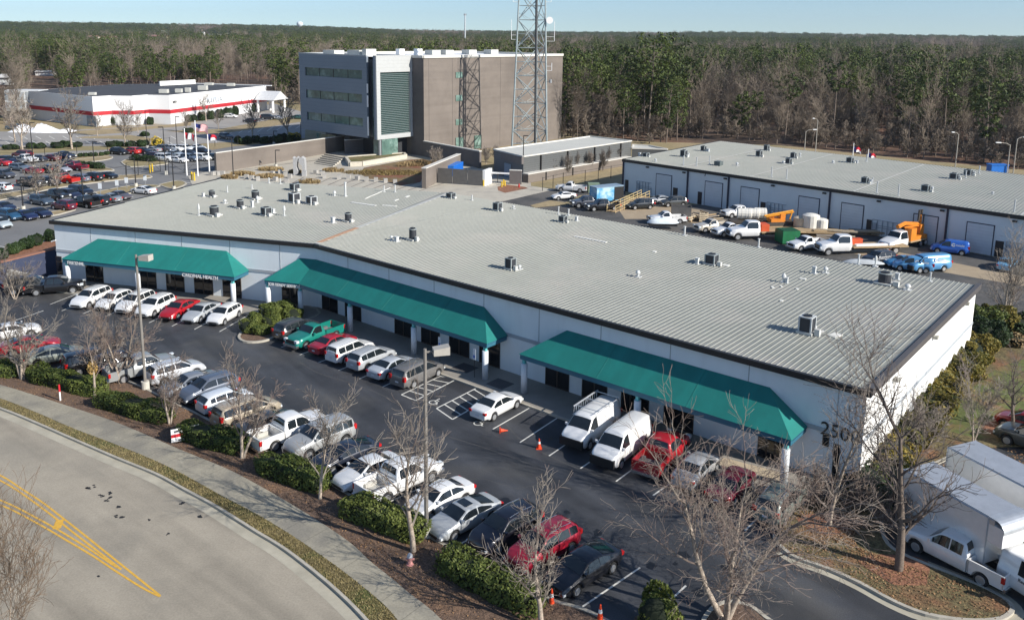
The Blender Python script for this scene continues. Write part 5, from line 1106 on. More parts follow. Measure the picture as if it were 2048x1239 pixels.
k = 1050/math.hypot(ray(930, 90).x, ray(930, 90).y); q = ray(930, 90)*k; zt = HC+ray(930, 28).z*k; t = thing('radio_mast', 'slim grey single-pole mast rising above the distant woods', 'mast', (q.x, q.y, hill(q.x, q.y))); mb = MB(); mb.tube([(q.x, q.y, hill(q.x, q.y)-1), (q.x, q.y, zt)], [1.1, .7], 10); mb.build('pole', M('mast_grey', (.45, .48, .50), .6), t); mb = MB(); mb.box(q.x-1.6, q.x+1.6, q.y-.4, q.y+.4, zt-2, zt); mb.build('antenna_array', steel, t)
random.seed(11)
for i, (x0, x1, yb, yt, D_, c, rc, lb) in enumerate(((178, 196, 79, 71, 1500, (.62, .58, .52), (.22, .12, .10), 'leftmost pale house with red-brown roof in the far woods'), (200, 214, 80, 72, 1500, (.62, .58, .52), (.22, .12, .10), 'second pale house with red-brown roof in the far woods'), (216, 238, 80, 72, 1500, (.62, .58, .52), (.22, .12, .10), 'third pale house with red-brown roof in the far woods'), (302, 334, 78, 70, 1700, (.60, .52, .36), (.2, .2, .2), 'tan block of flats far away in the woods'), (322, 336, 66, 61, 2300, (.75, .75, .75), (.5, .5, .5), 'small white building high in the distant woods'), (396, 408, 67, 64, 2400, (.8, .8, .8), (.6, .6, .6), 'white shed-like building on the distant rise'), (438, 455, 71, 66, 2300, (.8, .8, .8), (.55, .55, .55), 'white boxy building right of the tan flats on the distant rise'), (415, 437, 73, 68, 2200, (.5, .4, .35), (.3, .3, .3), 'brownish building in the distant rise'), (0, 22, 166, 148, 520, (.6, .62, .62), (.5, .5, .5), 'pale shed at the far left edge among bare trees'), (70, 105, 147, 141, 620, (.7, .7, .7), (.6, .6, .6), 'long low white roof among the trees left of the pines'))):
    q0 = ray(x0, yb); q1 = ray(x1, yb); k = D_/math.hypot(q0.x, q0.y); a = q0*k; b = q1*k; zb_ = HC+q0.z*k; zt_ = HC+ray(x0, yt).z*k
    t = thing('distant_building', lb, 'building', (a.x, a.y, zb_-6), 'pale buildings far off in the woods'); h3 = (zt_-zb_); w_ = (b-a).length; dd = (b-a); dd.z = 0; dd.normalize(); nn = Vector((-dd.y, dd.x, 0))
    a = Vector((a.x, a.y, 0)); b = a+dd*w_
    mb = MB(); mb.prism([(v.x, v.y) for v in (a, b, b+nn*w_*.5, a+nn*w_*.5)], zb_-12, zb_+h3*.6); mb.build('wall', M('far_wall_%d' % (int(c[0]*10)*10+int(c[2]*10)), c, .8), t)
    r0 = a+nn*w_*.25; r1 = b+nn*w_*.25; mb = MB(); V = lambda p, z: (p.x, p.y, z); z0 = zb_+h3*.6; z1 = zb_+h3
    mb.add([V(a-nn, z0), V(b-nn, z0), V(b+nn*w_*.5, z0), V(a+nn*w_*.5, z0), V(r0, z1), V(r1, z1)], [(0, 1, 5, 4), (2, 3, 4, 5), (0, 4, 3), (1, 2, 5)]); mb.build('roof', M('far_roof_%d' % int(rc[0]*10), rc, .8), t)
# ================================================================== VEHICLES
def lerpf(pts, x):
    if x <= pts[0][0]: return pts[0][1]
    for i in range(len(pts)-1):
        if x <= pts[i+1][0]:
            t = (x-pts[i][0])/max(1e-6, pts[i+1][0]-pts[i][0]); return pts[i][1]+(pts[i+1][1]-pts[i][1])*t
    return pts[-1][1]
def smoothp(pts, x, r=.07): return (lerpf(pts, x-r)+lerpf(pts, x)*2+lerpf(pts, x+r))/4
class Spec:
    def __init__(s, **k): s.tum = .40; s.wr = .33; s.zb = .24; s.rear = True; s.rails = False; s.x0 = None; s.__dict__.update(k)
    def hw(s, x):
        xf = s.L/2; e = min(1, (xf-abs(x))/.75 if x > 0 else (xf-abs(x))/.6); e = max(e, 0)
        return s.W/2*(.80+.20*math.sin(math.pi/2*e)**.8)
    def sec(s, x):
        w = s.hw(x); zt = smoothp(s.top, x); zs = min(smoothp(s.belt, x), zt-.02); zb = s.zb+(.10 if abs(x) > s.L/2-.35 else 0)
        for wx in s.wh:
            R_ = s.wr+.07; dx = abs(x-wx)
            if dx < R_: zb = max(zb, s.wr+math.sqrt(R_*R_-dx*dx))
        zs = max(zs, zb+.06); zt = max(zt, zs+.02); h = zt-zs
        y5 = w*.955; yt = max(y5-s.tum*h-.05, w*.5)
        P = [(0, zb), (w*.90, zb), (w*.985, zb+.12*(zs-zb)), (w, zb+.55*(zs-zb)), (w*.99, zs-.05*(zs-zb)-.01), (y5, zs), (y5-(y5-yt)*.5, zs+h*.52), (yt+.035, zt-.07*min(1, h/.4)), (yt-.06, zt-.012), (yt*.55, zt+.022), (0, zt+.032)]
        return P, y5, yt, zs, zt, h
    def side(s, x, t, o=.012):
        P, y5, yt, zs, zt, h = s.sec(x); return y5-(y5-yt-.035)*t+o, zs+(h-.07)*t
def loft(sp, x0, x1):
    xs = []; n = int((x1-x0)/.11)
    xs = [x0+(x1-x0)*i/n for i in range(n+1)]
    for wx in sp.wh:
        R_ = sp.wr+.07
        for k in range(9): xs.append(wx+R_*math.cos(math.pi*k/8)*.999)
    for x, z in sp.top: xs.append(x)
    xs = sorted(x for x in xs if x0 <= x <= x1); u = [xs[0]]
    for x in xs[1:]:
        if x-u[-1] > .025: u.append(x)
    if x1-u[-1] > 1e-4: u[-1] = x1
    mb = MB(); vs = []; k = 0
    for x in u:
        P = sp.sec(x)[0]; ring = [(x, y, z) for y, z in P]+[(x, -y, z) for y, z in P[-2:0:-1]]; k = len(ring); vs += ring
    fs = []
    for i in range(len(u)-1):
        for j in range(k): fs.append((i*k+j, (i+1)*k+j, (i+1)*k+(j+1) % k, i*k+(j+1) % k))
    fs.append(tuple(range(k))); fs.append(tuple((len(u)-1)*k+j for j in range(k-1, -1, -1)))
    mb.add(vs, fs); return mb
def side_glass(sp, x0, x1, sy, top=.93, bot=.10):
    n = max(3, int((x1-x0)/.12)); mb = MB(); vs = []
    for i in range(n+1):
        x = x0+(x1-x0)*i/n; h = sp.sec(x)[5]; tb, tt = bot, max(bot+.02, 1-(1-top)*.45/max(h, .12))
        for t in (tb, (tb+tt)/2, tt): y, z = sp.side(x, t); vs.append((x, sy*y, z))
    fs = []
    for i in range(n):
        for j in range(2): a = i*3+j; f = (a, a+3, a+4, a+1); fs.append(f if sy < 0 else f[::-1])
    mb.add(vs, fs); return mb
def top_glass(sp, x0, x1, frac=.95, o=.014):
    n = 7; mb = MB(); vs = []
    for i in range(n+1):
        x = x0+(x1-x0)*i/n; P, y5, yt, zs, zt, h = sp.sec(x)
        ys = [-(yt+.0)*frac, -yt*.5, 0, yt*.5, (yt+.0)*frac]
        for y in ys: vs.append((x, y, zt+(.032 if y == 0 else .022 if abs(y) < yt*.6 else -.004)+o))
    fs = []
    for i in range(n):
        for j in range(4): a = i*5+j; fs.append((a, a+5, a+6, a+1))
    mb.add(vs, fs); return mb
def wheel(par, x, y, r, w=.23, far=False):
    s = 1 if y > 0 else -1; mb = MB(); mb.tube([(x, y-s*w, r), (x, y-s*.03, r), (x, y, r)], [r, r, r*.93], 16 if not far else 10); o = mb.build('tyre' if False else 'wheel', rubber, par)
    mb = MB(); mb.tube([(x, y-.01*s, r), (x, y+s*.012, r)], [r*.66, r*.62], 12 if not far else 8); rm = mb.build('rim', rim_m, o)
    return o
def shade_smooth(o):
    o.data.polygons.foreach_set('use_smooth', [len(p.vertices) < 6 for p in o.data.polygons]); return o
def vehicle(name, sp, far=False, extra=None, catg='car'):
    t = thing(name, 'x', catg)
    b = shade_smooth(loft(sp, -sp.L/2, sp.L/2).build('body', PAINT, t))
    for sy in (-1, 1):
        for a, c in sp.win: shade_smooth(side_glass(sp, a, c, sy).build('side_window', cglass, t))
    shade_smooth(top_glass(sp, *sp.ws).build('windshield', cglass, t))
    if sp.rw: shade_smooth(top_glass(sp, *sp.rw).build('rear_window', cglass, t))
    for wx in sp.wh:
        for sy in (-1, 1): wheel(t, wx, sy*(sp.W/2-.02), sp.wr, far=far)
    xf = sp.L/2; zf = sp.sec(xf-.12)[3]; zr_ = sp.sec(-xf+.12)[3]
    hl = getattr(sp, 'hl', zf-.14); tl = getattr(sp, 'tl', zr_-.16)
    for sy in (-1, 1):
        w = sp.hw(xf-.15); mb = MB(); mb.add([(xf-.42, sy*(w+.035), hl+.02), (xf-.42, sy*(w+.035), hl+.12), (xf+.012, sy*(w*.62), hl+.10), (xf+.012, sy*(w*.62), hl-.04), (xf-.02, sy*(w-.02), hl-.03), (xf-.04, sy*(w-.01), hl+.11), (xf-.42, sy*w*.8, hl+.1), (xf-.3, sy*w*.7, hl-.02)], [(0, 1, 5, 4), (4, 5, 2, 3), (1, 6, 5), (5, 6, 2), (0, 4, 7), (3, 7, 4)]); mb.build('headlight', lamp_c, t)
        w = sp.hw(-xf+.12); th = getattr(sp, 'th', .18); mb = MB(); mb.box(-xf-.012, -xf+.22, min(sy*(w-.24), sy*(w+.022)), max(sy*(w-.24), sy*(w+.022)), tl-.02, tl-.02+th); mb.build('taillight', lamp_r, t)
    if not far:
        mb = MB(); g = getattr(sp, 'gz', (hl-.10, hl+.06)); gw = getattr(sp, 'gw', .42); mb.box(xf-.1, xf+.012, -gw, gw, g[0], g[1]); mb.box(xf-.1, xf+.01, -.6, .6, sp.zb+.14, sp.zb+.25); mb.build('grille', black, t)
        mb = MB(); mb.box(-xf-.02, -xf+.1, -.17, .17, tl-.22, tl-.10); mb.build('licence_plate', plate_m, t)
        for sy in (-1, 1):
            xm = sp.ws[0]+(sp.ws[1]-sp.ws[0])*.72; y, z = sp.side(sp.win[-1][1]-.15, .25); mb = MB(); a, c = sorted((sy*(y+.02), sy*(y+.2))); mb.box(xm-.1, xm+.06, a, c, z, z+.14); mb.build('mirror', PAINT, t)
    if sp.rails:
        mb = MB()
        for sy in (-1, 1):
            x0, x1 = sp.rails; yy = sp.sec(0)[2]-.09; mb.tube([(x0, sy*yy, sp.sec(x0)[4]+.03), ((x0+x1)/2, sy*yy, sp.sec((x0+x1)/2)[4]+.08), (x1, sy*yy, sp.sec(x1)[4]+.03)], .022, 5)
        mb.build('roof_rails', chrome, t)
    if extra: extra(t, sp)
    return t
SP = {}
SP['sedan'] = Spec(L=4.75, W=1.80, wh=(-1.38, 1.40), top=[(-2.38, .70), (-2.33, .98), (-1.62, 1.06), (-.85, 1.40), (-.2, 1.45), (.32, 1.42), (1.12, 1.02), (1.9, .86), (2.25, .74), (2.375, .52)], belt=[(-2.38, .68), (-2.3, .92), (-1.5, .97), (1.1, .93), (1.9, .80), (2.375, .50)], win=[(-1.32, -.40), (-.33, .78)], ws=(.37, 1.05), rw=(-1.55, -.92))
SP['fastback'] = Spec(L=4.85, W=1.84, wh=(-1.42, 1.45), top=[(-2.42, .70), (-2.36, 1.0), (-1.9, 1.06), (-.7, 1.39), (-.15, 1.43), (.35, 1.39), (1.2, 1.0), (1.95, .86), (2.3, .72), (2.42, .5)], belt=[(-2.42, .68), (-2.3, .93), (-1.6, .98), (1.15, .92), (1.95, .79), (2.42, .48)], win=[(-1.45, -.42), (-.35, .80)], ws=(.42, 1.12), rw=(-1.75, -.82))
SP['coupe'] = Spec(L=4.5, W=1.80, wh=(-1.3, 1.35), top=[(-2.25, .68), (-2.2, .98), (-1.7, 1.04), (-.7, 1.33), (-.1, 1.36), (.25, 1.33), (1.0, .98), (1.8, .83), (2.15, .7), (2.25, .5)], belt=[(-2.25, .66), (-2.1, .92), (-1.4, .96), (1.0, .90), (1.8, .77), (2.25, .48)], win=[(-1.1, .68)], ws=(.30, .95), rw=(-1.5, -.78))
SP['hatch'] = Spec(L=4.25, W=1.77, wh=(-1.25, 1.28), top=[(-2.12, .75), (-2.08, 1.05), (-1.75, 1.36), (-1.4, 1.48), (-.3, 1.53), (.3, 1.48), (1.12, 1.05), (1.75, .90), (2.05, .74), (2.125, .5)], belt=[(-2.12, .72), (-2.05, 1.0), (-1.4, 1.04), (1.1, .96), (1.75, .84), (2.125, .48)], win=[(-1.62, -1.2), (-1.14, -.3), (-.23, .82)], ws=(.36, 1.06), rw=(-2.06, -1.70), th=.24)
SP['suv'] = Spec(L=4.65, W=1.87, wr=.36, zb=.28, wh=(-1.36, 1.36), top=[(-2.32, .85), (-2.27, 1.18), (-1.98, 1.55), (-1.7, 1.66), (-.2, 1.70), (.35, 1.66), (1.15, 1.17), (1.85, 1.03), (2.2, .88), (2.32, .6)], belt=[(-2.32, .82), (-2.25, 1.08), (-1.6, 1.12), (1.1, 1.07), (1.85, .96), (2.32, .58)], win=[(-1.92, -1.32), (-1.26, -.38), (-.31, .88)], ws=(.42, 1.09), rw=(-2.24, -1.92), rails=(-1.6, .2), th=.28, gw=.5, tum=.36)
SP['bigsuv'] = Spec(L=5.05, W=1.98, wr=.39, zb=.32, wh=(-1.5, 1.5), top=[(-2.52, .9), (-2.48, 1.25), (-2.34, 1.75), (-2.1, 1.83), (0, 1.87), (.45, 1.83), (1.15, 1.28), (2.1, 1.14), (2.42, 1.0), (2.52, .7)], belt=[(-2.52, .88), (-2.45, 1.15), (-1.6, 1.18), (1.1, 1.16), (2.1, 1.06), (2.52, .68)], win=[(-2.2, -1.42), (-1.34, -.4), (-.32, .88)], ws=(.52, 1.1), rw=(-2.48, -2.30), rails=(-1.9, .2), th=.34, gw=.6, tum=.28)
SP['wagon'] = Spec(L=4.75, W=1.80, wh=(-1.38, 1.4), top=[(-2.38, .75), (-2.33, 1.08), (-2.0, 1.40), (-1.7, 1.48), (-.2, 1.54), (.35, 1.49), (1.12, 1.06), (1.9, .92), (2.25, .78), (2.375, .52)], belt=[(-2.38, .73), (-2.3, .98), (-1.5, 1.01), (1.1, .96), (1.9, .84), (2.375, .50)], win=[(-2.0, -1.35), (-1.28, -.4), (-.33, .80)], ws=(.40, 1.06), rw=(-2.30, -1.95), rails=(-1.7, .1))
SP['minivan'] = Spec(L=5.1, W=1.97, wr=.35, zb=.26, wh=(-1.5, 1.53), top=[(-2.55, .85), (-2.5, 1.2), (-2.3, 1.6), (-2.0, 1.71), (-.2, 1.75), (.5, 1.70), (1.55, 1.12), (2.1, .98), (2.42, .82), (2.55, .55)], belt=[(-2.55, .82), (-2.45, 1.05), (-1.6, 1.08), (1.5, 1.03), (2.1, .9), (2.55, .53)], win=[(-2.22, -1.25), (-1.18, -.05), (.02, 1.15)], ws=(.60, 1.48), rw=(-2.49, -2.26), rails=(-1.9, .2), th=.38, tum=.30)
SP['cube'] = Spec(L=4.2, W=1.78, wh=(-1.25, 1.28), top=[(-2.1, .8), (-2.06, 1.2), (-1.95, 1.6), (-1.7, 1.66), (0, 1.67), (.5, 1.62), (1.1, 1.1), (1.75, 1.0), (2.02, .85), (2.1, .55)], belt=[(-2.1, .78), (-2.05, 1.05), (-1.5, 1.06), (1.1, 1.02), (1.75, .93), (2.1, .53)], win=[(-1.86, -1.3), (-1.24, -.3), (-.23, .85)], ws=(.56, 1.06), rw=(-2.06, -1.92), th=.3, tum=.26)
SP['van'] = Spec(L=5.9, W=2.02, wr=.37, zb=.34, wh=(-1.65, 1.9), top=[(-2.95, .9), (-2.93, 1.9), (-2.75, 2.12), (-2.5, 2.16), (.8, 2.16), (1.25, 2.08), (2.05, 1.38), (2.65, 1.2), (2.9, 1.05), (2.95, .7)], belt=[(-2.95, .85), (-2.9, 1.25), (2.0, 1.25), (2.65, 1.1), (2.95, .68)], win=[(.75, 1.72)], ws=(1.36, 2.0), rw=None, th=.3, gw=.7, gz=(.72, 1.0), tum=.22)
SP['compactvan'] = Spec(L=4.75, W=1.85, wr=.34, zb=.28, wh=(-1.45, 1.5), top=[(-2.37, .8), (-2.35, 1.6), (-2.2, 1.85), (-1.9, 1.90), (.2, 1.90), (.55, 1.82), (1.35, 1.22), (2.0, 1.02), (2.3, .85), (2.37, .55)], belt=[(-2.37, .78), (-2.33, 1.08), (1.3, 1.08), (2.0, .93), (2.37, .53)], win=[(-.05, 1.05)], ws=(.65, 1.30), rw=None, th=.4, tum=.2)
def bed_extra(t, sp):
    """open cargo bed behind the cab of a pickup"""
    xr = -sp.LB; xc = sp.cab; zt = sp.bz; zb = .45; W = sp.W/2-.03; mb = MB()
    wx = sp.wh[0] if len(sp.wh) == 2 else sp.wh[0]; R_ = sp.wr+.08
    for sy in (-1, 1):
        prof = [(xc-.05, zb), (xc-.05, zt), (xr, zt), (xr, zb)]
        arc = [(wx-R_*math.cos(math.pi*k/10), max(zb, sp.wr+R_*math.sin(math.pi*k/10))) for k in range(11)]
        poly = [(xc-.05, zt), (xr, zt), (xr, zb)]+arc+[(xc-.05, zb)]
        n = len(poly); y0, y1 = (W-.10, W) if sy > 0 else (-W, -W+.10)
        vs = [(x, y0, z) for x, z in poly]+[(x, y1, z) for x, z in poly]
        mb.add(vs, [tuple(range(n)), tuple(range(2*n-1, n-1, -1))]+[(i, n+i, n+(i+1) % n, (i+1) % n) for i in range(n)])
    mb.box(xc-.14, xc-.06, -W, W, zb, zt); b = mb.build('bed', PAINT, t)
    mb = MB(); mb.box(xr+.05, xc-.1, -W+.1, W-.1, zb, zb+.12)
    for sy in (-1, 1): a, c = sorted((sy*(W-.1), sy*(W-.32))); mb.box(wx-.42, wx+.42, a, c, zb+.1, zb+.38)
    mb.build('bed_floor', M('bed_liner', (.12, .12, .125), .7) if not getattr(sp, 'whitebed', 0) else M('white_bed', (.45, .44, .40), .7, var=.15), b)
    mb = MB(); mb.box(xr-.02, xr+.06, -W, W, zb+.05, zt-.01); g = mb.build('tailgate', PAINT, t)
    mb = MB(); mb.box(xr-.14, xr, -W+.02, W-.02, zb-.1, zb+.08); mb.build('rear_bumper', chrome, t)
    for sy in (-1, 1): a, c = sorted((sy*(W+.012), sy*(W-.12))); mb = MB(); mb.box(xr-.035, xr+.14, a, c, zt-.42, zt-.06); mb.build('taillight', lamp_r, t)
def pickup(name, crew=True, white=False, far=False):
    L = 5.8; xc = -.95 if crew else -.45; sp = Spec(L=L, W=2.0, wr=.40, zb=.36, wh=(-1.75, 1.85), cab=xc, LB=L/2, bz=1.22, whitebed=white, top=[(xc, 1.2), (xc+.06, 1.50), (xc+.22, 1.86), (xc+.5, 1.90), (.35, 1.90), (.65, 1.84), (1.28, 1.30), (2.35, 1.18), (2.8, 1.02), (2.9, .7)], belt=[(xc, 1.16), (1.2, 1.18), (2.35, 1.08), (2.9, .68)], win=[(xc+.3, -.0), (.07, 1.0)] if crew else [(xc+.35, 1.0)], ws=(.70, 1.22), rw=(xc+.07, xc+.24), th=.3, gw=.72, gz=(.78, 1.05), tum=.25)
    t = thing(name, 'x', 'pickup truck')
    shade_smooth(loft(sp, xc, L/2).build('cab', PAINT, t))
    for sy in (-1, 1):
        for a, c in sp.win: shade_smooth(side_glass(sp, a, c, sy).build('side_window', cglass, t))
    shade_smooth(top_glass(sp, *sp.ws).build('windshield', cglass, t)); shade_smooth(top_glass(sp, *sp.rw, frac=.85).build('rear_window', cglass, t))
    for wx in sp.wh:
        for sy in (-1, 1): wheel(t, wx, sy*(sp.W/2-.03), sp.wr, .26)
    xf = L/2; hl = .92
    for sy in (-1, 1):
        w = sp.hw(xf-.15); a, c = sorted((sy*(w-.34), sy*(w+.02))); mb = MB(); mb.box(xf-.3, xf+.005, a, c, hl-.05, hl+.16); mb.build('headlight', lamp_c, t)
        a, c = sorted((sy*(sp.W/2+.02), sy*(sp.W/2+.24))); mb = MB(); mb.box(.95, 1.1, a, c, 1.22, 1.45); mb.build('mirror', PAINT, t)
    mb = MB(); mb.box(xf-.1, xf+.02, -.55, .55, .72, 1.04); mb.build('grille', M('dark_grille', (.03, .03, .03), .4), t)
    mb = MB(); mb.box(xf-.2, xf+.07, -.92, .92, .42, .62); mb.build('front_bumper', chrome, t)
    bed_extra(t, sp); return t
PROTO = {}
def proto(kind):
    if kind in PROTO: return PROTO[kind]
    base = kind.replace('_far', '')
    nm = {'sedan': 'sedan', 'fastback': 'sedan', 'coupe': 'coupe', 'hatch': 'hatchback', 'suv': 'suv', 'bigsuv': 'large_suv', 'wagon': 'estate_car', 'minivan': 'minivan', 'cube': 'boxy_car', 'van': 'cargo_van', 'compactvan': 'compact_van', 'pickup': 'pickup_truck', 'pickupreg': 'pickup_truck', 'pickupwhite': 'pickup_truck'}[base]
    if base.startswith('pickup'): t = pickup(nm, base != 'pickupreg', base == 'pickupwhite')
    else: t = vehicle(nm, SP[base], kind.endswith('_far'))
    PROTO[kind] = [t, False]; return PROTO[kind]
CATS = {'suv': 'car', 'van': 'van'}
def car(kind, px, py, az, col, label, group=None, pos=None, scale=1., z=0.0, world_pos=False):
    pr = proto(kind)
    o = pr[0] if not pr[1] else copy_tree(pr[0]); pr[1] = True
    g = pos if pos is not None else G(px, py, z)
    o.location = (g.x, g.y, z); o.rotation_euler = (0, 0, math.pi/2-rad(az)); o.scale = (scale,)*3
    o['label'] = label; o['category'] = 'pickup truck' if 'pickup' in kind else 'van' if 'van' in kind else 'car'
    if group: o['group'] = group
    elif 'group' in o: del o['group']
    setcol(o, col); return o
def setcol(o, col):
    for c in o.children:
        c.color = (*col, 1); setcol(c, col)
Wt = (.80, .80, .79); Sv = (.42, .44, .46); Gy = (.13, .135, .14); Dg = (.045, .047, .05); Bk = (.012, .012, .014); Nv = (.012, .018, .045); Rd = (.42, .012, .02); Mr = (.11, .012, .022); Tl = (.01, .20, .16); Gd = (.42, .36, .27); Gs = (.27, .29, .25); Sl = (.06, .09, .13); Cb = (.10, .30, .55); Lb = (.16, .42, .66)
gL = 'cars in the row facing out in front of the left canopy'
HL = 14+180
names = [('suv', Wt, 'white small suv, leftmost of the white cars in the row before the left teal canopy'), ('hatch', Wt, 'second white car from the left in the row before the left teal canopy'), ('suv', Wt, 'third white car from the left, seen through the tall lamp post, before the left canopy'), ('suv', Wt, 'fourth white car from the left, directly beside the red sedan'), ('sedan', Rd, 'bright red sedan between white and silver cars in front of the left canopy'), ('sedan', Sv, 'silver sedan between the red sedan and the last white hatchback'), ('hatch', Wt, 'white hatchback at the right end of the row before the left canopy')]
for i, (k, c, lb) in enumerate(names):
    a, b = LST[i], LST[i+1]; p = (a+b)/2+dl*(3.1 if i not in (0, 3) else 2.8); car(k, 0, 0, HL, c, lb, gL, pos=p)
p = G(58, 583); car('pickup', 0, 0, 72, Bk, 'black crew cab pickup parked at the far left near the retaining wall', pos=G(112, 585))
car('bigsuv', 0, 0, 72, Dg, 'dark suv behind the black pickup at the far left', pos=G(62, 584))
gM = 'cars parked nose-in under the middle canopy'; HM = 35.8
mp = []
for i in range(6): mp.append(ms[i])
def between(i, j, d): return (mp[i]+mp[j])/2+dm*d
st = (mp[1]-mp[0]); 
car('suv', 0, 0, HM, Dg, 'charcoal suv beside the round shrubs, tail towards the lot', gM, pos=mp[0]-st*.5+dm*2.9)
car('pickupreg', 0, 0, HM+180, Tl, 'teal two-tone pickup facing out beside the red sedan', gM, pos=between(0, 1, 2.9))
car('sedan', 0, 0, HM, (.36, .015, .03), 'dark red sedan between the teal pickup and the white suv', gM, pos=between(1, 2, 2.9))
car('bigsuv', 0, 0, HM, Wt, 'boxy white suv with three side windows in the middle canopy row', gM, pos=between(2, 3, 2.6), scale=.92)
car('suv', 0, 0, HM, Sv, 'silver suv between the boxy white suv and the silver sedan', gM, pos=between(3, 4, 2.7))
car('sedan', 0, 0, HM, (.45, .48, .52), 'silver sedan between the silver suv and the grey minivan', gM, pos=between(4, 5, 2.6))
car('minivan', 0, 0, HM, (.16, .155, .15), 'grey minivan next to the first hatched aisle', gM, pos=mp[5]+(mp[5]-mp[4])*.5+dm*2.8)
car('sedan', 0, 0, 38, Wt, 'white sedan parked alone right of the second hatched aisle', pos=G(994, 823))
gR = 'vehicles parked before the right canopy'
def van_rack(t):
    mb = MB()
    for x in (-2.3, -.8, .7):
        mb.tube([(x, -.95, 2.15), (x, -.95, 2.42), (x, .95, 2.42), (x, .95, 2.15)], .03, 5); mb.tube([(x, .95, 2.42), (x, .95, 2.62)], .025, 5)
    for y in (-.95, .95): mb.tube([(-2.5, y, 2.42), (1.0, y, 2.42)], .025, 5)
    for y in (-1.0, -1.06):
        mb.tube([(-2.6, y, 2.40), (.9, y, 2.40)], .03, 5); mb.tube([(-2.6, y-.05, 1.75), (.9, y-.05, 1.75)], .03, 5)
    for k in range(11): x = -2.5+k*.33; mb.tube([(x, -1.03, 2.40), (x, -1.08, 1.75)], .02, 4)
    mb.build('ladder_rack', M('alu_ladder', (.6, .62, .64), .35, metal=.5), t)
def van_black(t):
    mb = MB(); mb.box(2.72, 2.975, -.9, .9, .42, .98); mb.build('front_mask', black, t)
v = car('van', 0, 0, 35+180, Wt, 'white cargo van with a ladder rack on its roof', gR, pos=G(1183, 872))
v2 = car('van', 0, 0, 35+180, Wt, 'plain white cargo van between the ladder-rack van and the red pickup', gR, pos=G(1244, 908))
van_rack(v) ; van_black(v); van_black(v2); PROTO['van'][0] = v2
for c in v.children: 
    if c.name.startswith(('ladder', 'front_mask')): c.location = (0, 0, 0)
car('pickup', 0, 0, 33, Rd, 'red pickup with a grey bed cover parked nose-in behind bare branches', gR, pos=G(1325, 923))
car('sedan', 0, 0, 35, (.40, .41, .42), 'silver sedan behind the big bare tree, right of the red pickup', gR, pos=G(1392, 953))
car('sedan', 0, 0, 37, (.16, .012, .03), 'dark red sedan mostly hidden behind branches at the right canopy', gR, pos=G(1462, 985))
car('suv', 0, 0, 40, (.17, .20, .18), 'grey-green suv behind bare branches, last before the grass island', gR, pos=G(1560, 1022))
gF = 'cars in the front row along the hedges'
F_ = [('fastback', 25, 674, 55, Wt, 'white car at the left edge of the photo, front row'), ('fastback', 62, 702, 62, (.36, .012, .025), 'dark red fastback at the left end of the front row'), ('fastback', 112, 722, 60, Gs, 'silver-green sedan between the red fastback and the bare trees'),
      ('bigsuv', 192, 738, 50, Bk, 'black suv behind the tree with the tan nest'), ('suv', 238, 738, 48, Nv, 'navy car half hidden behind the reddish bare tree'), ('pickup', 285, 750, 48, (.30, .31, .31), 'silver pickup behind the tall left lamp post'),
      ('suv', 352, 757, 43, (.55, .57, .60), 'pale silver suv seen from behind right of the left lamp post'), ('sedan', 381, 781, 223, (.20, .22, .25), 'dark silver sedan facing the hedge beside the navy suv'), ('suv', 418, 793, 222, (.10, .12, .16), 'dark blue suv facing the hedge left of the white hatchback'), ('hatch', 452, 814, 42, (.70, .74, .78), 'white hatchback with red tail lamps between dark suv and gold minivan'),
      ('minivan', 494, 838, 42, Gd, 'gold minivan seen from behind'), ('sedan', 536, 860, 43, Dg, 'dark sedan between the gold minivan and the white pickup'), ('pickupwhite', 580, 877, 43, Wt, 'white pickup with an open white bed, tailgate towards the hedge, front row left'), ('bigsuv', 640, 896, 223, (.36, .37, .37), 'silver large suv with a dark bonnet right of the white pickup'),
      ('fastback', 690, 926, 225, (.015, .02, .035), 'black sedan between the silver suv and the white sedan'), ('sedan', 736, 958, 224, (.72, .73, .73), 'white sedan left of the second white pickup'), ('pickupwhite', 800, 976, 44, Wt, 'white pickup with an open bed just left of the tall middle lamp post'), ('sedan', 878, 1014, 224, Wt, 'white sedan right behind the tall middle lamp post'),
      ('fastback', 928, 1050, 226, (.42, .44, .45), 'silver sedan with a sunroof right of the middle lamp post'), ('suv', 1011, 1078, 226, (.010, .011, .02), 'black suv with chrome rails between the silver sedan and the red suv'), ('suv', 1086, 1114, 226, (.33, .012, .03), 'red suv beside the last black sedan'), ('fastback', 1166, 1154, 226, (.008, .009, .014), 'black sedan at the right end of the front row')]
for k, x, y, a, c, lb in F_:
    o = car(k, x, y, a, c, lb, gF)
    if 'sunroof' in lb:
        mb = MB(); s_ = SP['fastback']; mb.add([(-.35, -.42, 1.475), (.2, -.42, 1.465), (.2, .42, 1.465), (-.35, .42, 1.475)], [(0, 1, 2, 3)]); q = mb.build('sunroof', cglass, o); q.location = (0, 0, 0)
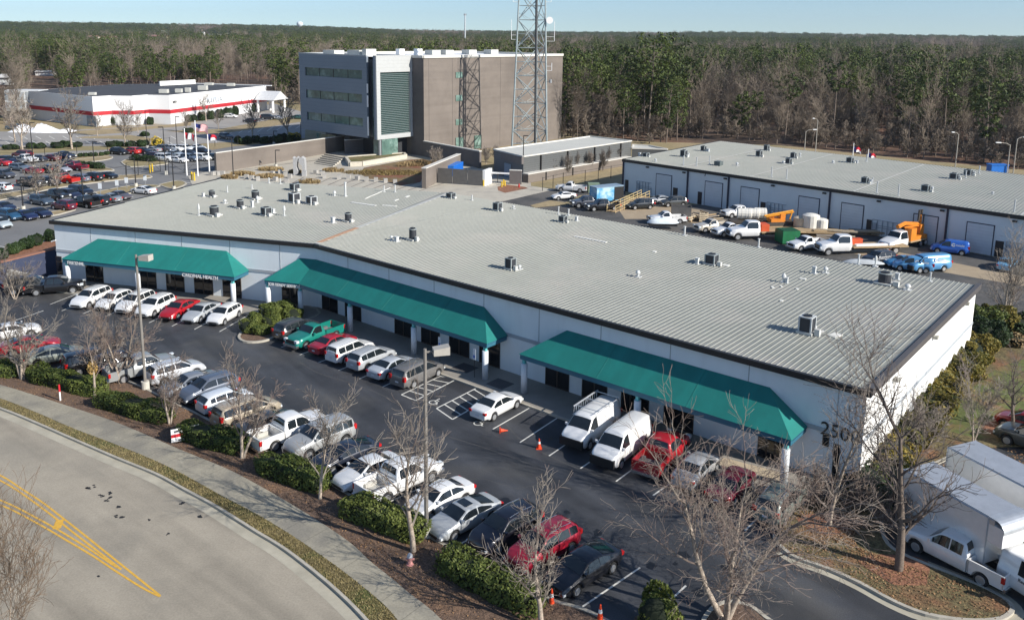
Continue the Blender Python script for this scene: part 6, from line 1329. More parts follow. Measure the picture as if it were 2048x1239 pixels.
# yard behind
gY = 'vehicles in the rear yard'
YV = [('pickupreg', 1143, 383, 285, Wt, 'white pickup beside the green utility cabinet'), ('coupe', 1127, 398, 250, Wt, 'white sedan on the brown verge left of the yard'), ('pickup', 1174, 413, 255, (.05, .055, .07), 'grey-blue pickup left of the black pickup in the yard'), ('pickup', 1205, 420, 255, Bk, 'black pickup nearest the wooden ramp'), ('suv', 1281, 417, 255, (.015, .02, .025), 'black suv right of the wooden ramp'), ('coupe', 1320, 406, 255, Sv, 'silver coupe between black suv and dark grey suv by the rear wall'), ('suv', 1347, 412, 258, (.06, .065, .065), 'dark grey suv right of the silver coupe in the yard'),
      ('pickupreg', 1334, 446, 262, Wt, 'white pickup right in front of the grey dumpster'), ('pickup', 1476, 433, 250, Wt, 'white pickup with dark bed near the rear wall behind the round tanks'), ('pickupreg', 1425, 462, 250, (.55, .50, .42), 'dusty white pickup, leftmost of the three parked noses over the main roof edge'), ('pickupreg', 1461, 470, 248, Wt, 'white pickup with dark bumper between the dusty pickup and the truck cab'),
      ('pickupreg', 1614, 498, 248, Wt, 'white work pickup with muddy tyres right of the green dumpster'), ('suv', 1756, 527, 248, (.02, .022, .028), 'black suv just behind the main roof edge left of the blue vans'), ('compactvan', 1898, 506, 295, (.03, .13, .50), 'bright blue van with white lettering by the roll-up doors'), ('compactvan', 1824, 541, 290, Cb, 'sky blue van half hidden by the main roof edge'), ('van', 1854, 541, 255, Cb, 'larger sky blue van behind the roof edge'), ('sedan', 1806, 533, 265, (.05, .25, .50), 'blue car in front of the two blue vans'), ('sedan', 2013, 537, 40, Lb, 'light blue hatchback alone at the right end of the yard')]
for k, x, y, a, c, lb in YV: 
    o = car(k, x, y, a, c, lb, gY)
    if k in ('compactvan', 'van') and not any(ch.name.startswith('van_lettering') for ch in o.children):
        for sy in (-1, 1):
            r = Vector((sy*1.0, 0, 0)); oo = Vector((-1.9 if sy > 0 else -.15, -sy*.93 if k == 'compactvan' else -sy*1.01, 1.25 if k == 'compactvan' else 1.45))
            OFF[o.name] = Vector((0, 0, 0)); q = text_obj('C', .55, .02, M('white_sign_letters'), oo+Vector((0, 0, -.05)), r, 'van_lettering', o, bold=.05); q2 = text_obj('moxie', .42, .02, M('white_sign_letters'), oo+r*.5, r, 'van_lettering', o, bold=.01)
# far and rear lots
gZ = 'cars in the rear lot'
Zl = [('sedan', 2, 331, 290, (.4, .02, .03), 'red car at the far left edge of the rear lot'), ('suv', 17, 327, 112, Nv, 'dark suv right of the red car at the left edge of the rear lot'), ('sedan', 36, 326, 112, Gy, 'grey sedan half behind the white pickup in the rear lot'), ('bigsuv', 45, 316, 292, Mr, 'maroon suv behind the white pickup in the rear lot'), ('pickup', 52, 325, 112, Wt, 'white pickup in the farthest left row of the rear lot'), ('sedan', 77, 323, 112, (.03, .03, .04), 'dark sedan right of the white pickup in the rear lot'), ('sedan', 102, 321, 292, Mr, 'maroon sedan between two dark cars in the farthest left row'), ('pickup', 128, 319, 112, Nv, 'navy pickup at the right end of the farthest left row'),
      ('wagon', 40, 341, 112, (.12, .15, .19), 'blue-grey wagon at the left of the second left row'), ('coupe', 66, 347, 292, (.30, .015, .03), 'red coupe with its tail to the camera in the second left row'), ('cube', 96, 345, 292, Bk, 'black jeep-like car with spare wheel in the second left row'), ('sedan', 122, 344, 112, (.35, .36, .40), 'silver sedan in the second left row'), ('sedan', 136, 332, 112, Nv, 'navy sedan behind the silver one'), ('pickup', 150, 340, 292, (.16, .012, .03), 'dark red pickup at the right end of the second left row'),
      ('suv', 9, 356, 112, (.06, .065, .08), 'dark grey suv at the left edge, third left row'), ('hatch', 3, 381, 292, Wt, 'white hatchback at the left edge beside the verge'), ('pickup', 65, 373, 112, (.018, .022, .02), 'black pickup at the left end of the third row by the verge'), ('suv', 99, 371, 112, (.02, .022, .03), 'dark suv right of the black pickup by the verge'), ('pickupreg', 130, 366, 292, (.45, .02, .015), 'bright red pickup in the row by the verge'), ('wagon', 158, 363, 292, (.14, .15, .19), 'grey wagon with a pale tail in the row by the verge'), ('suv', 185, 361, 292, (.015, .015, .02), 'black suv with white rear window stickers by the verge'), ('coupe', 215, 357, 112, (.012, .013, .018), 'low black car at the right end of the row by the verge'),
      ('suv', 239, 309, 112, (.012, .013, .018), 'black suv at the left end of the short row behind the gate'), ('suv', 263, 308, 292, (.45, .03, .03), 'red suv between two black cars behind the gate'), ('sedan', 286, 307, 112, (.012, .013, .018), 'black sedan right of the red suv behind the gate'), ('coupe', 306, 304, 292, (.30, .31, .33), 'grey car with a white rear panel behind the gate'), ('suv', 303, 318, 292, (.05, .012, .02), 'dark maroon suv left of the white suv behind the gate'), ('bigsuv', 331, 323, 112, Wt, 'big white suv in front of the black lamp post behind the gate'), ('suv', 331, 303, 112, (.10, .11, .13), 'dark suv in the farthest row behind the gate'), ('suv', 352, 303, 112, Wt, 'left white car of the farthest row behind the flagpoles'), ('suv', 372, 303, 112, Wt, 'middle white car of the farthest row behind the flagpoles'), ('fastback', 394, 300, 112, (.6, .62, .64), 'right white car of the farthest row behind the flagpoles'),
      ('sedan', 357, 325, 112, Wt, 'white sedan left of the left flagpole'), ('sedan', 350, 313, 112, (.35, .40, .45), 'silver-blue sedan in the middle row behind the gate'), ('suv', 380, 322, 112, (.10, .13, .18), 'slate blue suv between the left and tall flagpoles'), ('cube', 405, 321, 112, Wt, 'white boxy suv between the tall and right flagpoles'), ('suv', 404, 309, 112, (.012, .013, .018), 'black suv behind the white boxy suv'), ('hatch', 430, 320, 112, (.02, .04, .06), 'dark hatchback by the end of the long brick wall'), ('sedan', 380, 311, 112, (.03, .035, .05), 'dark sedan hidden behind the flagpoles')]
for k, x, y, a, c, lb in Zl: car(k, x, y, a, c, lb, gZ)
gX = 'cars near the left rear corner of the main roof'
Xl = [('suv', 84, 409, 118, (.05, .075, .11), 'slate suv seen from its side beside the black lamp post'), ('pickup', 112, 399, 118, (.015, .02, .03), 'navy pickup behind the slate suv'), ('suv', 141, 397, 118, (.015, .02, .045), 'navy suv with an orange front lamp behind the slate suv'), ('bigsuv', 162, 391, 118, (.010, .014, .025), 'black suv at the rear of the group by the lot drive'), ('suv', 128, 419, 298, (.10, .012, .03), 'maroon suv closest to the roof corner'), ('pickup', 170, 413, 298, Bk, 'black pickup with a red tail lamp right of the maroon suv'), ('suv', 196, 409, 298, (.012, .013, .018), 'black suv right of the black pickup, near the roof edge'), ('sedan', 220, 403, 298, (.20, .22, .24), 'grey sedan near the roof edge'), ('sedan', 240, 398, 118, (.10, .09, .10), 'grey-brown sedan right of the grey sedan at the roof edge'), ('fastback', 287, 387, 292, Wt, 'white sedan parked side-on near the gate signs'),
      ('sedan', 8, 421, 118, Nv, 'navy sedan at the left edge above the police-style suv'), ('suv', 20, 439, 118, (.02, .08, .16), 'blue suv with a white roof at the left edge'), ('fastback', 50, 438, 118, (.012, .02, .07), 'navy sedan between the blue suv and the last navy sedan'), ('fastback', 78, 433, 118, (.012, .018, .05), 'navy sedan nearest the building corner'), ('hatch', -1, 455, 118, (.4, .46, .48), 'silver hatchback cut by the left edge of the photo')]
for k, x, y, a, c, lb in Xl: car(k, x, y, a, c, lb, gX)
gA = 'cars in the arena lot'
for k, x, y, a, c, lb in (('wagon', 462, 236, 100, Wt, 'white wagon parked before the round shrubs of the arena'), ('sedan', 500, 245, 285, (.05, .045, .05), 'dark sedan on the arena lot below the white wagon'), ('bigsuv', 537, 239, 95, (.03, .03, .035), 'black suv on the arena lot beside a silver car'), ('sedan', 553, 239, 105, (.35, .37, .4), 'silver car right of the black suv on the arena lot'), ('suv', 452, 278, 125, (.03, .045, .07), 'dark blue suv with yellow front at the lot entrance'), ('minivan', 27, 259, 290, (.18, .25, .32), 'blue-grey van beside the heap of scraped ice'), ('sedan', 597, 238, 100, (.04, .12, .11), 'dark green car at the left edge of the office cube')):
    car(k, x, y, a, c, lb, gA)
# right-hand truck park
WtT = (.80, .80, .79)
def box_truck(name, label, rear_pt, az, H_=3.75, Lb_=6.9, grp=None):
    """rear_pt: ground point under the rear left corner of the box"""
    t = thing(name, label, 'box truck', group=grp); sp = Spec(L=5.2, W=2.05, wr=.39, zb=.42, wh=(-9, 1.55), top=[(-2.6, 1.9), (-1.9, 2.2), (.2, 2.22), (.55, 2.12), (1.35, 1.42), (2.2, 1.28), (2.5, 1.1), (2.6, .7)], belt=[(-2.6, 1.25), (1.3, 1.28), (2.2, 1.15), (2.6, .68)], win=[(-.2, 1.0)], ws=(.62, 1.3), rw=None, tum=.22)
    cab = loft(sp, -1.3, 2.6); dx = 3.1+1.0
    def sh(mb, d=dx):
        mb.v = [(v[0]+d, v[1], v[2]) for v in mb.v]; return mb
    shade_smooth(sh(cab).build('cab', PAINT, t))
    for sy in (-1, 1): shade_smooth(sh(side_glass(sp, *sp.win[0], sy)).build('side_window', cglass, t))
    shade_smooth(sh(top_glass(sp, *sp.ws)).build('windshield', cglass, t))
    mb = MB(); x0 = -Lb_/2-.6; x1 = x0+Lb_; Wb = 1.2; z0 = .95
    mb.box(x0, x1, -Wb, Wb, z0, H_-.08); mb.box(x1, x1+.9, -Wb, Wb, 2.35, H_-.35); b = mb.build('cargo_box', PAINT, t)
    mb = MB(); mb.box(x0+.05, x1-.02, -Wb+.05, Wb-.05, H_-.08, H_-.03); mb.build('box_roof', M('aluminium_roof', (.42, .44, .47), .35, metal=.4), b)
    mb = MB(); pts = []; 
    for k in range(7): a = math.pi/2*k/6; pts.append((x1+.35+.6*math.sin(a), H_-.62+.6*math.cos(a)))
    n = len(pts); vs = [(x, -Wb, z) for x, z in pts]+[(x, Wb, z) for x, z in pts]; mb.add(vs, [(i, i+1, n+i+1, n+i) for i in range(n-1)]); mb.box(x1-.02, x1+.36, -Wb, Wb, H_-.4, H_-.02); mb.build('rounded_nose', M('aluminium_trim', (.5, .52, .54), .3, metal=.5), b)
    mb = MB()
    for sy in (-1, 1):
        for z in (z0, H_-.1): mb.tube([(x0, sy*(Wb+.01), z), (x1+.3, sy*(Wb+.01), z)], .035, 4)
        mb.tube([(x1, sy*(Wb+.01), z0), (x1, sy*(Wb+.01), H_-.05)], .05, 4); mb.tube([(x0, sy*(Wb+.01), z0), (x0, sy*(Wb+.01), H_-.05)], .05, 4)
    mb.build('corner_trim', M('aluminium_trim'), b)
    for wx in (x0+1.6, dx+1.55):
        for sy in (-1, 1): wheel(t, wx, sy*1.02, .40, .28)
    mb = MB(); mb.box(x0+.1, dx-.5, -.5, .5, .55, .95); mb.build('chassis', black, t)
    for sy in (-1, 1):
        a, c = sorted((sy*.6, sy*.98)); mb = MB(); mb.box(dx+2.35, dx+2.61, a, c, .85, 1.08); mb.build('headlight', lamp_c, t)
        a, c = sorted((sy*1.08, sy*1.42)); mb = MB(); mb.box(dx+.85, dx+1.0, a, c, 1.35, 1.75); mb.build('mirror', whiteplain, t)
    mb = MB(); mb.box(dx+2.5, dx+2.62, -.55, .55, .75, 1.0); mb.build('grille', black, t)
    OFF[t.name] = Vector((0, 0, 0))
    # place: rear-left corner (x0, +Wb) at rear_pt
    th = math.pi/2-rad(az); c, s = math.cos(th), math.sin(th); lx, ly = x0, -Wb
    t.location = (rear_pt.x-(c*lx-s*ly), rear_pt.y-(s*lx+c*ly), 0); t.rotation_euler = (0, 0, th); setcol(t, WtT); return t
q = G(1808, 937, 3.7); q.z = 0; bt1 = box_truck('box_truck', 'nearer white box truck with silver roof, behind the white pickup', q, 156, Lb_=5.5, grp='white box trucks at the right')
q = G(1896, 893, 3.7); q.z = 0; bt2 = box_truck('box_truck', 'farther white box truck, its roof cut by the right edge of the photo', q, 157, Lb_=6.6, grp='white box trucks at the right')
tx = text_obj('Restaurant', .26, .02, M('grey_letters', (.12, .13, .13), .5), Vector((4.0, -1.045, 1.08)), Vector((1, 0, 0)), 'door_lettering', bt1)
car('pickupwhite', 1912, 1127, 325, Wt, 'white crew cab pickup parked beside the grass island, tail to the right')
car('hatch', 2052, 862, 320, (.25, .015, .02), 'red car at the right edge beside a dark bare tree'); car('bigsuv', 2068, 898, 320, (.06, .07, .07), 'dark grey suv at the right edge behind the box trucks')
# ------------------------------------------------------------------ work vehicles in the yard
org = M('machine_orange', (.60, .20, .02), .5, var=.1); wood = M('weathered_timber', (.36, .26, .15), .8, var=.2, scale=3); redp = M('orange_red_paint', (.55, .09, .03), .5)
def cab_truck(name, label, x, y, az, col, bed=7.0, load=None, cat='truck'):
    t = thing(name, label, cat, group='work trucks in the rear yard'); sp = Spec(L=4.6, W=2.2, wr=.5, zb=.55, wh=(-9, 1.2), top=[(-2.3, 2.3), (-2.2, 2.62), (-.9, 2.68), (-.45, 2.6), (.15, 1.85), (1.4, 1.62), (2.1, 1.5), (2.3, 1.0)], belt=[(-2.3, 1.55), (.1, 1.62), (1.4, 1.45), (2.3, .95)], win=[(-1.9, -.2)], ws=(-.42, .1), rw=None, tum=.2)
    dx = 3.4; mb = loft(sp, -2.2, 2.3); mb.v = [(v[0]+dx, v[1], v[2]) for v in mb.v]; shade_smooth(mb.build('cab', PAINT, t))
    for mb, nm in ((side_glass(sp, *sp.win[0], 1), 'side_window'), (side_glass(sp, *sp.win[0], -1), 'side_window'), (top_glass(sp, *sp.ws), 'windshield')):
        mb.v = [(v[0]+dx, v[1], v[2]) for v in mb.v]; mb.build(nm, cglass, t)
    mb = MB(); mb.box(dx+2.25, dx+2.34, -.6, .6, .8, 1.4); mb.build('grille', black, t)
    for sy in (-1, 1): a, c = sorted((sy*.7, sy*1.0)); mb = MB(); mb.box(dx+2.2, dx+2.33, a, c, 1.0, 1.2); mb.build('headlight', lamp_c, t)
    for wx in (dx+1.2, -bed*.35, -bed*.35-1.25):
        for sy in (-1, 1): wheel(t, wx, sy*1.12, .5, .3)
    mb = MB(); mb.box(-bed*.55, dx-1.2, -.45, .45, .6, .95); mb.build('chassis', black, t)
    if bed: mb = MB(); mb.box(-bed*.62, 1.1, -1.25, 1.25, 1.0, 1.18); mb.build('flatbed_deck', wood, t)
    if load: load(t, dx)
    OFF[t.name] = Vector((0, 0, 0)); g = G(x, y); th = math.pi/2-rad(az); t.location = (g.x, g.y, 0); t.rotation_euler = (0, 0, th); setcol(t, col); return t
def drill(t, dx):
    mb = MB(); mb.box(-3.2, .9, -1.1, 1.1, 1.18, 1.7); mb.box(-.4, .9, .1, 1.1, 1.7, 2.9); mb.box(-2.9, -2.0, -.7, .7, 1.7, 3.1); mb.build('drill_deck', org, t)
    mb = MB(); mb.tube([(-2.4, 0, 3.0), (1.0, 0, 3.5), (2.6, 0, 3.2)], .3, 6); mb.tube([(-3.0, 0, 1.8), (-3.0, 0, 4.3)], .22, 6); mb.tube([(-2.4, .4, 2.9), (1.6, .4, 3.1)], .12, 6); mb.build('derrick_boom', org, t)
    mb = MB(); mb.tube([(-3.0, 0, 3.4), (-3.2, 0, 5.0), (-2.6, 0, 5.0), (-2.5, 0, 3.5)], .18, 6); mb.tube([(-3.2, .3, 1.5), (-3.3, .3, 4.4)], .1, 6); mb.build('auger', M('dark_steel', (.06, .05, .04), .6), t)
    mb = MB(); mb.box(dx+2.35, dx+2.6, -1.1, 1.1, .35, .7); mb.box(dx+2.5, dx+2.65, -.1, .1, .3, 1.4); mb.build('front_stabiliser', redp, t)
cab_truck('drill_truck', 'white truck with orange drilling boom and red front stabiliser beside a roll-up door', 1812, 494, 235, Wt, 5.0, drill)
def beams(t, dx):
    mb = MB(); mb.box(-3.9, .6, .5, 1.0, 1.2, 1.45); mb.build('white_beam', whiteplain, t); mb = MB(); mb.box(-.9, .9, -.9, -.1, 1.2, 1.95); mb.build('red_toolbox', redp, t)
cab_truck('flatbed_truck', 'white flatbed truck with long timber deck and a red box behind its cab', 1712, 506, 262, Wt, 11, beams)
cab_truck('flatbed_truck', 'white truck cab left of the green dumpster, carrying a deck towards the orange crane', 1530, 476, 262, Wt, 9, lambda t, dx: MB().box(-.2, 1.0, -.8, .8, 1.2, 2.2).build('red_machine', redp, t))
g = G(1556, 458); t = thing('crawler_crane', 'orange tracked crane with folded boom on a trailer near the rear wall', 'crane', (g.x, g.y, 0), None); e = azv(80); n = azv(170)
mb = MB(); mb.bar(g-e*3.2+n*1, g+e*3.2+n*1, .6, .9, 1.6); mb.bar(g-e*3.2-n*1, g+e*3.2-n*1, .6, .9, 1.6); mb.build('track', M('dark_steel'), t)
mb = MB(); mb.bar(g-e*2.0, g+e*.9, 1.9, 1.5, 2.2); mb.build('engine_house', org, t); mb = MB(); mb.bar(g+e*.1, g+e*1.1, 1.2, 2.2, 3.1); mb.build('operator_cab', org, t)
mb = MB(); V = lambda p, z: (p.x, p.y, z)
mb.tube([V(g-e*3.0, 2.7), V(g+e*2.9, 3.6)], .2, 4); mb.tube([V(g-e*2.6, 2.35), V(g+e*2.7, 3.2)], .16, 4); mb.tube([V(g-e*2.8+n*.4, 2.6), V(g+e*2.9+n*.4, 3.4)], .1, 5); mb.tube([V(g+e*2.3, 1.8), V(g+e*2.8, 3.6)], .16, 5); mb.tube([V(g-e*1.0-n*.3, 2.2), V(g-e*1.0-n*.3, 3.2)], .12, 5); mb.build('boom', M('machine_yellow_orange', (.68, .30, .03), .5), t)
mb = MB(); mb.bar(g-e*5.2, g+e*4.2, 2.6, .6, .9); mb.build('trailer_deck', wood, t); t.scale = (.78, .78, .78)
# tanks
def tank(x, y, z0, r, h, label, lying=False, mat=None, e=azv(100), grp='white plastic tanks in the yard'):
    g = G(x, y); mat = mat or M('tank_plastic', (.66, .64, .58), .5, var=.06); mb = MB()
    if lying:
        mb.tube([V(g-e*h*.5, z0+r), V(g-e*h*.46, z0+r), V(g+e*h*.46, z0+r), V(g+e*h*.5, z0+r)], [r*.8, r, r, r*.8], 14)
        for k in (-.2, .1, .3): mb.tube([V(g+e*h*k, z0+r), V(g+e*(h*k+.08), z0+r)], r*1.03, 14)
    else: mb.tube([(g.x, g.y, z0), (g.x, g.y, z0+h*.86), (g.x, g.y, z0+h*.96), (g.x, g.y, z0+h)], [r, r, r*.6, r*.25], 16)
    o = mb.build('tank', mat, loc=(g.x, g.y, 0)); return tag(o, label, 'tank', grp)
tank(1487, 449, .9, .85, 2.1, 'white ribbed tank, leftmost of the lying three in front of the orange crane', True); tank(1503, 449, .9, .85, 2.0, 'white ribbed tank, middle of the lying three', True); tank(1519, 448, .9, .85, 1.9, 'white ribbed tank, rightmost of the lying three', True)
tank(1598, 462, .8, .9, 1.5, 'cream upright tank left of the big white upright tank', mat=M('cream_plastic', (.55, .46, .34), .5)); tank(1620, 464, .8, 1.25, 2.1, 'big white upright tank behind the white work pickup'); tank(1641, 466, .8, .95, 1.5, 'smaller white upright tank right of the big one')
g = G(1503, 452); mb = MB(); mb.bar(g-Vector((3.4, 0, 0)), g+Vector((3.4, .0, 0)), 2.2, .6, .88); tag(mb.build('trailer_deck', M('dark_steel'), loc=(g.x, g.y, 0)), 'low dark trailer under the three lying white tanks', 'trailer')
g = G(1620, 468); mb = MB(); mb.bar(g-Vector((4., 0, 0)), g+Vector((4., -1., 0)), 2.4, .5, .78); tag(mb.build('storage_platform', wood, loc=(g.x, g.y, 0)), 'timber platform under the three upright tanks', 'platform')
def bin_thing(name, label, x, y, az, L_, W_, h, col, extras=True):
    g = G(x, y); e = azv(az); n = azv(az+90); t = thing(name, label, 'dumpster', (g.x, g.y, 0)); m_ = M(name+'_paint', col, .5, var=.15, scale=1.5)
    mb = MB(); c4 = [g-e*L_/2-n*W_/2, g+e*L_/2-n*W_/2, g+e*L_/2+n*W_/2, g-e*L_/2+n*W_/2]; th = .06
    for i in range(4):
        mb.bar(c4[i], c4[(i+1) % 4], .08, .15, h)
    mb.prism([(v.x, v.y) for v in c4], .15, .25); mb.build('bin_body', m_, t); mb = MB()
    for k in range(5): p = g-e*L_/2+e*(L_*k/4); mb.bar(p-n*(W_/2+.05), p-n*(W_/2-.05)+e*.01, .1, .2, h-.1)
    mb.build('bin_ribs', m_, t); mb = MB(); mb.prism([(v.x, v.y) for v in [g+(q-g)*.93 for q in c4]], h-.35 if not extras else h, (h-.3) if not extras else h+.07); mb.build('bin_lid' if extras else 'bin_contents', M(name+'_lid', tuple(c*.5 for c in col), .6), t); return t
bin_thing('dumpster', 'grey-brown open dumpster behind a white pickup', 1361.6, 440, 100, 3.0, 2.2, 2.3, (.11, .105, .10), False); bin_thing('green_dumpster', 'dark green dumpster with a yellow sticker between the truck cab and work pickup', 1574, 485, 80, 2.6, 2.2, 1.9, (.01, .13, .05))
# lumber and pallets
random.seed(21)
def lumber(x, y, az, n, L_, label, spread=1.2, mat=wood, zt=.5):
    g = G(x, y); t = thing('lumber_pile', label, 'lumber pile', (g.x, g.y, 0), 'timber piles in the yard'); 
    for j in range(n):
        a = az+random.uniform(-14, 14); e = azv(a); o = g+azv(az+90)*random.uniform(-spread, spread)+e*random.uniform(-.6, .6); z = .05+j*zt/n; mb = MB()
        p, q = o-e*L_/2*random.uniform(.6, 1), o+e*L_/2*random.uniform(.6, 1); mb.bar(p, q, random.uniform(.15, .5), z, z+random.uniform(.06, .22)); mb.build('plank', (wood, M('pale_timber', (.50, .42, .30), .8), M('grey_timber', (.25, .22, .19), .8))[j % 3], t)
lumber(1380, 441, 40, 9, 3.0, 'loose pale planks right of the grey-brown dumpster', .9, zt=.9); lumber(1402, 440, 150, 10, 2.6, 'heap of broken pallets and boards in the yard', 1.1, zt=1.3); lumber(1425, 436, 70, 7, 3.0, 'low scatter of boards right of the pallet heap', 1.0)
lumber(1665, 473, 100, 8, 6.5, 'stack of brown timbers behind the flatbed truck', 1.1, zt=1.0); lumber(1735, 470, 100, 6, 8.0, 'long boards and beams beside the man door of the rear warehouse', 1.0, zt=.8); lumber(1640, 486, 100, 6, 3.0, 'short tan boards on the platform right of the work pickup', .8, zt=.9)
g = G(1402, 440); mb = MB()
for k in range(5): mb.box(g.x-.7, g.x+.7, g.y-1.9, g.y-1.8, .15+k*.28, .32+k*.28)
for s_ in (-.65, 0, .6): mb.box(g.x+s_, g.x+s_+.12, g.y-1.8, g.y-1.72, .1, 1.6)
tag(mb.build('pallet', M('pale_timber'), loc=(g.x, g.y, 0)), 'upright wooden pallet leaning on the heap of boards', 'pallet')
# display trailer and ramp
g0 = G(1212, 406); e = azv(60); n = azv(150); t = thing('display_trailer', 'small trailer with pale blue picture sides, black end and blue-grey roof', 'trailer', (g0.x, g0.y, 0))
c4 = [g0-e*2.8-n*1.1, g0+e*2.8-n*1.1, g0+e*2.8+n*1.1, g0-e*2.8+n*1.1]; mb = MB(); mb.prism([(v.x, v.y) for v in c4], .6, 3.0); mb.build('trailer_body', M('blue_picture_panel', (.45, .62, .70), .5, var=.1, scale=.5, col2=(.08, .30, .50), c2amt=.8, c2scale=.5), t)
mb = MB(); mb.prism([(v.x, v.y) for v in [g0+(q-g0)*1.04 for q in c4]], 3.0, 3.12); mb.build('trailer_roof', M('blue_grey_roof', (.22, .30, .38), .5), t); mb = MB(); mb.bar(g0+e*.9+n*1.14, g0+e*2.82+n*1.14, .06, .7, 2.95); mb.bar(g0+e*2.83-n*1.1, g0+e*2.83+n*1.16, .06, .7, 2.95); mb.build('black_panel', black, t)
for s_ in (-.8, .8):
    for sy in (-1, 1): p = g0+e*s_+n*sy*1.0; mb = MB(); mb.tube([V(p-n*.12, .4), V(p+n*.12, .4)], .4, 12); mb.build('wheel', rubber, t)
pr = G(1222, 424); p1 = G(1290, 402); t = thing('wooden_ramp', 'tan timber access ramp with railings beside the display trailer', 'ramp', (pr.x, pr.y, 0)); d = (p1-pr).normalized(); L_ = (p1-pr).length; k = Vector((-d.y, d.x, 0))
ym = M('yellow_timber', (.52, .40, .20), .8, var=.1); mb = MB(); mb.add([V(pr-k*.8, .1), V(p1-k*.8, .9), V(p1+k*.8, .9), V(pr+k*.8, .1), V(pr-k*.8, .0), V(p1-k*.8, .8), V(p1+k*.8, .8), V(pr+k*.8, .0)], [(0, 1, 2, 3), (7, 6, 5, 4), (0, 4, 5, 1), (3, 2, 6, 7)]); mb.build('ramp_deck', wood, t)
for sy in (-1, 1):
    mb = MB(); m_ = 8
    for i in range(m_+1): p = pr+d*(L_*i/m_)+k*sy*.8; z = .1+.8*i/m_; mb.tube([V(p, 0), V(p, z+1.05)], .06, 4)
    for zz in (.55, 1.0): mb.tube([V(pr+k*sy*.8, .1+zz), V(p1+k*sy*.8, .9+zz)], .05, 4)
    mb.build('railing', ym, t)
g = G(1187, 384); mb = MB(); mb.box(g.x-1., g.x+1., g.y-.7, g.y+.7, 0, 1.6); mb.box(g.x-1.05, g.x+1.05, g.y-.75, g.y+.75, 1.6, 1.7); mb.box(g.x-.03, g.x+.03, g.y-.72, g.y-.7, .1, 1.5); tag(mb.build('utility_cabinet', M('pale_green_cabinet', (.20, .27, .19), .6), loc=(g.x, g.y, 0)), 'pale green utility cabinet beside the white pickup left of the display trailer', 'cabinet')
g = G(1325, 457); t = thing('covered_trailer', 'white rounded trailer roof just above the main roof edge', 'trailer', (g.x, g.y, 0)); mb = MB(); vs = []
for i in range(13):
    x = -2.4+4.8*i/12; r = .8*max(.12, 1-(abs(x)/2.5)**4)
    for k in range(9): a = math.pi*k/8; vs.append((g.x+x, g.y+r*math.cos(a), .9+1.0*r*math.sin(a)))
mb.add(vs, [(i*9+k, i*9+k+1, (i+1)*9+k+1, (i+1)*9+k) for i in range(12) for k in range(8)]); mb.build('shell', M('trailer_shell', (.60, .66, .70), .4), t, smooth=True); mb = MB(); mb.box(g.x-2.1, g.x+2.1, g.y-.7, g.y+.7, .5, .9); mb.build('chassis', black, t)
g = G(1727, 532); t = thing('boat_hull', 'pale grey upturned boat-like cover behind the main roof edge', 'cover', (g.x, g.y, 0)); mb = MB(); vs = []
for i in range(11):
    x = -2.6+5.2*i/10; r = .6*max(.1, 1-(abs(x)/2.7)**3)
    for k in range(7): a = math.pi*k/6; vs.append((g.x+x, g.y-.15*x+r*math.cos(a), .4+.9*r*math.sin(a)))
mb.add(vs, [(i*7+k, i*7+k+1, (i+1)*7+k+1, (i+1)*7+k) for i in range(10) for k in range(6)]); mb.build('cover', M('pale_tarp', (.42, .45, .47), .6), t, smooth=True)
g = G(1993, 350); mb = MB(); mb.box(g.x-1.8, g.x+1.8, g.y-1, g.y+1, .2, 2.2); mb.box(g.x-1.9, g.x+1.9, g.y-1.1, g.y+1.1, 2.2, 2.4); tag(mb.build('blue_container', M('blue_dumpster_paint'), loc=(g.x, g.y, 0)), 'blue container at the wood edge behind the rear warehouse', 'container')
# small things at the front
def cone(x, y, label, lying=False, h=.75):
    g = G(x, y); t = thing('traffic_cone', label, 'traffic cone', (g.x, g.y, 0), 'orange traffic cones'); om = M('cone_orange', (.75, .07, .02), .5)
    if lying:
        mb = MB(); mb.tube([(g.x-.3, g.y, .16), (g.x+.25, g.y+.1, .1)], [.15, .03], 12); mb.build('cone_body', om, t); mb = MB(); mb.box(g.x-.36, g.x-.31, g.y-.19, g.y+.19, 0, .36); mb.build('cone_base', om, t)
    else:
        mb = MB(); mb.tube([(g.x, g.y, .03), (g.x, g.y, h)], [.16, .035], 14); mb.build('cone_body', om, t); mb = MB(); mb.tube([(g.x, g.y, h*.5), (g.x, g.y, h*.72)], [.105, .076], 14); mb.build('white_collar', whiteplain, t); mb = MB(); mb.box(g.x-.2, g.x+.2, g.y-.2, g.y+.2, 0, .04); mb.build('cone_base', om, t)
cone(1078, 896, 'upright orange cone with white collar in front of the vans'); cone(1009, 864, 'fallen orange cone beside the white sedan stall', True); cone(1103, 1208, 'orange cone on the curb by the last black sedan', h=.9); cone(1200, 1240, 'orange cone at the bottom edge of the photo', h=.9)
g = G(372, 884); t = thing('yard_sign', 'tilted white board with a red stripe on posts beside the sidewalk', 'sign', (g.x, g.y, 0)); e = azv(118-90+15); e = azv(60); nn = Vector((e.y, -e.x, 0)); hz = height_at((372, 884), (372, 853)); c = g
mb = MB(); mb.bar(c-e*.95, c+e*.95, .05, hz-.95, hz); mb.build('board', whiteplain, t); mb = MB(); mb.bar(c-e*.95+nn*.03, c+e*.95+nn*.03, .01, hz-.62, hz-.38); mb.build('red_stripe', M('sign_red', (.5, .02, .03), .5), t)
for s_ in (-.6, .6): mb = MB(); mb.tube([V(c+e*s_-nn*.04, 0), V(c+e*s_-nn*.04, hz-.1)], .045, 4); mb.build('post', M('dark_steel'), t)
OFFv = OFF[t.name]
mb = MB()
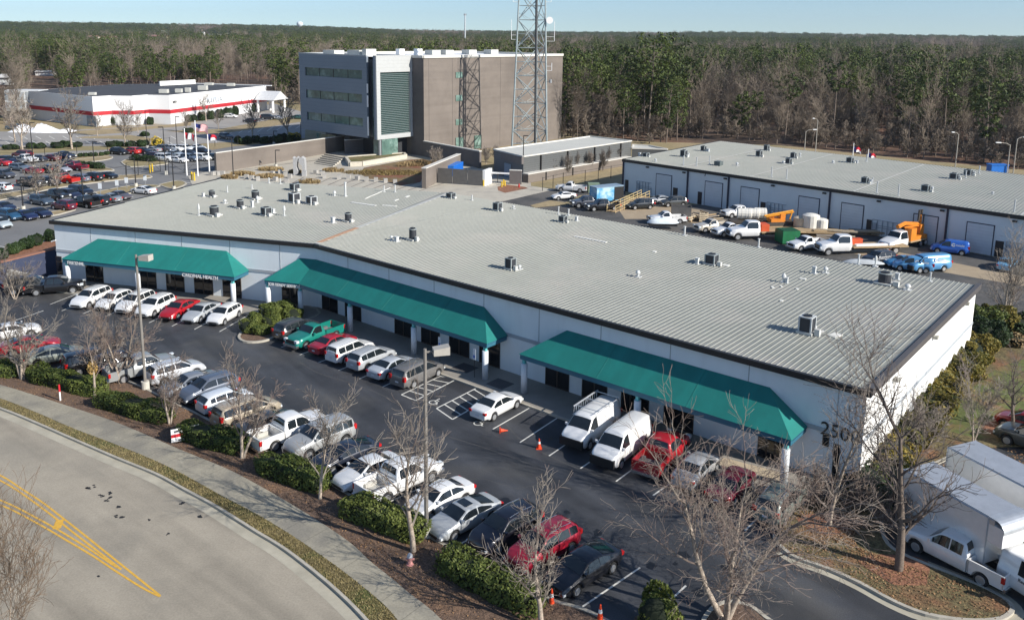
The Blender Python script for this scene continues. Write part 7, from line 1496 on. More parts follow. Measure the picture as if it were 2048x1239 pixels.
for (x0, x1, z0, z1) in ((-.75, -.45, .25, .12), (-.35, .1, .12, .05), (-.1, .45, .78, .66), (-.5, -.3, .9, .78), (.1, .6, .2, .13)): mb.bar(c+e*x0+nn*.035, c+e*x1+nn*.035, .01, hz-max(z0, z1), hz-min(z0, z1))
mb.build('lettering_blocks', M('dark_letters', (.04, .04, .05), .5), t)
post_thing('marker_post', 'thin white marker post with a red top beside the sidewalk', 'marker post', 121, 803, 1.35, .06, whiteplain)
g = G(121, 803); mb = MB(); mb.tube([(0, 0, .85), (0, 0, 1.42)], .075, 8); o = mb.build('red_sleeve', M('sign_red'), None); par = [x for x in bpy.data.objects if x.name.startswith('marker_post')][0]; o.parent = par; OFF[o.name] = OFF[par.name]
post_thing('white_stub_post', 'short white stub post just left of the tilted sign', 'post', 350, 885, .5, .09, whiteplain)
g = G(820, 1132); t = thing('fire_hydrant', 'faded pink fire hydrant on the mulch beside the sidewalk', 'hydrant', (g.x, g.y, 0)); hm = M('faded_hydrant', (.50, .24, .22), .6, var=.2, scale=8)
mb = MB(); mb.tube([(g.x, g.y, .1), (g.x, g.y, .15), (g.x, g.y, .16), (g.x, g.y, .58)], [.2, .2, .13, .13], 12); mb.build('barrel', hm, t); mb = MB(); mb.tube([(g.x, g.y, .58), (g.x, g.y, .62), (g.x, g.y, .75), (g.x, g.y, .82)], [.17, .17, .12, .04], 12); mb.build('bonnet', M('silver_bonnet', (.5, .5, .52), .5), t); mb = MB(); mb.tube([(g.x-.24, g.y, .45), (g.x+.24, g.y, .45)], .06, 8); mb.tube([(g.x, g.y, .42), (g.x, g.y-.22, .42)], .08, 8); mb.build('nozzles', hm, t)
# ================================================================== PLANTS
def rv(s=1.): 
    while True:
        v = Vector((random.uniform(-1, 1), random.uniform(-1, 1), random.uniform(-1, 1)))
        if .05 < v.length < 1: return v.normalized()*s
def leaf(mb, c, nrm, s, asp=.6):
    a = nrm.cross(rv()).normalized()*s; b = nrm.cross(a).normalized()*s*asp
    n = len(mb.v); mb.v.extend([tuple(c-a-b*.6), tuple(c+a*.2-b), tuple(c+a+b*.5), tuple(c-a*.2+b)]); mb.f.append((n, n+1, n+2, n+3)); mb.mi.append(0)
def shrub(name, label, cat, c, rx, ry, h, rot, n, ls, mat, group=None, boxy=4, rough=.18, seed=0, proto_only=False):
    """a dense clipped shrub or hedge: leaves over a rounded solid plus a dark solid core"""
    random.seed(seed+int(rx*10)); t = thing(name, label, cat, (c.x, c.y, 0), group); u = Vector((math.cos(rot), math.sin(rot), 0)); v = Vector((-u.y, u.x, 0))
    def surf(d):
        k = (abs(d.x)**boxy+abs(d.y)**boxy+abs(d.z)**boxy)**(-1/boxy); return Vector((d.x*k, d.y*k, d.z*k))
    mb = MB()
    for i in range(n):
        if random.random() < .5: q = Vector((random.uniform(-1, 1), random.uniform(-1, 1), random.choice((1, 1, -1)))) 
        else: q = rv()
        if abs(q.z) < 1 and random.random() < .5: q = Vector((random.uniform(-1, 1), random.choice((-1, 1)), random.uniform(-1, 1)))
        s = surf(q); 
        if s.z < -.98: continue
        p = Vector((s.x*rx, s.y*ry, h*.5+s.z*h*.5)); nz = 1+rough*noise.noise(Vector((p.x*.9+seed, p.y*.9, p.z*1.1)))*1.6; p = Vector((p.x*(1+(nz-1)*.4 if rx > 2 else nz), p.y*nz, p.z*nz))
        p *= 1-.10*random.random()**2
        nn = Vector((s.x/rx*abs(s.x)**2, s.y/ry*abs(s.y)**2, s.z/h*2*abs(s.z)**2)); nn = (nn.normalized()+rv(.8)).normalized()
        leaf(mb, c+u*p.x+v*p.y+Vector((0, 0, max(p.z, .05))), u*nn.x+v*nn.y+Vector((0, 0, nn.z)), ls*random.uniform(.6, 1.3))
    mb.build('foliage', mat, t)
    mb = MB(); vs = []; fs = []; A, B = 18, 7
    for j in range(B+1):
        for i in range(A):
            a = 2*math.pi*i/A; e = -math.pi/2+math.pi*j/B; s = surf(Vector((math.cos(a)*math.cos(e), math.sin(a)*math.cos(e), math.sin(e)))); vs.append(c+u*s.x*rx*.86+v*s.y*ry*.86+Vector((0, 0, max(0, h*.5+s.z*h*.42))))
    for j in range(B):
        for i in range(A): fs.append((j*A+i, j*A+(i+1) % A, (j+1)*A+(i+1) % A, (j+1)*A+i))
    mb.add(vs, fs); mb.build('inner_core', leafcore, t); return t  # near-black solid core behind the leaves
HG = [((-70, 742), (36, 751), 'clipped green hedge at the left edge of the photo behind the first bare tree'), ((64, 755), (203, 790), 'clipped green hedge between the first bare tree and the tree with the tan nest'), ((207, 808), (332, 843), 'clipped green hedge left of the tilted white sign'), ((366, 872), (488, 903), 'clipped green hedge right behind the tilted white sign'), ((522, 935), (648, 980), 'clipped green hedge in front of the silver large suv'), ((696, 1022), (846, 1080), 'clipped green hedge in front of the second white pickup and silver sedan'), ((890, 1132), (1068, 1224), 'longest clipped hedge, at the bottom in front of the black suv')]
for i, (a, b, lb) in enumerate(HG):
    a, b = G(*a, .1), G(*b, .1); c = (a+b)/2; L_ = (b-a).length; d = (b-a).normalized()
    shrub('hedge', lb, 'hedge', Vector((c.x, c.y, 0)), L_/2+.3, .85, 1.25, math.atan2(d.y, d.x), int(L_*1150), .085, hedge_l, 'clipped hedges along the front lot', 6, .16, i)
for i, (x, y, r, h, lb) in enumerate(((500, 664, 1.0, 1.2, 'green shrub at the tip of the curbed island left of the charcoal suv'), (518, 652, 1.0, 1.25, 'second shrub from the tip of the curbed island'), (541, 652, 1.15, 1.3, 'shrub nearest the charcoal suv on the curbed island'), (545, 637, 1.1, 1.35, 'dark shrub in the middle of the curbed island'), (570, 630, 1.25, 1.5, 'bright green shrub at the walk end of the curbed island'), (585, 640, 1.0, 1.2, 'low shrub behind the charcoal suv, by the column'), (524, 668, .8, .9, 'smallest shrub in the corner of the curbed island'))):
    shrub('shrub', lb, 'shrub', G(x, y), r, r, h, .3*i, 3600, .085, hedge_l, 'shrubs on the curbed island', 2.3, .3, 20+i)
shrub('shrub', 'glossy green shrub at the bottom edge between two parking lines', 'shrub', G(1312, 1262), 1.0, .9, 1.9, 0, 3800, .10, hedge_l, None, 2.2, .4, 31)
for i, (x, y, rx, ry, h, m_, lb) in enumerate(((1765, 925, 2.6, 1.9, 1.7, olive_l, 'olive hedge block at the front right corner of the white end wall'), (1800, 880, 2.8, 2.0, 1.8, olive_l, 'second olive hedge block along the white end wall'), (1838, 832, 2.8, 2.1, 1.9, olive_l, 'third olive hedge block along the white end wall'), (1868, 790, 2.8, 2.1, 1.9, olive_l, 'fourth olive hedge block along the white end wall'), (1900, 752, 2.8, 2.2, 2.0, olive_l, 'orange-olive hedge block in the middle of the row'), (1928, 715, 2.6, 2.1, 2.0, olive_l, 'last olive hedge block before the dark green shrubs'), (1962, 690, 2.2, 2.0, 2.3, dkgreen_l, 'dark green shrub right of the olive hedge blocks'), (1962, 665, 2.4, 2.0, 2.4, hedge_l, 'green shrub at the rear corner of the white end wall'), (1992, 660, 2.0, 1.9, 2.2, olive_l, 'yellowing shrub beside the rear bare tree'), (2035, 665, 2.2, 1.6, 1.5, dkgreen_l, 'dark shrub beyond the rear bare tree'), (2030, 690, 1.6, 1.1, .9, straw_l, 'low yellow shrub at the right edge'),
                                            (1735, 985, 1.6, 1.3, 1.6, dkgreen_l, 'dark shrub at the foot of the building corner'), (1760, 1010, 1.3, 1.2, 1.5, dkgreen_l, 'dark shrub behind the large bare tree'), (1790, 985, 1.5, 1.3, 1.6, hedge_l, 'green shrub between the large bare tree and the box truck'))):
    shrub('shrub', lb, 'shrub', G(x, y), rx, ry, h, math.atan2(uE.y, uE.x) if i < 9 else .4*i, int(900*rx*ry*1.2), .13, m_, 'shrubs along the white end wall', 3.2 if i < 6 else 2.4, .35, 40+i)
# shared round shrubs of the far lots
def shrub_proto(r, h, n, ls, mat, sd):
    return shrub('round_shrub', 'x', 'shrub', Vector((0, 0, 0)), r, r*.92, h, 0, n, ls, mat, None, 2.3, .25, sd)
RS = [shrub_proto(1.0, 1.0, 1500, .14, dkgreen_l, 61)]
for r in RS: r.location = (0, 0, 0)
first = {0: True, 1: True}
def rshrub(k, x, y, sx, sz, label, group):
    o = RS[k] if first[k] else copy_tree(RS[k]); first[k] = False; g = G(x, y); o.location = g; kk = .62; o.scale = (sx*kk, sx*kk, sz*kk); o.rotation_euler = (0, 0, x*.7); tag(o, label, 'shrub', group)
for x, y, s, h in ((228, 250, 2.0, 4.0), (301, 249, 1.9, 3.6), (376, 244, 2.0, 3.5), (388, 243, 1.9, 3.4), (404, 241, 2.2, 4.3), (422, 238.5, 2.2, 4.3), (440, 236, 2.2, 4.5), (455, 233, 2.3, 4.7), (471, 230, 2.4, 4.9), (505, 224, 2.5, 5.2)): rshrub(0, x, y, s, h, 'tall rounded dark shrub against the white arena wall', 'rounded shrubs against the arena wall')
for x, y, s, h in ((20, 299, 2.2, 1.9), (31, 298.5, 1.9, 1.8), (63, 297, 2.3, 2.1), (80, 297, 2.2, 2.1), (118, 296, 2.6, 2.3), (131, 293.5, 2.3, 2.4), (155, 294, 2.3, 1.9), (226, 293.5, 2.3, 2.2), (238, 293, 2.3, 2.2), (263, 293, 2.2, 2.1), (284, 292.5, 2.4, 2.5), (291, 272, 2.3, 1.9), (378, 265, 2.4, 2.0)): rshrub(0, x, y, s, h, 'rounded dark shrub on the dry verge between the two far lots', 'rounded shrubs between the far lots')
for x, y in ((148, 314.5), (160, 313.5), (171, 313), (182, 312.3), (192, 311.8), (203, 311), (213, 309.5), (224, 308)): rshrub(0, x, y, .95, 1.3, 'small dark shrub in the curved line at the lot island', 'small shrubs in a curved line')
for x, y, s, h in ((475, 285, 1.9, 2.6), (487, 288, 1.8, 2.4), (497, 287, 2.2, 2.9), (512, 285, 1.9, 2.7), (528, 287, 2.4, 2.8), (540, 286.5, 1.8, 2.5), (553, 286, 2.3, 3.0), (567, 284, 2.2, 3.4), (581, 286.5, 1.9, 3.4), (593, 286.5, 2.2, 2.6)): rshrub(0, x, y, s, h, 'round shrub in the row just left of the office cube', 'round shrubs left of the office')
for x, y, s, h in ((4, 517, 1.3, 1.7), (24, 507, 1.2, 1.7), (34, 502, 1.1, 1.6), (52, 497, 1.3, 1.9), (74, 490, 1.25, 1.9), (103, 481, 1.3, 2.0)): rshrub(0, x, y, s*1.2, h*1.2, 'dark green shrub on the red mulch above the retaining wall', 'shrubs above the retaining wall')
for x, y, L_, lb in ((178, 336, 4.2, 'long dark hedge on the rear lot island beside the black lamp post'), (287, 322, 3.6, 'dark hedge on the small island behind the sliding gate')):
    shrub('hedge', lb, 'hedge', G(x, y), L_, 1.0, 1.2, -.35, 1800, .16, dkgreen_l, None, 4, .2, int(x))
shrub('shrub', 'yellow leafy shrub beside the fence left of the office', 'shrub', G(588, 284), 1.8, 1.6, 2.2, 0, 900, .2, M('yellow_leaves', (.50, .36, .03), .7, var=.3), None, 2.3, .3, 71); shrub('shrub', 'yellow shrub beside the arena drive', 'shrub', G(315, 293), 1.6, 1.3, 2.0, 0, 700, .2, M('yellow_leaves'), None, 2.3, .3, 72)
def grass_clump(x, y, L_, W_, h, label, n=1300, mat=straw_l, rot=0., grp='ornamental grass clumps on the plaza', name='ornamental_grass'):
    g = G(x, y); mb = MB(); random.seed(int(x)); u = Vector((math.cos(rot), math.sin(rot), 0)); v = Vector((-u.y, u.x, 0))
    for i in range(n):
        a = random.uniform(0, 6.28); q = math.sqrt(random.random()); p = g+u*L_*q*math.cos(a)+v*W_*q*math.sin(a); hh = h*random.uniform(.5, 1)*(1-.35*q); d = rv(.35); tp = p+Vector((d.x, d.y, hh)); w = Vector((random.uniform(-.08, .08), random.uniform(-.08, .08), 0))
        k = len(mb.v); mb.v.extend([tuple(p-w), tuple(p+w), tuple(tp+w*.4), tuple(tp-w*.4)]); mb.f.append((k, k+1, k+2, k+3)); mb.mi.append(0)
    return tag(mb.build(name, mat, loc=(g.x, g.y, 0)), label, 'grass clump', grp)
for x, y, L_, W_, lb in ((486, 350, 2.4, 1.2, 'straw grass clump at the roof edge left of the sculpture'), (542, 341, 2.6, 1.1, 'straw grass clump near the long brick wall'), (539, 355, 2.8, 1.2, 'straw grass clump between two block seats in front of the brick wall'), (619, 366, 2.0, 1.0, 'straw grass clump right in front of the sculpture'), (667, 343, 2.2, 1.0, 'straw grass clump right of the sculpture below the steps'), (590, 347, 1.2, .8, 'small straw grass clump touching the sculpture'), (459, 357, 1.6, .9, 'small straw grass clump at the foot of the flagpole paving')): grass_clump(x, y, L_, W_, 1.1, lb)
tag(grass_clump(770, 346, 9, 3.5, .6, '', 2200, leafy('rusty_cover_leaves', (.10, .06, .03), (.26, .20, .07), .1, .2), .0, None, 'ground_cover'), kind='stuff'); 
tag(grass_clump(835, 330, 5, 2.0, 1.3, '', 1200, straw_l, .6, None, 'tall_dry_grass'), kind='stuff')
for o in bpy.data.objects:
    if o.name.startswith(('ground_cover', 'tall_dry_grass')):
        for k in ('label', 'category', 'group'):
            if k in o: del o[k]
# ------------------------------------------------------------------ bare trees
class Tree: pass
def grow(T, p, d, L, r, lvl, P):
    ns = P.seg[min(lvl, len(P.seg)-1)]; pts = [p.copy()]; rs = [r]; q = p.copy(); dd = d.copy(); taper = P.tip[min(lvl, len(P.tip)-1)]
    for i in range(ns):
        dd = (dd+rv(P.jit[min(lvl, len(P.jit)-1)])+Vector((0, 0, P.up[min(lvl, len(P.up)-1)]))).normalized(); q = q+dd*L/ns; pts.append(q.copy()); rs.append(max(P.rmin, r*(1-(1-taper)*(i+1)/ns)))
    mb = T.tr if lvl < P.tl else T.br
    mb.tube(pts, rs, 7 if lvl == 0 else 5 if r > .035 else 3, cap=False)
    if lvl >= P.n_lvl: return
    n = P.n[min(lvl, len(P.n)-1)]; s0 = P.start[min(lvl, len(P.start)-1)]
    for k in range(n):
        t = s0+(1-s0)*(k+random.random()*.8)/n; t = min(t, .999); i = int(t*ns); f = t*ns-i; c = pts[i].lerp(pts[i+1], f); dr = (pts[i+1]-pts[i]).normalized()
        a = rad(P.ang[min(lvl, len(P.ang)-1)]*random.uniform(.7, 1.3)); ax = dr.cross(rv()).normalized()
        if lvl == 0: az = k*2.4+random.random(); ax = dr.cross(Vector((math.cos(az), math.sin(az), 0))).normalized()
        nd = Matrix.Rotation(a, 3, ax) @ dr; rr = rs[i]*P.rr[min(lvl, len(P.rr)-1)]; grow(T, c, nd, L*P.lr[min(lvl, len(P.lr)-1)]*random.uniform(.65, 1.15)*(1-.35*t*(lvl == 0)), max(rr, P.rmin), lvl+1, P)
    if lvl > 0 or P.leader: 
        for k in range(P.fork): grow(T, pts[-1], (dd+rv(.45)).normalized(), L*.55, max(rs[-1], P.rmin), lvl+1, P)
def params(**k):
    P = Tree(); P.seg = [6, 5, 4, 3]; P.tip = [.35, .3, .4, .6]; P.jit = [.10, .22, .28, .35]; P.up = [.06, .10, .06, .03]; P.n = [8, 6, 5, 3]; P.start = [.3, .25, .2, .2]; P.ang = [45, 42, 42, 45]; P.rr = [.5, .5, .55, .6]; P.lr = [.62, .5, .48, .5]; P.rmin = .011; P.n_lvl = 3; P.tl = 1; P.leader = True; P.fork = 2; P.__dict__.update(k); return P
def bare_tree(label, px, py, h, P, seed, trunks=((0, 0, 1, 1),), r0=.14, bark=None, twig=None, name='bare_tree', loc=None, group=None):
    random.seed(seed); g = G(px, py) if loc is None else Vector(loc); T = Tree(); T.tr = MB(); T.br = MB()
    h *= .9
    for dx, dy, dz, f in trunks: grow(T, g+Vector((dx*.25, dy*.25, 0)), Vector((dx, dy, dz)).normalized(), h*f*.72, r0*math.sqrt(f), 0, P)
    t = thing(name, label, 'tree', (g.x, g.y, 0), group); T.tr.build('trunk', bark or bark_l, t, smooth=True); T.br.build('branches', twig or twig_l, t); return t
gT = 'bare trees along the front of the lot'
vase = dict(ang=[34, 36, 40, 45], n=[7, 6, 6, 4], start=[.22, .2, .15, .1])
bare_tree('bare multi-branched tree at the left edge behind the first hedge', 45, 760, 6.6, params(**vase), 1, ((-.15, 0, 1, 1), (.2, .1, 1, .8), (.0, -.2, 1, .7)), .15, group=gT)
nt = bare_tree('slim bare tree holding a tan nest of leaves, between two hedges', 190, 797, 5.2, params(n=[5, 5, 4, 3], start=[.45, .3, .2, .2], ang=[35, 38, 40, 45]), 2, ((0, 0, 1, 1),), .12, twig=twig_r, group=gT)
g = G(190, 797); mb = MB(); random.seed(8)
for i in range(420): q = rv()*random.uniform(.5, 1); leaf(mb, g+Vector((q.x*.38, q.y*.38, 2.6+q.z*.6)), rv(), .08)
mb.build('leaf_nest', M('tan_dead_leaves', (.42, .28, .10), .8, var=.3, scale=6), nt)
bare_tree('wide reddish bare tree with three stems left of the tall lamp post', 240, 768, 6.4, params(ang=[42, 44, 44, 45], n=[8, 7, 6, 5], start=[.25, .15, .1, .1]), 3, ((-.35, 0, 1, 1), (.3, .1, 1, .95), (.05, -.2, 1, .9)), .12, twig=twig_r, group=gT)
bare_tree('small bare tree between two hedges right of the tall left lamp post', 339, 850, 5.0, params(**vase), 4, ((0, 0, 1, 1), (.3, 0, 1, .7)), .10, twig=twig_r, group=gT)
bare_tree('bare tree rising in front of the gold minivan', 484, 918, 6.6, params(ang=[38, 40, 42, 45], n=[8, 6, 6, 4], start=[.3, .15, .1, .1]), 5, ((0, 0, 1, 1), (.3, .1, 1, .75)), .13, twig=twig_r, group=gT)
bare_tree('bare tree rising in front of the black sedan beside the silver suv', 640, 1000, 6.4, params(**vase), 6, ((0, 0, 1, 1),), .12, group=gT)
bare_tree('tall pale bare tree just left of the middle lamp post', 827, 1105, 9.2, params(ang=[33, 36, 40, 45], n=[9, 6, 6, 4], start=[.22, .2, .12, .1]), 7, ((0, 0, 1, 1),), .17, group=gT)
bare_tree('bare tree in front of the red suv at the end of the bottom hedge', 1083, 1262, 6.6, params(ang=[38, 40, 42, 45], n=[9, 7, 6, 4], start=[.25, .15, .1, .1]), 8, ((0, 0, 1, 1),), .15, group=gT)
bare_tree('big spreading river birch with peeling pale trunks at the bottom of the photo', 1450, 1240, 10.4, params(seg=[7, 6, 5, 3], n=[8, 8, 8, 6], ang=[42, 44, 46, 50], start=[.35, .15, .08, .1], up=[.02, .04, .0, -.05], jit=[.14, .25, .3, .35], lr=[.62, .52, .42, .42], rr=[.45, .4, .5, .6], rmin=.008), 9, ((-.45, .15, 1, 1), (.42, .05, 1, 1), (.1, .45, 1, .85), (-.1, -.4, 1, .8)), .17, twig=twig_r, group=None)
bare_tree('slender bare tree in front of the number on the shaded wall', 1658, 1052, 10.2, params(ang=[36, 36, 40, 45], n=[13, 6, 5, 4], start=[.15, .2, .12, .1], lr=[.45, .5, .48, .5], tip=[.15, .3, .4, .6]), 10, ((0, 0, 1, 1.15),), .13, group='bare trees on the grass island')
bare_tree('largest dark bare tree on the grass island in front of the white pickup', 1797, 1142, 12.0, params(ang=[42, 40, 42, 46], n=[11, 8, 6, 5], start=[.22, .2, .12, .1], lr=[.55, .5, .48, .5]), 11, ((0, 0, 1, 1),), .25, bark_d, M('dark_twigs', (.13, .105, .09), .9, var=.3, scale=2), group='bare trees on the grass island')
bare_tree('small whitish bare tree behind the box trucks', 1945, 890, 5.4, params(ang=[30, 34, 38, 45], n=[8, 6, 5, 4], start=[.15, .15, .1, .1]), 12, ((0, 0, 1, 1), (.3, .1, 1, .8)), .07, group='bare trees right of the building')
bare_tree('small dark-trunked bare tree on the lawn near the red car', 2026, 864, 5.6, params(ang=[50, 45, 42, 46], n=[8, 6, 5, 4], start=[.4, .2, .1, .1]), 13, ((0, 0, 1, 1),), .16, bark_d, M('dark_twigs'), group='bare trees right of the building')
bare_tree('upright bare tree beside the rear corner of the white end wall', 2008, 655, 9.0, params(ang=[30, 34, 38, 45], n=[10, 7, 6, 4], start=[.15, .15, .1, .1]), 14, ((0, 0, 1, 1), (.2, .1, 1, .9)), .14, group='bare trees right of the building')
bare_tree('thin bare sapling clump at the bottom left corner beside the street', 10, 1330, 8.0, params(ang=[20, 24, 30, 40], n=[6, 5, 4, 3], start=[.2, .15, .1, .1], rmin=.008, lr=[.75, .6, .5, .5]), 15, ((-.1, 0, 1, 1), (.15, .1, 1, .9), (.3, -.1, 1, .8), (-.3, .1, 1, .8), (.05, -.3, 1, .9)), .05, twig=M('brown_twigs', (.17, .12, .08), .9, var=.2), group=None)
bare_tree('low bare bush behind the dark suv at the far left of the front lot', 30, 598, 5.0, params(**vase), 16, ((0, 0, 1, 1), (.4, 0, 1, .8), (-.4, 0, 1, .8)), .06, group=None)
bare_tree('twiggy bare bush right beside the dark suv behind the box trucks', 1850, 900, 3.5, params(**vase), 17, ((0, 0, 1, 1), (.4, 0, 1, .8), (-.4, 0, 1, .8)), .06, group='bare trees right of the building')
# brushy red-brown shrubs under the birch
for i, (x, y, lb) in enumerate(((1295, 905, 'reddish bare bush behind the red pickup bed'), (1455, 1000, 'reddish bare bush between the silver and dark red sedans'), (1620, 1010, 'twiggy bush at the right end of the walk'), (1700, 1025, 'twiggy bush below the shaded wall right of the slender tree'), (1770, 1060, 'twiggy bush beside the nose of the white pickup'))[2:]):
    bare_tree(lb, x, y, 2.6, params(ang=[45, 44, 44, 45], n=[7, 6, 5, 4], start=[.05, .1, .1, .1], rmin=.010), 30+i, ((0, 0, 1, 1), (.6, 0, 1, .9), (-.5, .3, 1, .9), (.1, -.6, 1, .9)), .03, twig=twig_r, name='bare_bush', group='bare bushes by the right end of the walk')
# medium trees of the far lots
def tree_proto(h, P, seed, r0, bark, twig, trunks=((0, 0, 1, 1),), name='bare_tree'):
    return bare_tree('x', 0, 0, h, P, seed, trunks, r0, bark, twig, name, loc=(0, 0, 0))
TP = [tree_proto(9, params(rmin=.03, n=[9, 6, 5, 3], ang=[36, 38, 42, 45], start=[.28, .2, .1, .1]), 51, .2, bark_l, twig_l), tree_proto(5, params(rmin=.022, n=[8, 6, 4, 3], ang=[26, 32, 38, 45], start=[.2, .15, .1, .1], n_lvl=3), 52, .07, bark_l, twig_l, ((0, 0, 1, 1), (.25, 0, 1, .9), (-.25, 0, 1, .9)))]
tfirst = {0: True, 1: True}
def mtree(k, x, y, s, label, group):
    o = TP[k] if tfirst[k] else copy_tree(TP[k]); tfirst[k] = False; g = G(x, y); o.location = g; s *= .8; o.scale = (s, s, s); o.rotation_euler = (0, 0, x); tag(o, label, 'tree', group)
for x, y, s, lb in ((45, 299, 1.6, 'bare tree on the verge at the far left, left of the white ice heap'), (144, 298, 1.75, 'bare tree on the verge right of the white ice heap'), (251, 293, 1.35, 'bare tree on the verge right of a pair of round shrubs'), (195, 272, .8, 'small bare tree before the blue-grey arena door'), (276, 265, .8, 'small bare tree before the zigzag arena wall'), (412, 243, 1.1, 'bare tree in front of the arena lettering'), (505, 280, 1.35, 'bare tree behind the round shrubs, left one'), (576, 277, 1.45, 'bare tree behind the round shrubs next to the office cube'), (437, 258, .7, 'sapling on the dry slope below the arena lot'), (373, 264, .8, 'bare tree by the round shrub behind the tall flagpole'), (30, 284, 1.5, 'bare tree at the left end of the arena lot'), (118, 395, .9, 'slim bare tree in front of the black lamp post on the rear verge'), (75, 405, .9, 'slim bare tree among the cars near the slate suv')):
    mtree(0, x, y, s, lb, 'bare trees of the far lots')
for i, (x, y) in enumerate(((1105, 352), (1135, 352), (1151, 345), (1178, 343), (1206, 341), (1214, 334), (1233, 330))): mtree(1, x, y, .95, 'small vase-shaped bare tree in the row along the brick plinth', 'small bare trees along the brick plinth')
for x, y, s, lb in ((866, 333, .9, 'grey leafless shrub at the foot of the dark brick wall'), (878, 330, .8, 'leafless shrub right of the grey one at the dark brick wall'), (972, 330, .9, 'small bare tree in the court between brick wall and utility building'), (993, 326, .9, 'bare tree in the court beside the utility building door'), (1010, 338, .7, 'low bare tree by the dark court posts')): mtree(1, x, y, s, lb, 'leafless shrubs around the service court')
def strew(name, A, B, n, s, mat, z, up=False):
    random.seed(len(name)+n); mb = MB()
    for _ in range(n):
        i = random.randrange(min(len(A), len(B))-1); t = random.random(); a = A[i].lerp(A[i+1], t); b = B[i].lerp(B[i+1], t); p = a.lerp(b, random.random())
        if up:
            w = Vector((random.uniform(-.03, .03), random.uniform(-.03, .03), 0)); tp = p+Vector((random.uniform(-.05, .05), random.uniform(-.05, .05), random.uniform(.04, s))); k = len(mb.v)
            mb.v.extend([(p.x-w.x, p.y-w.y, z), (p.x+w.x, p.y+w.y, z), (tp.x, tp.y, z+tp.z)]); mb.f.append((k, k+1, k+2)); mb.mi.append(0)
        else: leaf(mb, Vector((p.x, p.y, z+random.uniform(.015, .05))), (Vector((0, 0, 1))+rv(.5)).normalized(), s*random.uniform(.5, 1.3))
    return tag(mb.build(name, mat), kind='stuff')
strew('verge_grass', CI[4:], SW0[4:], 15000, .10, leafy('verge_blades', (.07, .065, .022), (.31, .25, .12), .1, 1.2), .13, True)
strew('leaf_litter', SW1, LOTB, 5200, .05, leafy('fallen_leaves', (.10, .05, .03), (.40, .24, .12), 0, 2), .12)
strew('pine_straw_litter', [GB[i] for i in range(2, 13)], [GB[18].lerp(GB[33], i/10) for i in range(11)], 3800, .055, MATS['fallen_leaves'], .125)
strew('lawn_leaves', [GB[31], GB[32], GB[33]], [GB[26], GB[25], GB[22]], 3500, .07, MATS['fallen_leaves'], .125)
# ------------------------------------------------------------------ woods
def pine_mesh(seed, h=21, cr=3.2, c0=.5, ncl=34, nl=24, ls=.42):
    random.seed(seed); T = MB(); top = Vector((random.uniform(-.8, .8), random.uniform(-.8, .8), h*.97))
    pts = [Vector((0, 0, 0)).lerp(top, f)+Vector((math.sin(f*4+seed), math.cos(f*3+seed), 0))*.25*f for f in (0, .25, .5, .75, 1)]; T.tube(pts, [.24, .2, .16, .11, .04], 6, cap=False)
    C = MB()
    for k in range(ncl):
        f = c0+(1-c0)*(k+random.random())/ncl; i = min(int(f*4), 3); p = pts[i].lerp(pts[i+1], f*4-i); w = math.sin(math.pi*min(1, (1-f)/(1-c0)*.82+.14))**.8
        a = k*2.4+random.random(); L_ = cr*w*random.uniform(.45, 1.1); q = p+Vector((math.cos(a)*L_, math.sin(a)*L_, L_*.18+random.uniform(-.3, .5)))
        T.tube([p, q], [.05, .02], 3, cap=False); R_ = random.uniform(.75, 1.25)*(.55+.55*w)*cr/3.0
        for j in range(nl):
            v = rv()*random.random()**.4; v.z *= .55; leaf(C, q+v*R_*1.05, (Vector((v.x, v.y, abs(v.z)+.5))+rv(.9)).normalized(), ls*random.uniform(.6, 1.2), .5)
    return T.mesh('pine_trunk', [bark_f], smooth=True), C.mesh('pine_crown', [pine_l])
def bare_mesh(seed, h=18, sp=1.):
    random.seed(seed); T = Tree(); T.tr = MB(); T.br = MB(); grow(T, Vector((0, 0, 0)), Vector((0, 0, 1)), h*.8, .16, 0, params(seg=[5, 3, 2, 2], n=[13, 6, 4, 3], start=[.28, .15, .1, .1], ang=[32*sp, 34, 38, 40], lr=[.42, .5, .5, .5], rmin=.035, tip=[.2, .4, .6, .8], jit=[.07, .15, .2, .25], up=[.05, .12, .08, .02]))
    return T.tr.mesh('tree_trunk', [bark_f], smooth=True), T.br.mesh('tree_branches', [twig_f])
PM = [pine_mesh(100+i, h, cr, c0) for i, (h, cr, c0) in enumerate(((22, 4.0, .50), (23, 4.4, .56), (20, 3.6, .40), (21, 3.8, .62), (17, 3.6, .25), (12, 3.0, .12)))]
BM = [bare_mesh(200+i, h, s) for i, (h, s) in enumerate(((18, 1.), (20, .85), (16, 1.15), (17, 1.), (12, 1.3)))]
YB = [(-400, 268), (-50, 258), (30, 247), (54, 240), (60, 192), (300, 180), (536, 168), (545, 205), (600, 214), (625, 200), (1118, 255), (1125, 281), (1260, 283), (1300, 288), (1440, 276), (1560, 290), (1700, 304), (1800, 314), (2048, 341), (2500, 385)]
random.seed(77); woods = []
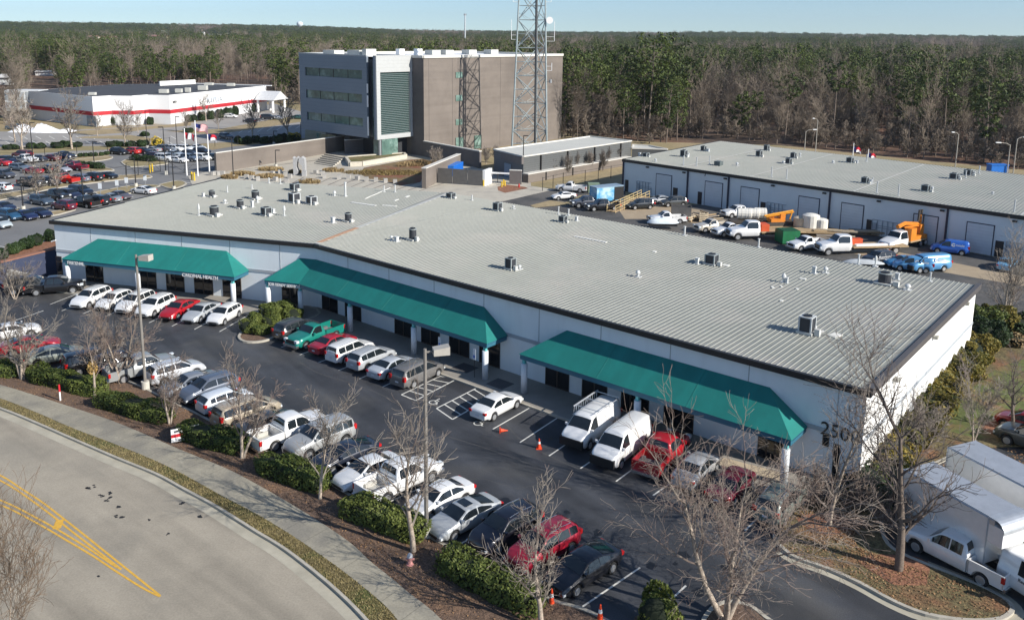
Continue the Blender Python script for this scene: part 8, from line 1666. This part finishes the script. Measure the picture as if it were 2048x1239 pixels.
def cand(r0, r1, per):
    n = int(.5*rad(74)*(r1*r1-r0*r0)/per)
    for _ in range(n):
        r = math.sqrt(random.uniform(r0*r0, r1*r1)); a = rad(random.uniform(-37, 37)); x, y = r*math.sin(a), r*math.cos(a); z = hill(x, y); px, py = project((x, y, z))
        if py > lerpf(YB, px): continue
        if any(x0-8 < px < x1+8 and r < D and (project((x, y, z+16))[1] < yb+1) for x0, x1, yb, D in ((176, 240, 80, 1500), (300, 336, 78, 1700), (394, 410, 67, 2400), (414, 456, 72, 2250), (0, 24, 164, 520), (70, 106, 147, 620))): continue
        pn = 1.3*noise.noise(Vector((x/(70+r*.06), y/(70+r*.06), 1.5)))+.4*noise.noise(Vector((x/25, y/25, 8)))
        th = -.07 if r < 420 else -.14 if r < 1000 else -.24
        kind = 'p' if pn+random.uniform(-.25, .25) > th else 'b'
        if 1118 < px < 1360 and r < 330: kind = 'p' if random.random() < .8 else 'b'
        if px > 1370 and r < 300:
            if random.random() < (.78 if 1370 < px < 1830 and 232 < py < 268 else .42): continue
            kind = 'p' if random.random() < (.33 if px < 1750 else .42) else 'b'
        if 440 < px < 545 and r < 700: kind = 'b' if random.random() < .8 else 'p'
        if px < 125 and r < 500: kind = 'b' if random.random() < .8 else 'p'
        if 545 < px < 640 and r < 420: kind = 'p'
        if 230 < px < 480 and 600 < r < 900: kind = 'b' if random.random() < .85 else 'p'
        if 125 < px < 445 and py > 128 and r < 520: kind = 'p' if random.random() < .75 else 'b'
        woods.append((r, x, y, z, kind, px))
cand(150, 420, 52); cand(420, 800, 62); cand(800, 1600, 120); cand(1600, 4600, 330)
woods.sort(); random.seed(78)
near = {'p': 0, 'b': 0}; pts = {'p': [], 'b': []}
ucount = 0
for r, x, y, z, k, px in woods:
    s = random.choice((.72, .85, .95, 1., 1.08, 1.2))*random.uniform(.93, 1.07)*(1 if r < 1600 else 1.5 if r < 2600 else 1.9); sz = s if r < 1600 else s*.62; rot = random.uniform(0, 6.28)
    idx = random.choice((0, 1, 2, 3, 0, 1, 4, 5)) if k == 'p' else random.randrange(5)
    if px < 450 and r < 600 and k == 'p': idx = random.choice((4, 4, 2, 2, 5)); s *= .95; sz = s
    if k == 'p' and px > 1360 and r < 300: idx = random.choice((0, 1, 3, 3, 3, 4, 5))
    if k == 'b': s *= .74; sz *= .72
    elif not (1118 < px < 1380 and r < 330): s *= .9; sz *= .88
    vis = -20 < px < 2068
    if vis and near[k] < 300:
        near[k] += 1; ms_ = (PM if k == 'p' else BM)[idx]; side_ = 'behind the white arena' if px < 610 else 'at the edge of the woods right of the office' if px < 1370 else 'in the woods behind the rear warehouse'
        if k == 'p': lb = 'tall pine with tufted crown ' + side_ if idx < 4 else 'shorter pine leafy low down ' + side_
        else: lb = 'leafless grey-brown tree ' + side_
        t = thing('pine_tree' if k == 'p' else 'bare_woodland_tree', lb, 'tree', (x, y, z-.1), lb.replace('pine', 'pines').replace(' tree ', ' trees ').replace('tall pines with tufted crown', 'tall pines').replace('shorter pines leafy low down', 'shorter pines'))
        t.rotation_euler = (0, 0, rot); t.scale = (s, s, sz)
        for nm, me in (('trunk', ms_[0]), ('crown', ms_[1])): o = bpy.data.objects.new(nm, me); COL.objects.link(o); o.parent = t
    else: pts[k].append((x, y, z-.1, s, sz, rot, idx))
def scatter(name, P, protos):
    col = bpy.data.collections.new(name+'_sources')
    for i, (a, b) in enumerate(protos):     # join trunk and crown in one source mesh
        me = bpy.data.meshes.new(name+'_source'); va = [v.co[:] for v in a.vertices]; vb = [v.co[:] for v in b.vertices]; n = len(va)
        me.from_pydata(va+vb, [], [tuple(p.vertices) for p in a.polygons]+[tuple(v+n for v in p.vertices) for p in b.polygons])
        me.materials.append(a.materials[0]); me.materials.append(b.materials[0]); me.polygons.foreach_set('material_index', [0]*len(a.polygons)+[1]*len(b.polygons))
        o = bpy.data.objects.new('%s_source_%02d' % (name, i), me); col.objects.link(o)
    me = bpy.data.meshes.new(name); me.from_pydata([p[:3] for p in P], [], [])
    at = me.attributes.new('sc', 'FLOAT_VECTOR', 'POINT'); at.data.foreach_set('vector', [c for p in P for c in (p[3], p[3], p[4])])
    at = me.attributes.new('rot', 'FLOAT_VECTOR', 'POINT'); at.data.foreach_set('vector', [c for p in P for c in (0, 0, p[5])])
    at = me.attributes.new('idx', 'INT', 'POINT'); at.data.foreach_set('value', [p[6] for p in P])
    o = bpy.data.objects.new(name, me); COL.objects.link(o); tag(o, kind='stuff')
    ng = bpy.data.node_groups.new(name, 'GeometryNodeTree'); ng.interface.new_socket('Geometry', in_out='INPUT', socket_type='NodeSocketGeometry'); ng.interface.new_socket('Geometry', in_out='OUTPUT', socket_type='NodeSocketGeometry')
    N = ng.nodes; L = ng.links; gi = N.new('NodeGroupInput'); go = N.new('NodeGroupOutput'); ci = N.new('GeometryNodeCollectionInfo'); ci.inputs['Collection'].default_value = col; ci.inputs['Separate Children'].default_value = True; ci.inputs['Reset Children'].default_value = True
    ip = N.new('GeometryNodeInstanceOnPoints'); ip.inputs['Pick Instance'].default_value = True
    def attr(nm, ty): n = N.new('GeometryNodeInputNamedAttribute'); n.data_type = ty; n.inputs['Name'].default_value = nm; return n.outputs['Attribute']
    L.new(gi.outputs[0], ip.inputs['Points']); L.new(ci.outputs[0], ip.inputs['Instance']); L.new(attr('idx', 'INT'), ip.inputs['Instance Index']); L.new(attr('sc', 'FLOAT_VECTOR'), ip.inputs['Scale'])
    L.new(attr('rot', 'FLOAT_VECTOR'), ip.inputs['Rotation']); L.new(ip.outputs[0], go.inputs[0])
    md = o.modifiers.new('scatter', 'NODES'); md.node_group = ng; return o
scatter('far_pine_woods', pts['p'], PM); scatter('far_bare_woods', pts['b'], BM)
# brush along the wood edge
random.seed(90); SM = [bare_mesh(300+i, 4.5, 1.9) for i in range(3)]; up = []
for _ in range(5200):
    r = random.uniform(165, 420); a = rad(random.uniform(-36, 36)); x, y = r*math.sin(a), r*math.cos(a); px, py = project((x, y, 0)); 
    if py > lerpf(YB, px)-1 or py < lerpf(YB, px)-70: continue
    up.append((x, y, -.1, random.uniform(.5, 1.3), random.uniform(.4, 1.1), random.uniform(0, 6), random.randrange(3)))
scatter('undergrowth', up, SM)
hz = bpy.data.materials.new('haze_air'); hz.use_nodes = True; nt = hz.node_tree; nt.nodes.remove(nt.nodes['Principled BSDF']); pv = nt.nodes.new('ShaderNodeVolumePrincipled'); pv.inputs['Density'].default_value = .00006; pv.inputs['Color'].default_value = (.82, .88, .95, 1); pv.inputs['Anisotropy'].default_value = .3
nt.links.new(pv.outputs[0], nt.nodes['Material Output'].inputs['Volume'])
mb = MB(); mb.box(-5200, 5200, -300, 5000, -8, 150); tag(mb.build('haze', hz), kind='stuff')
print('woods', near, len(pts['p']), len(pts['b']), len(up))
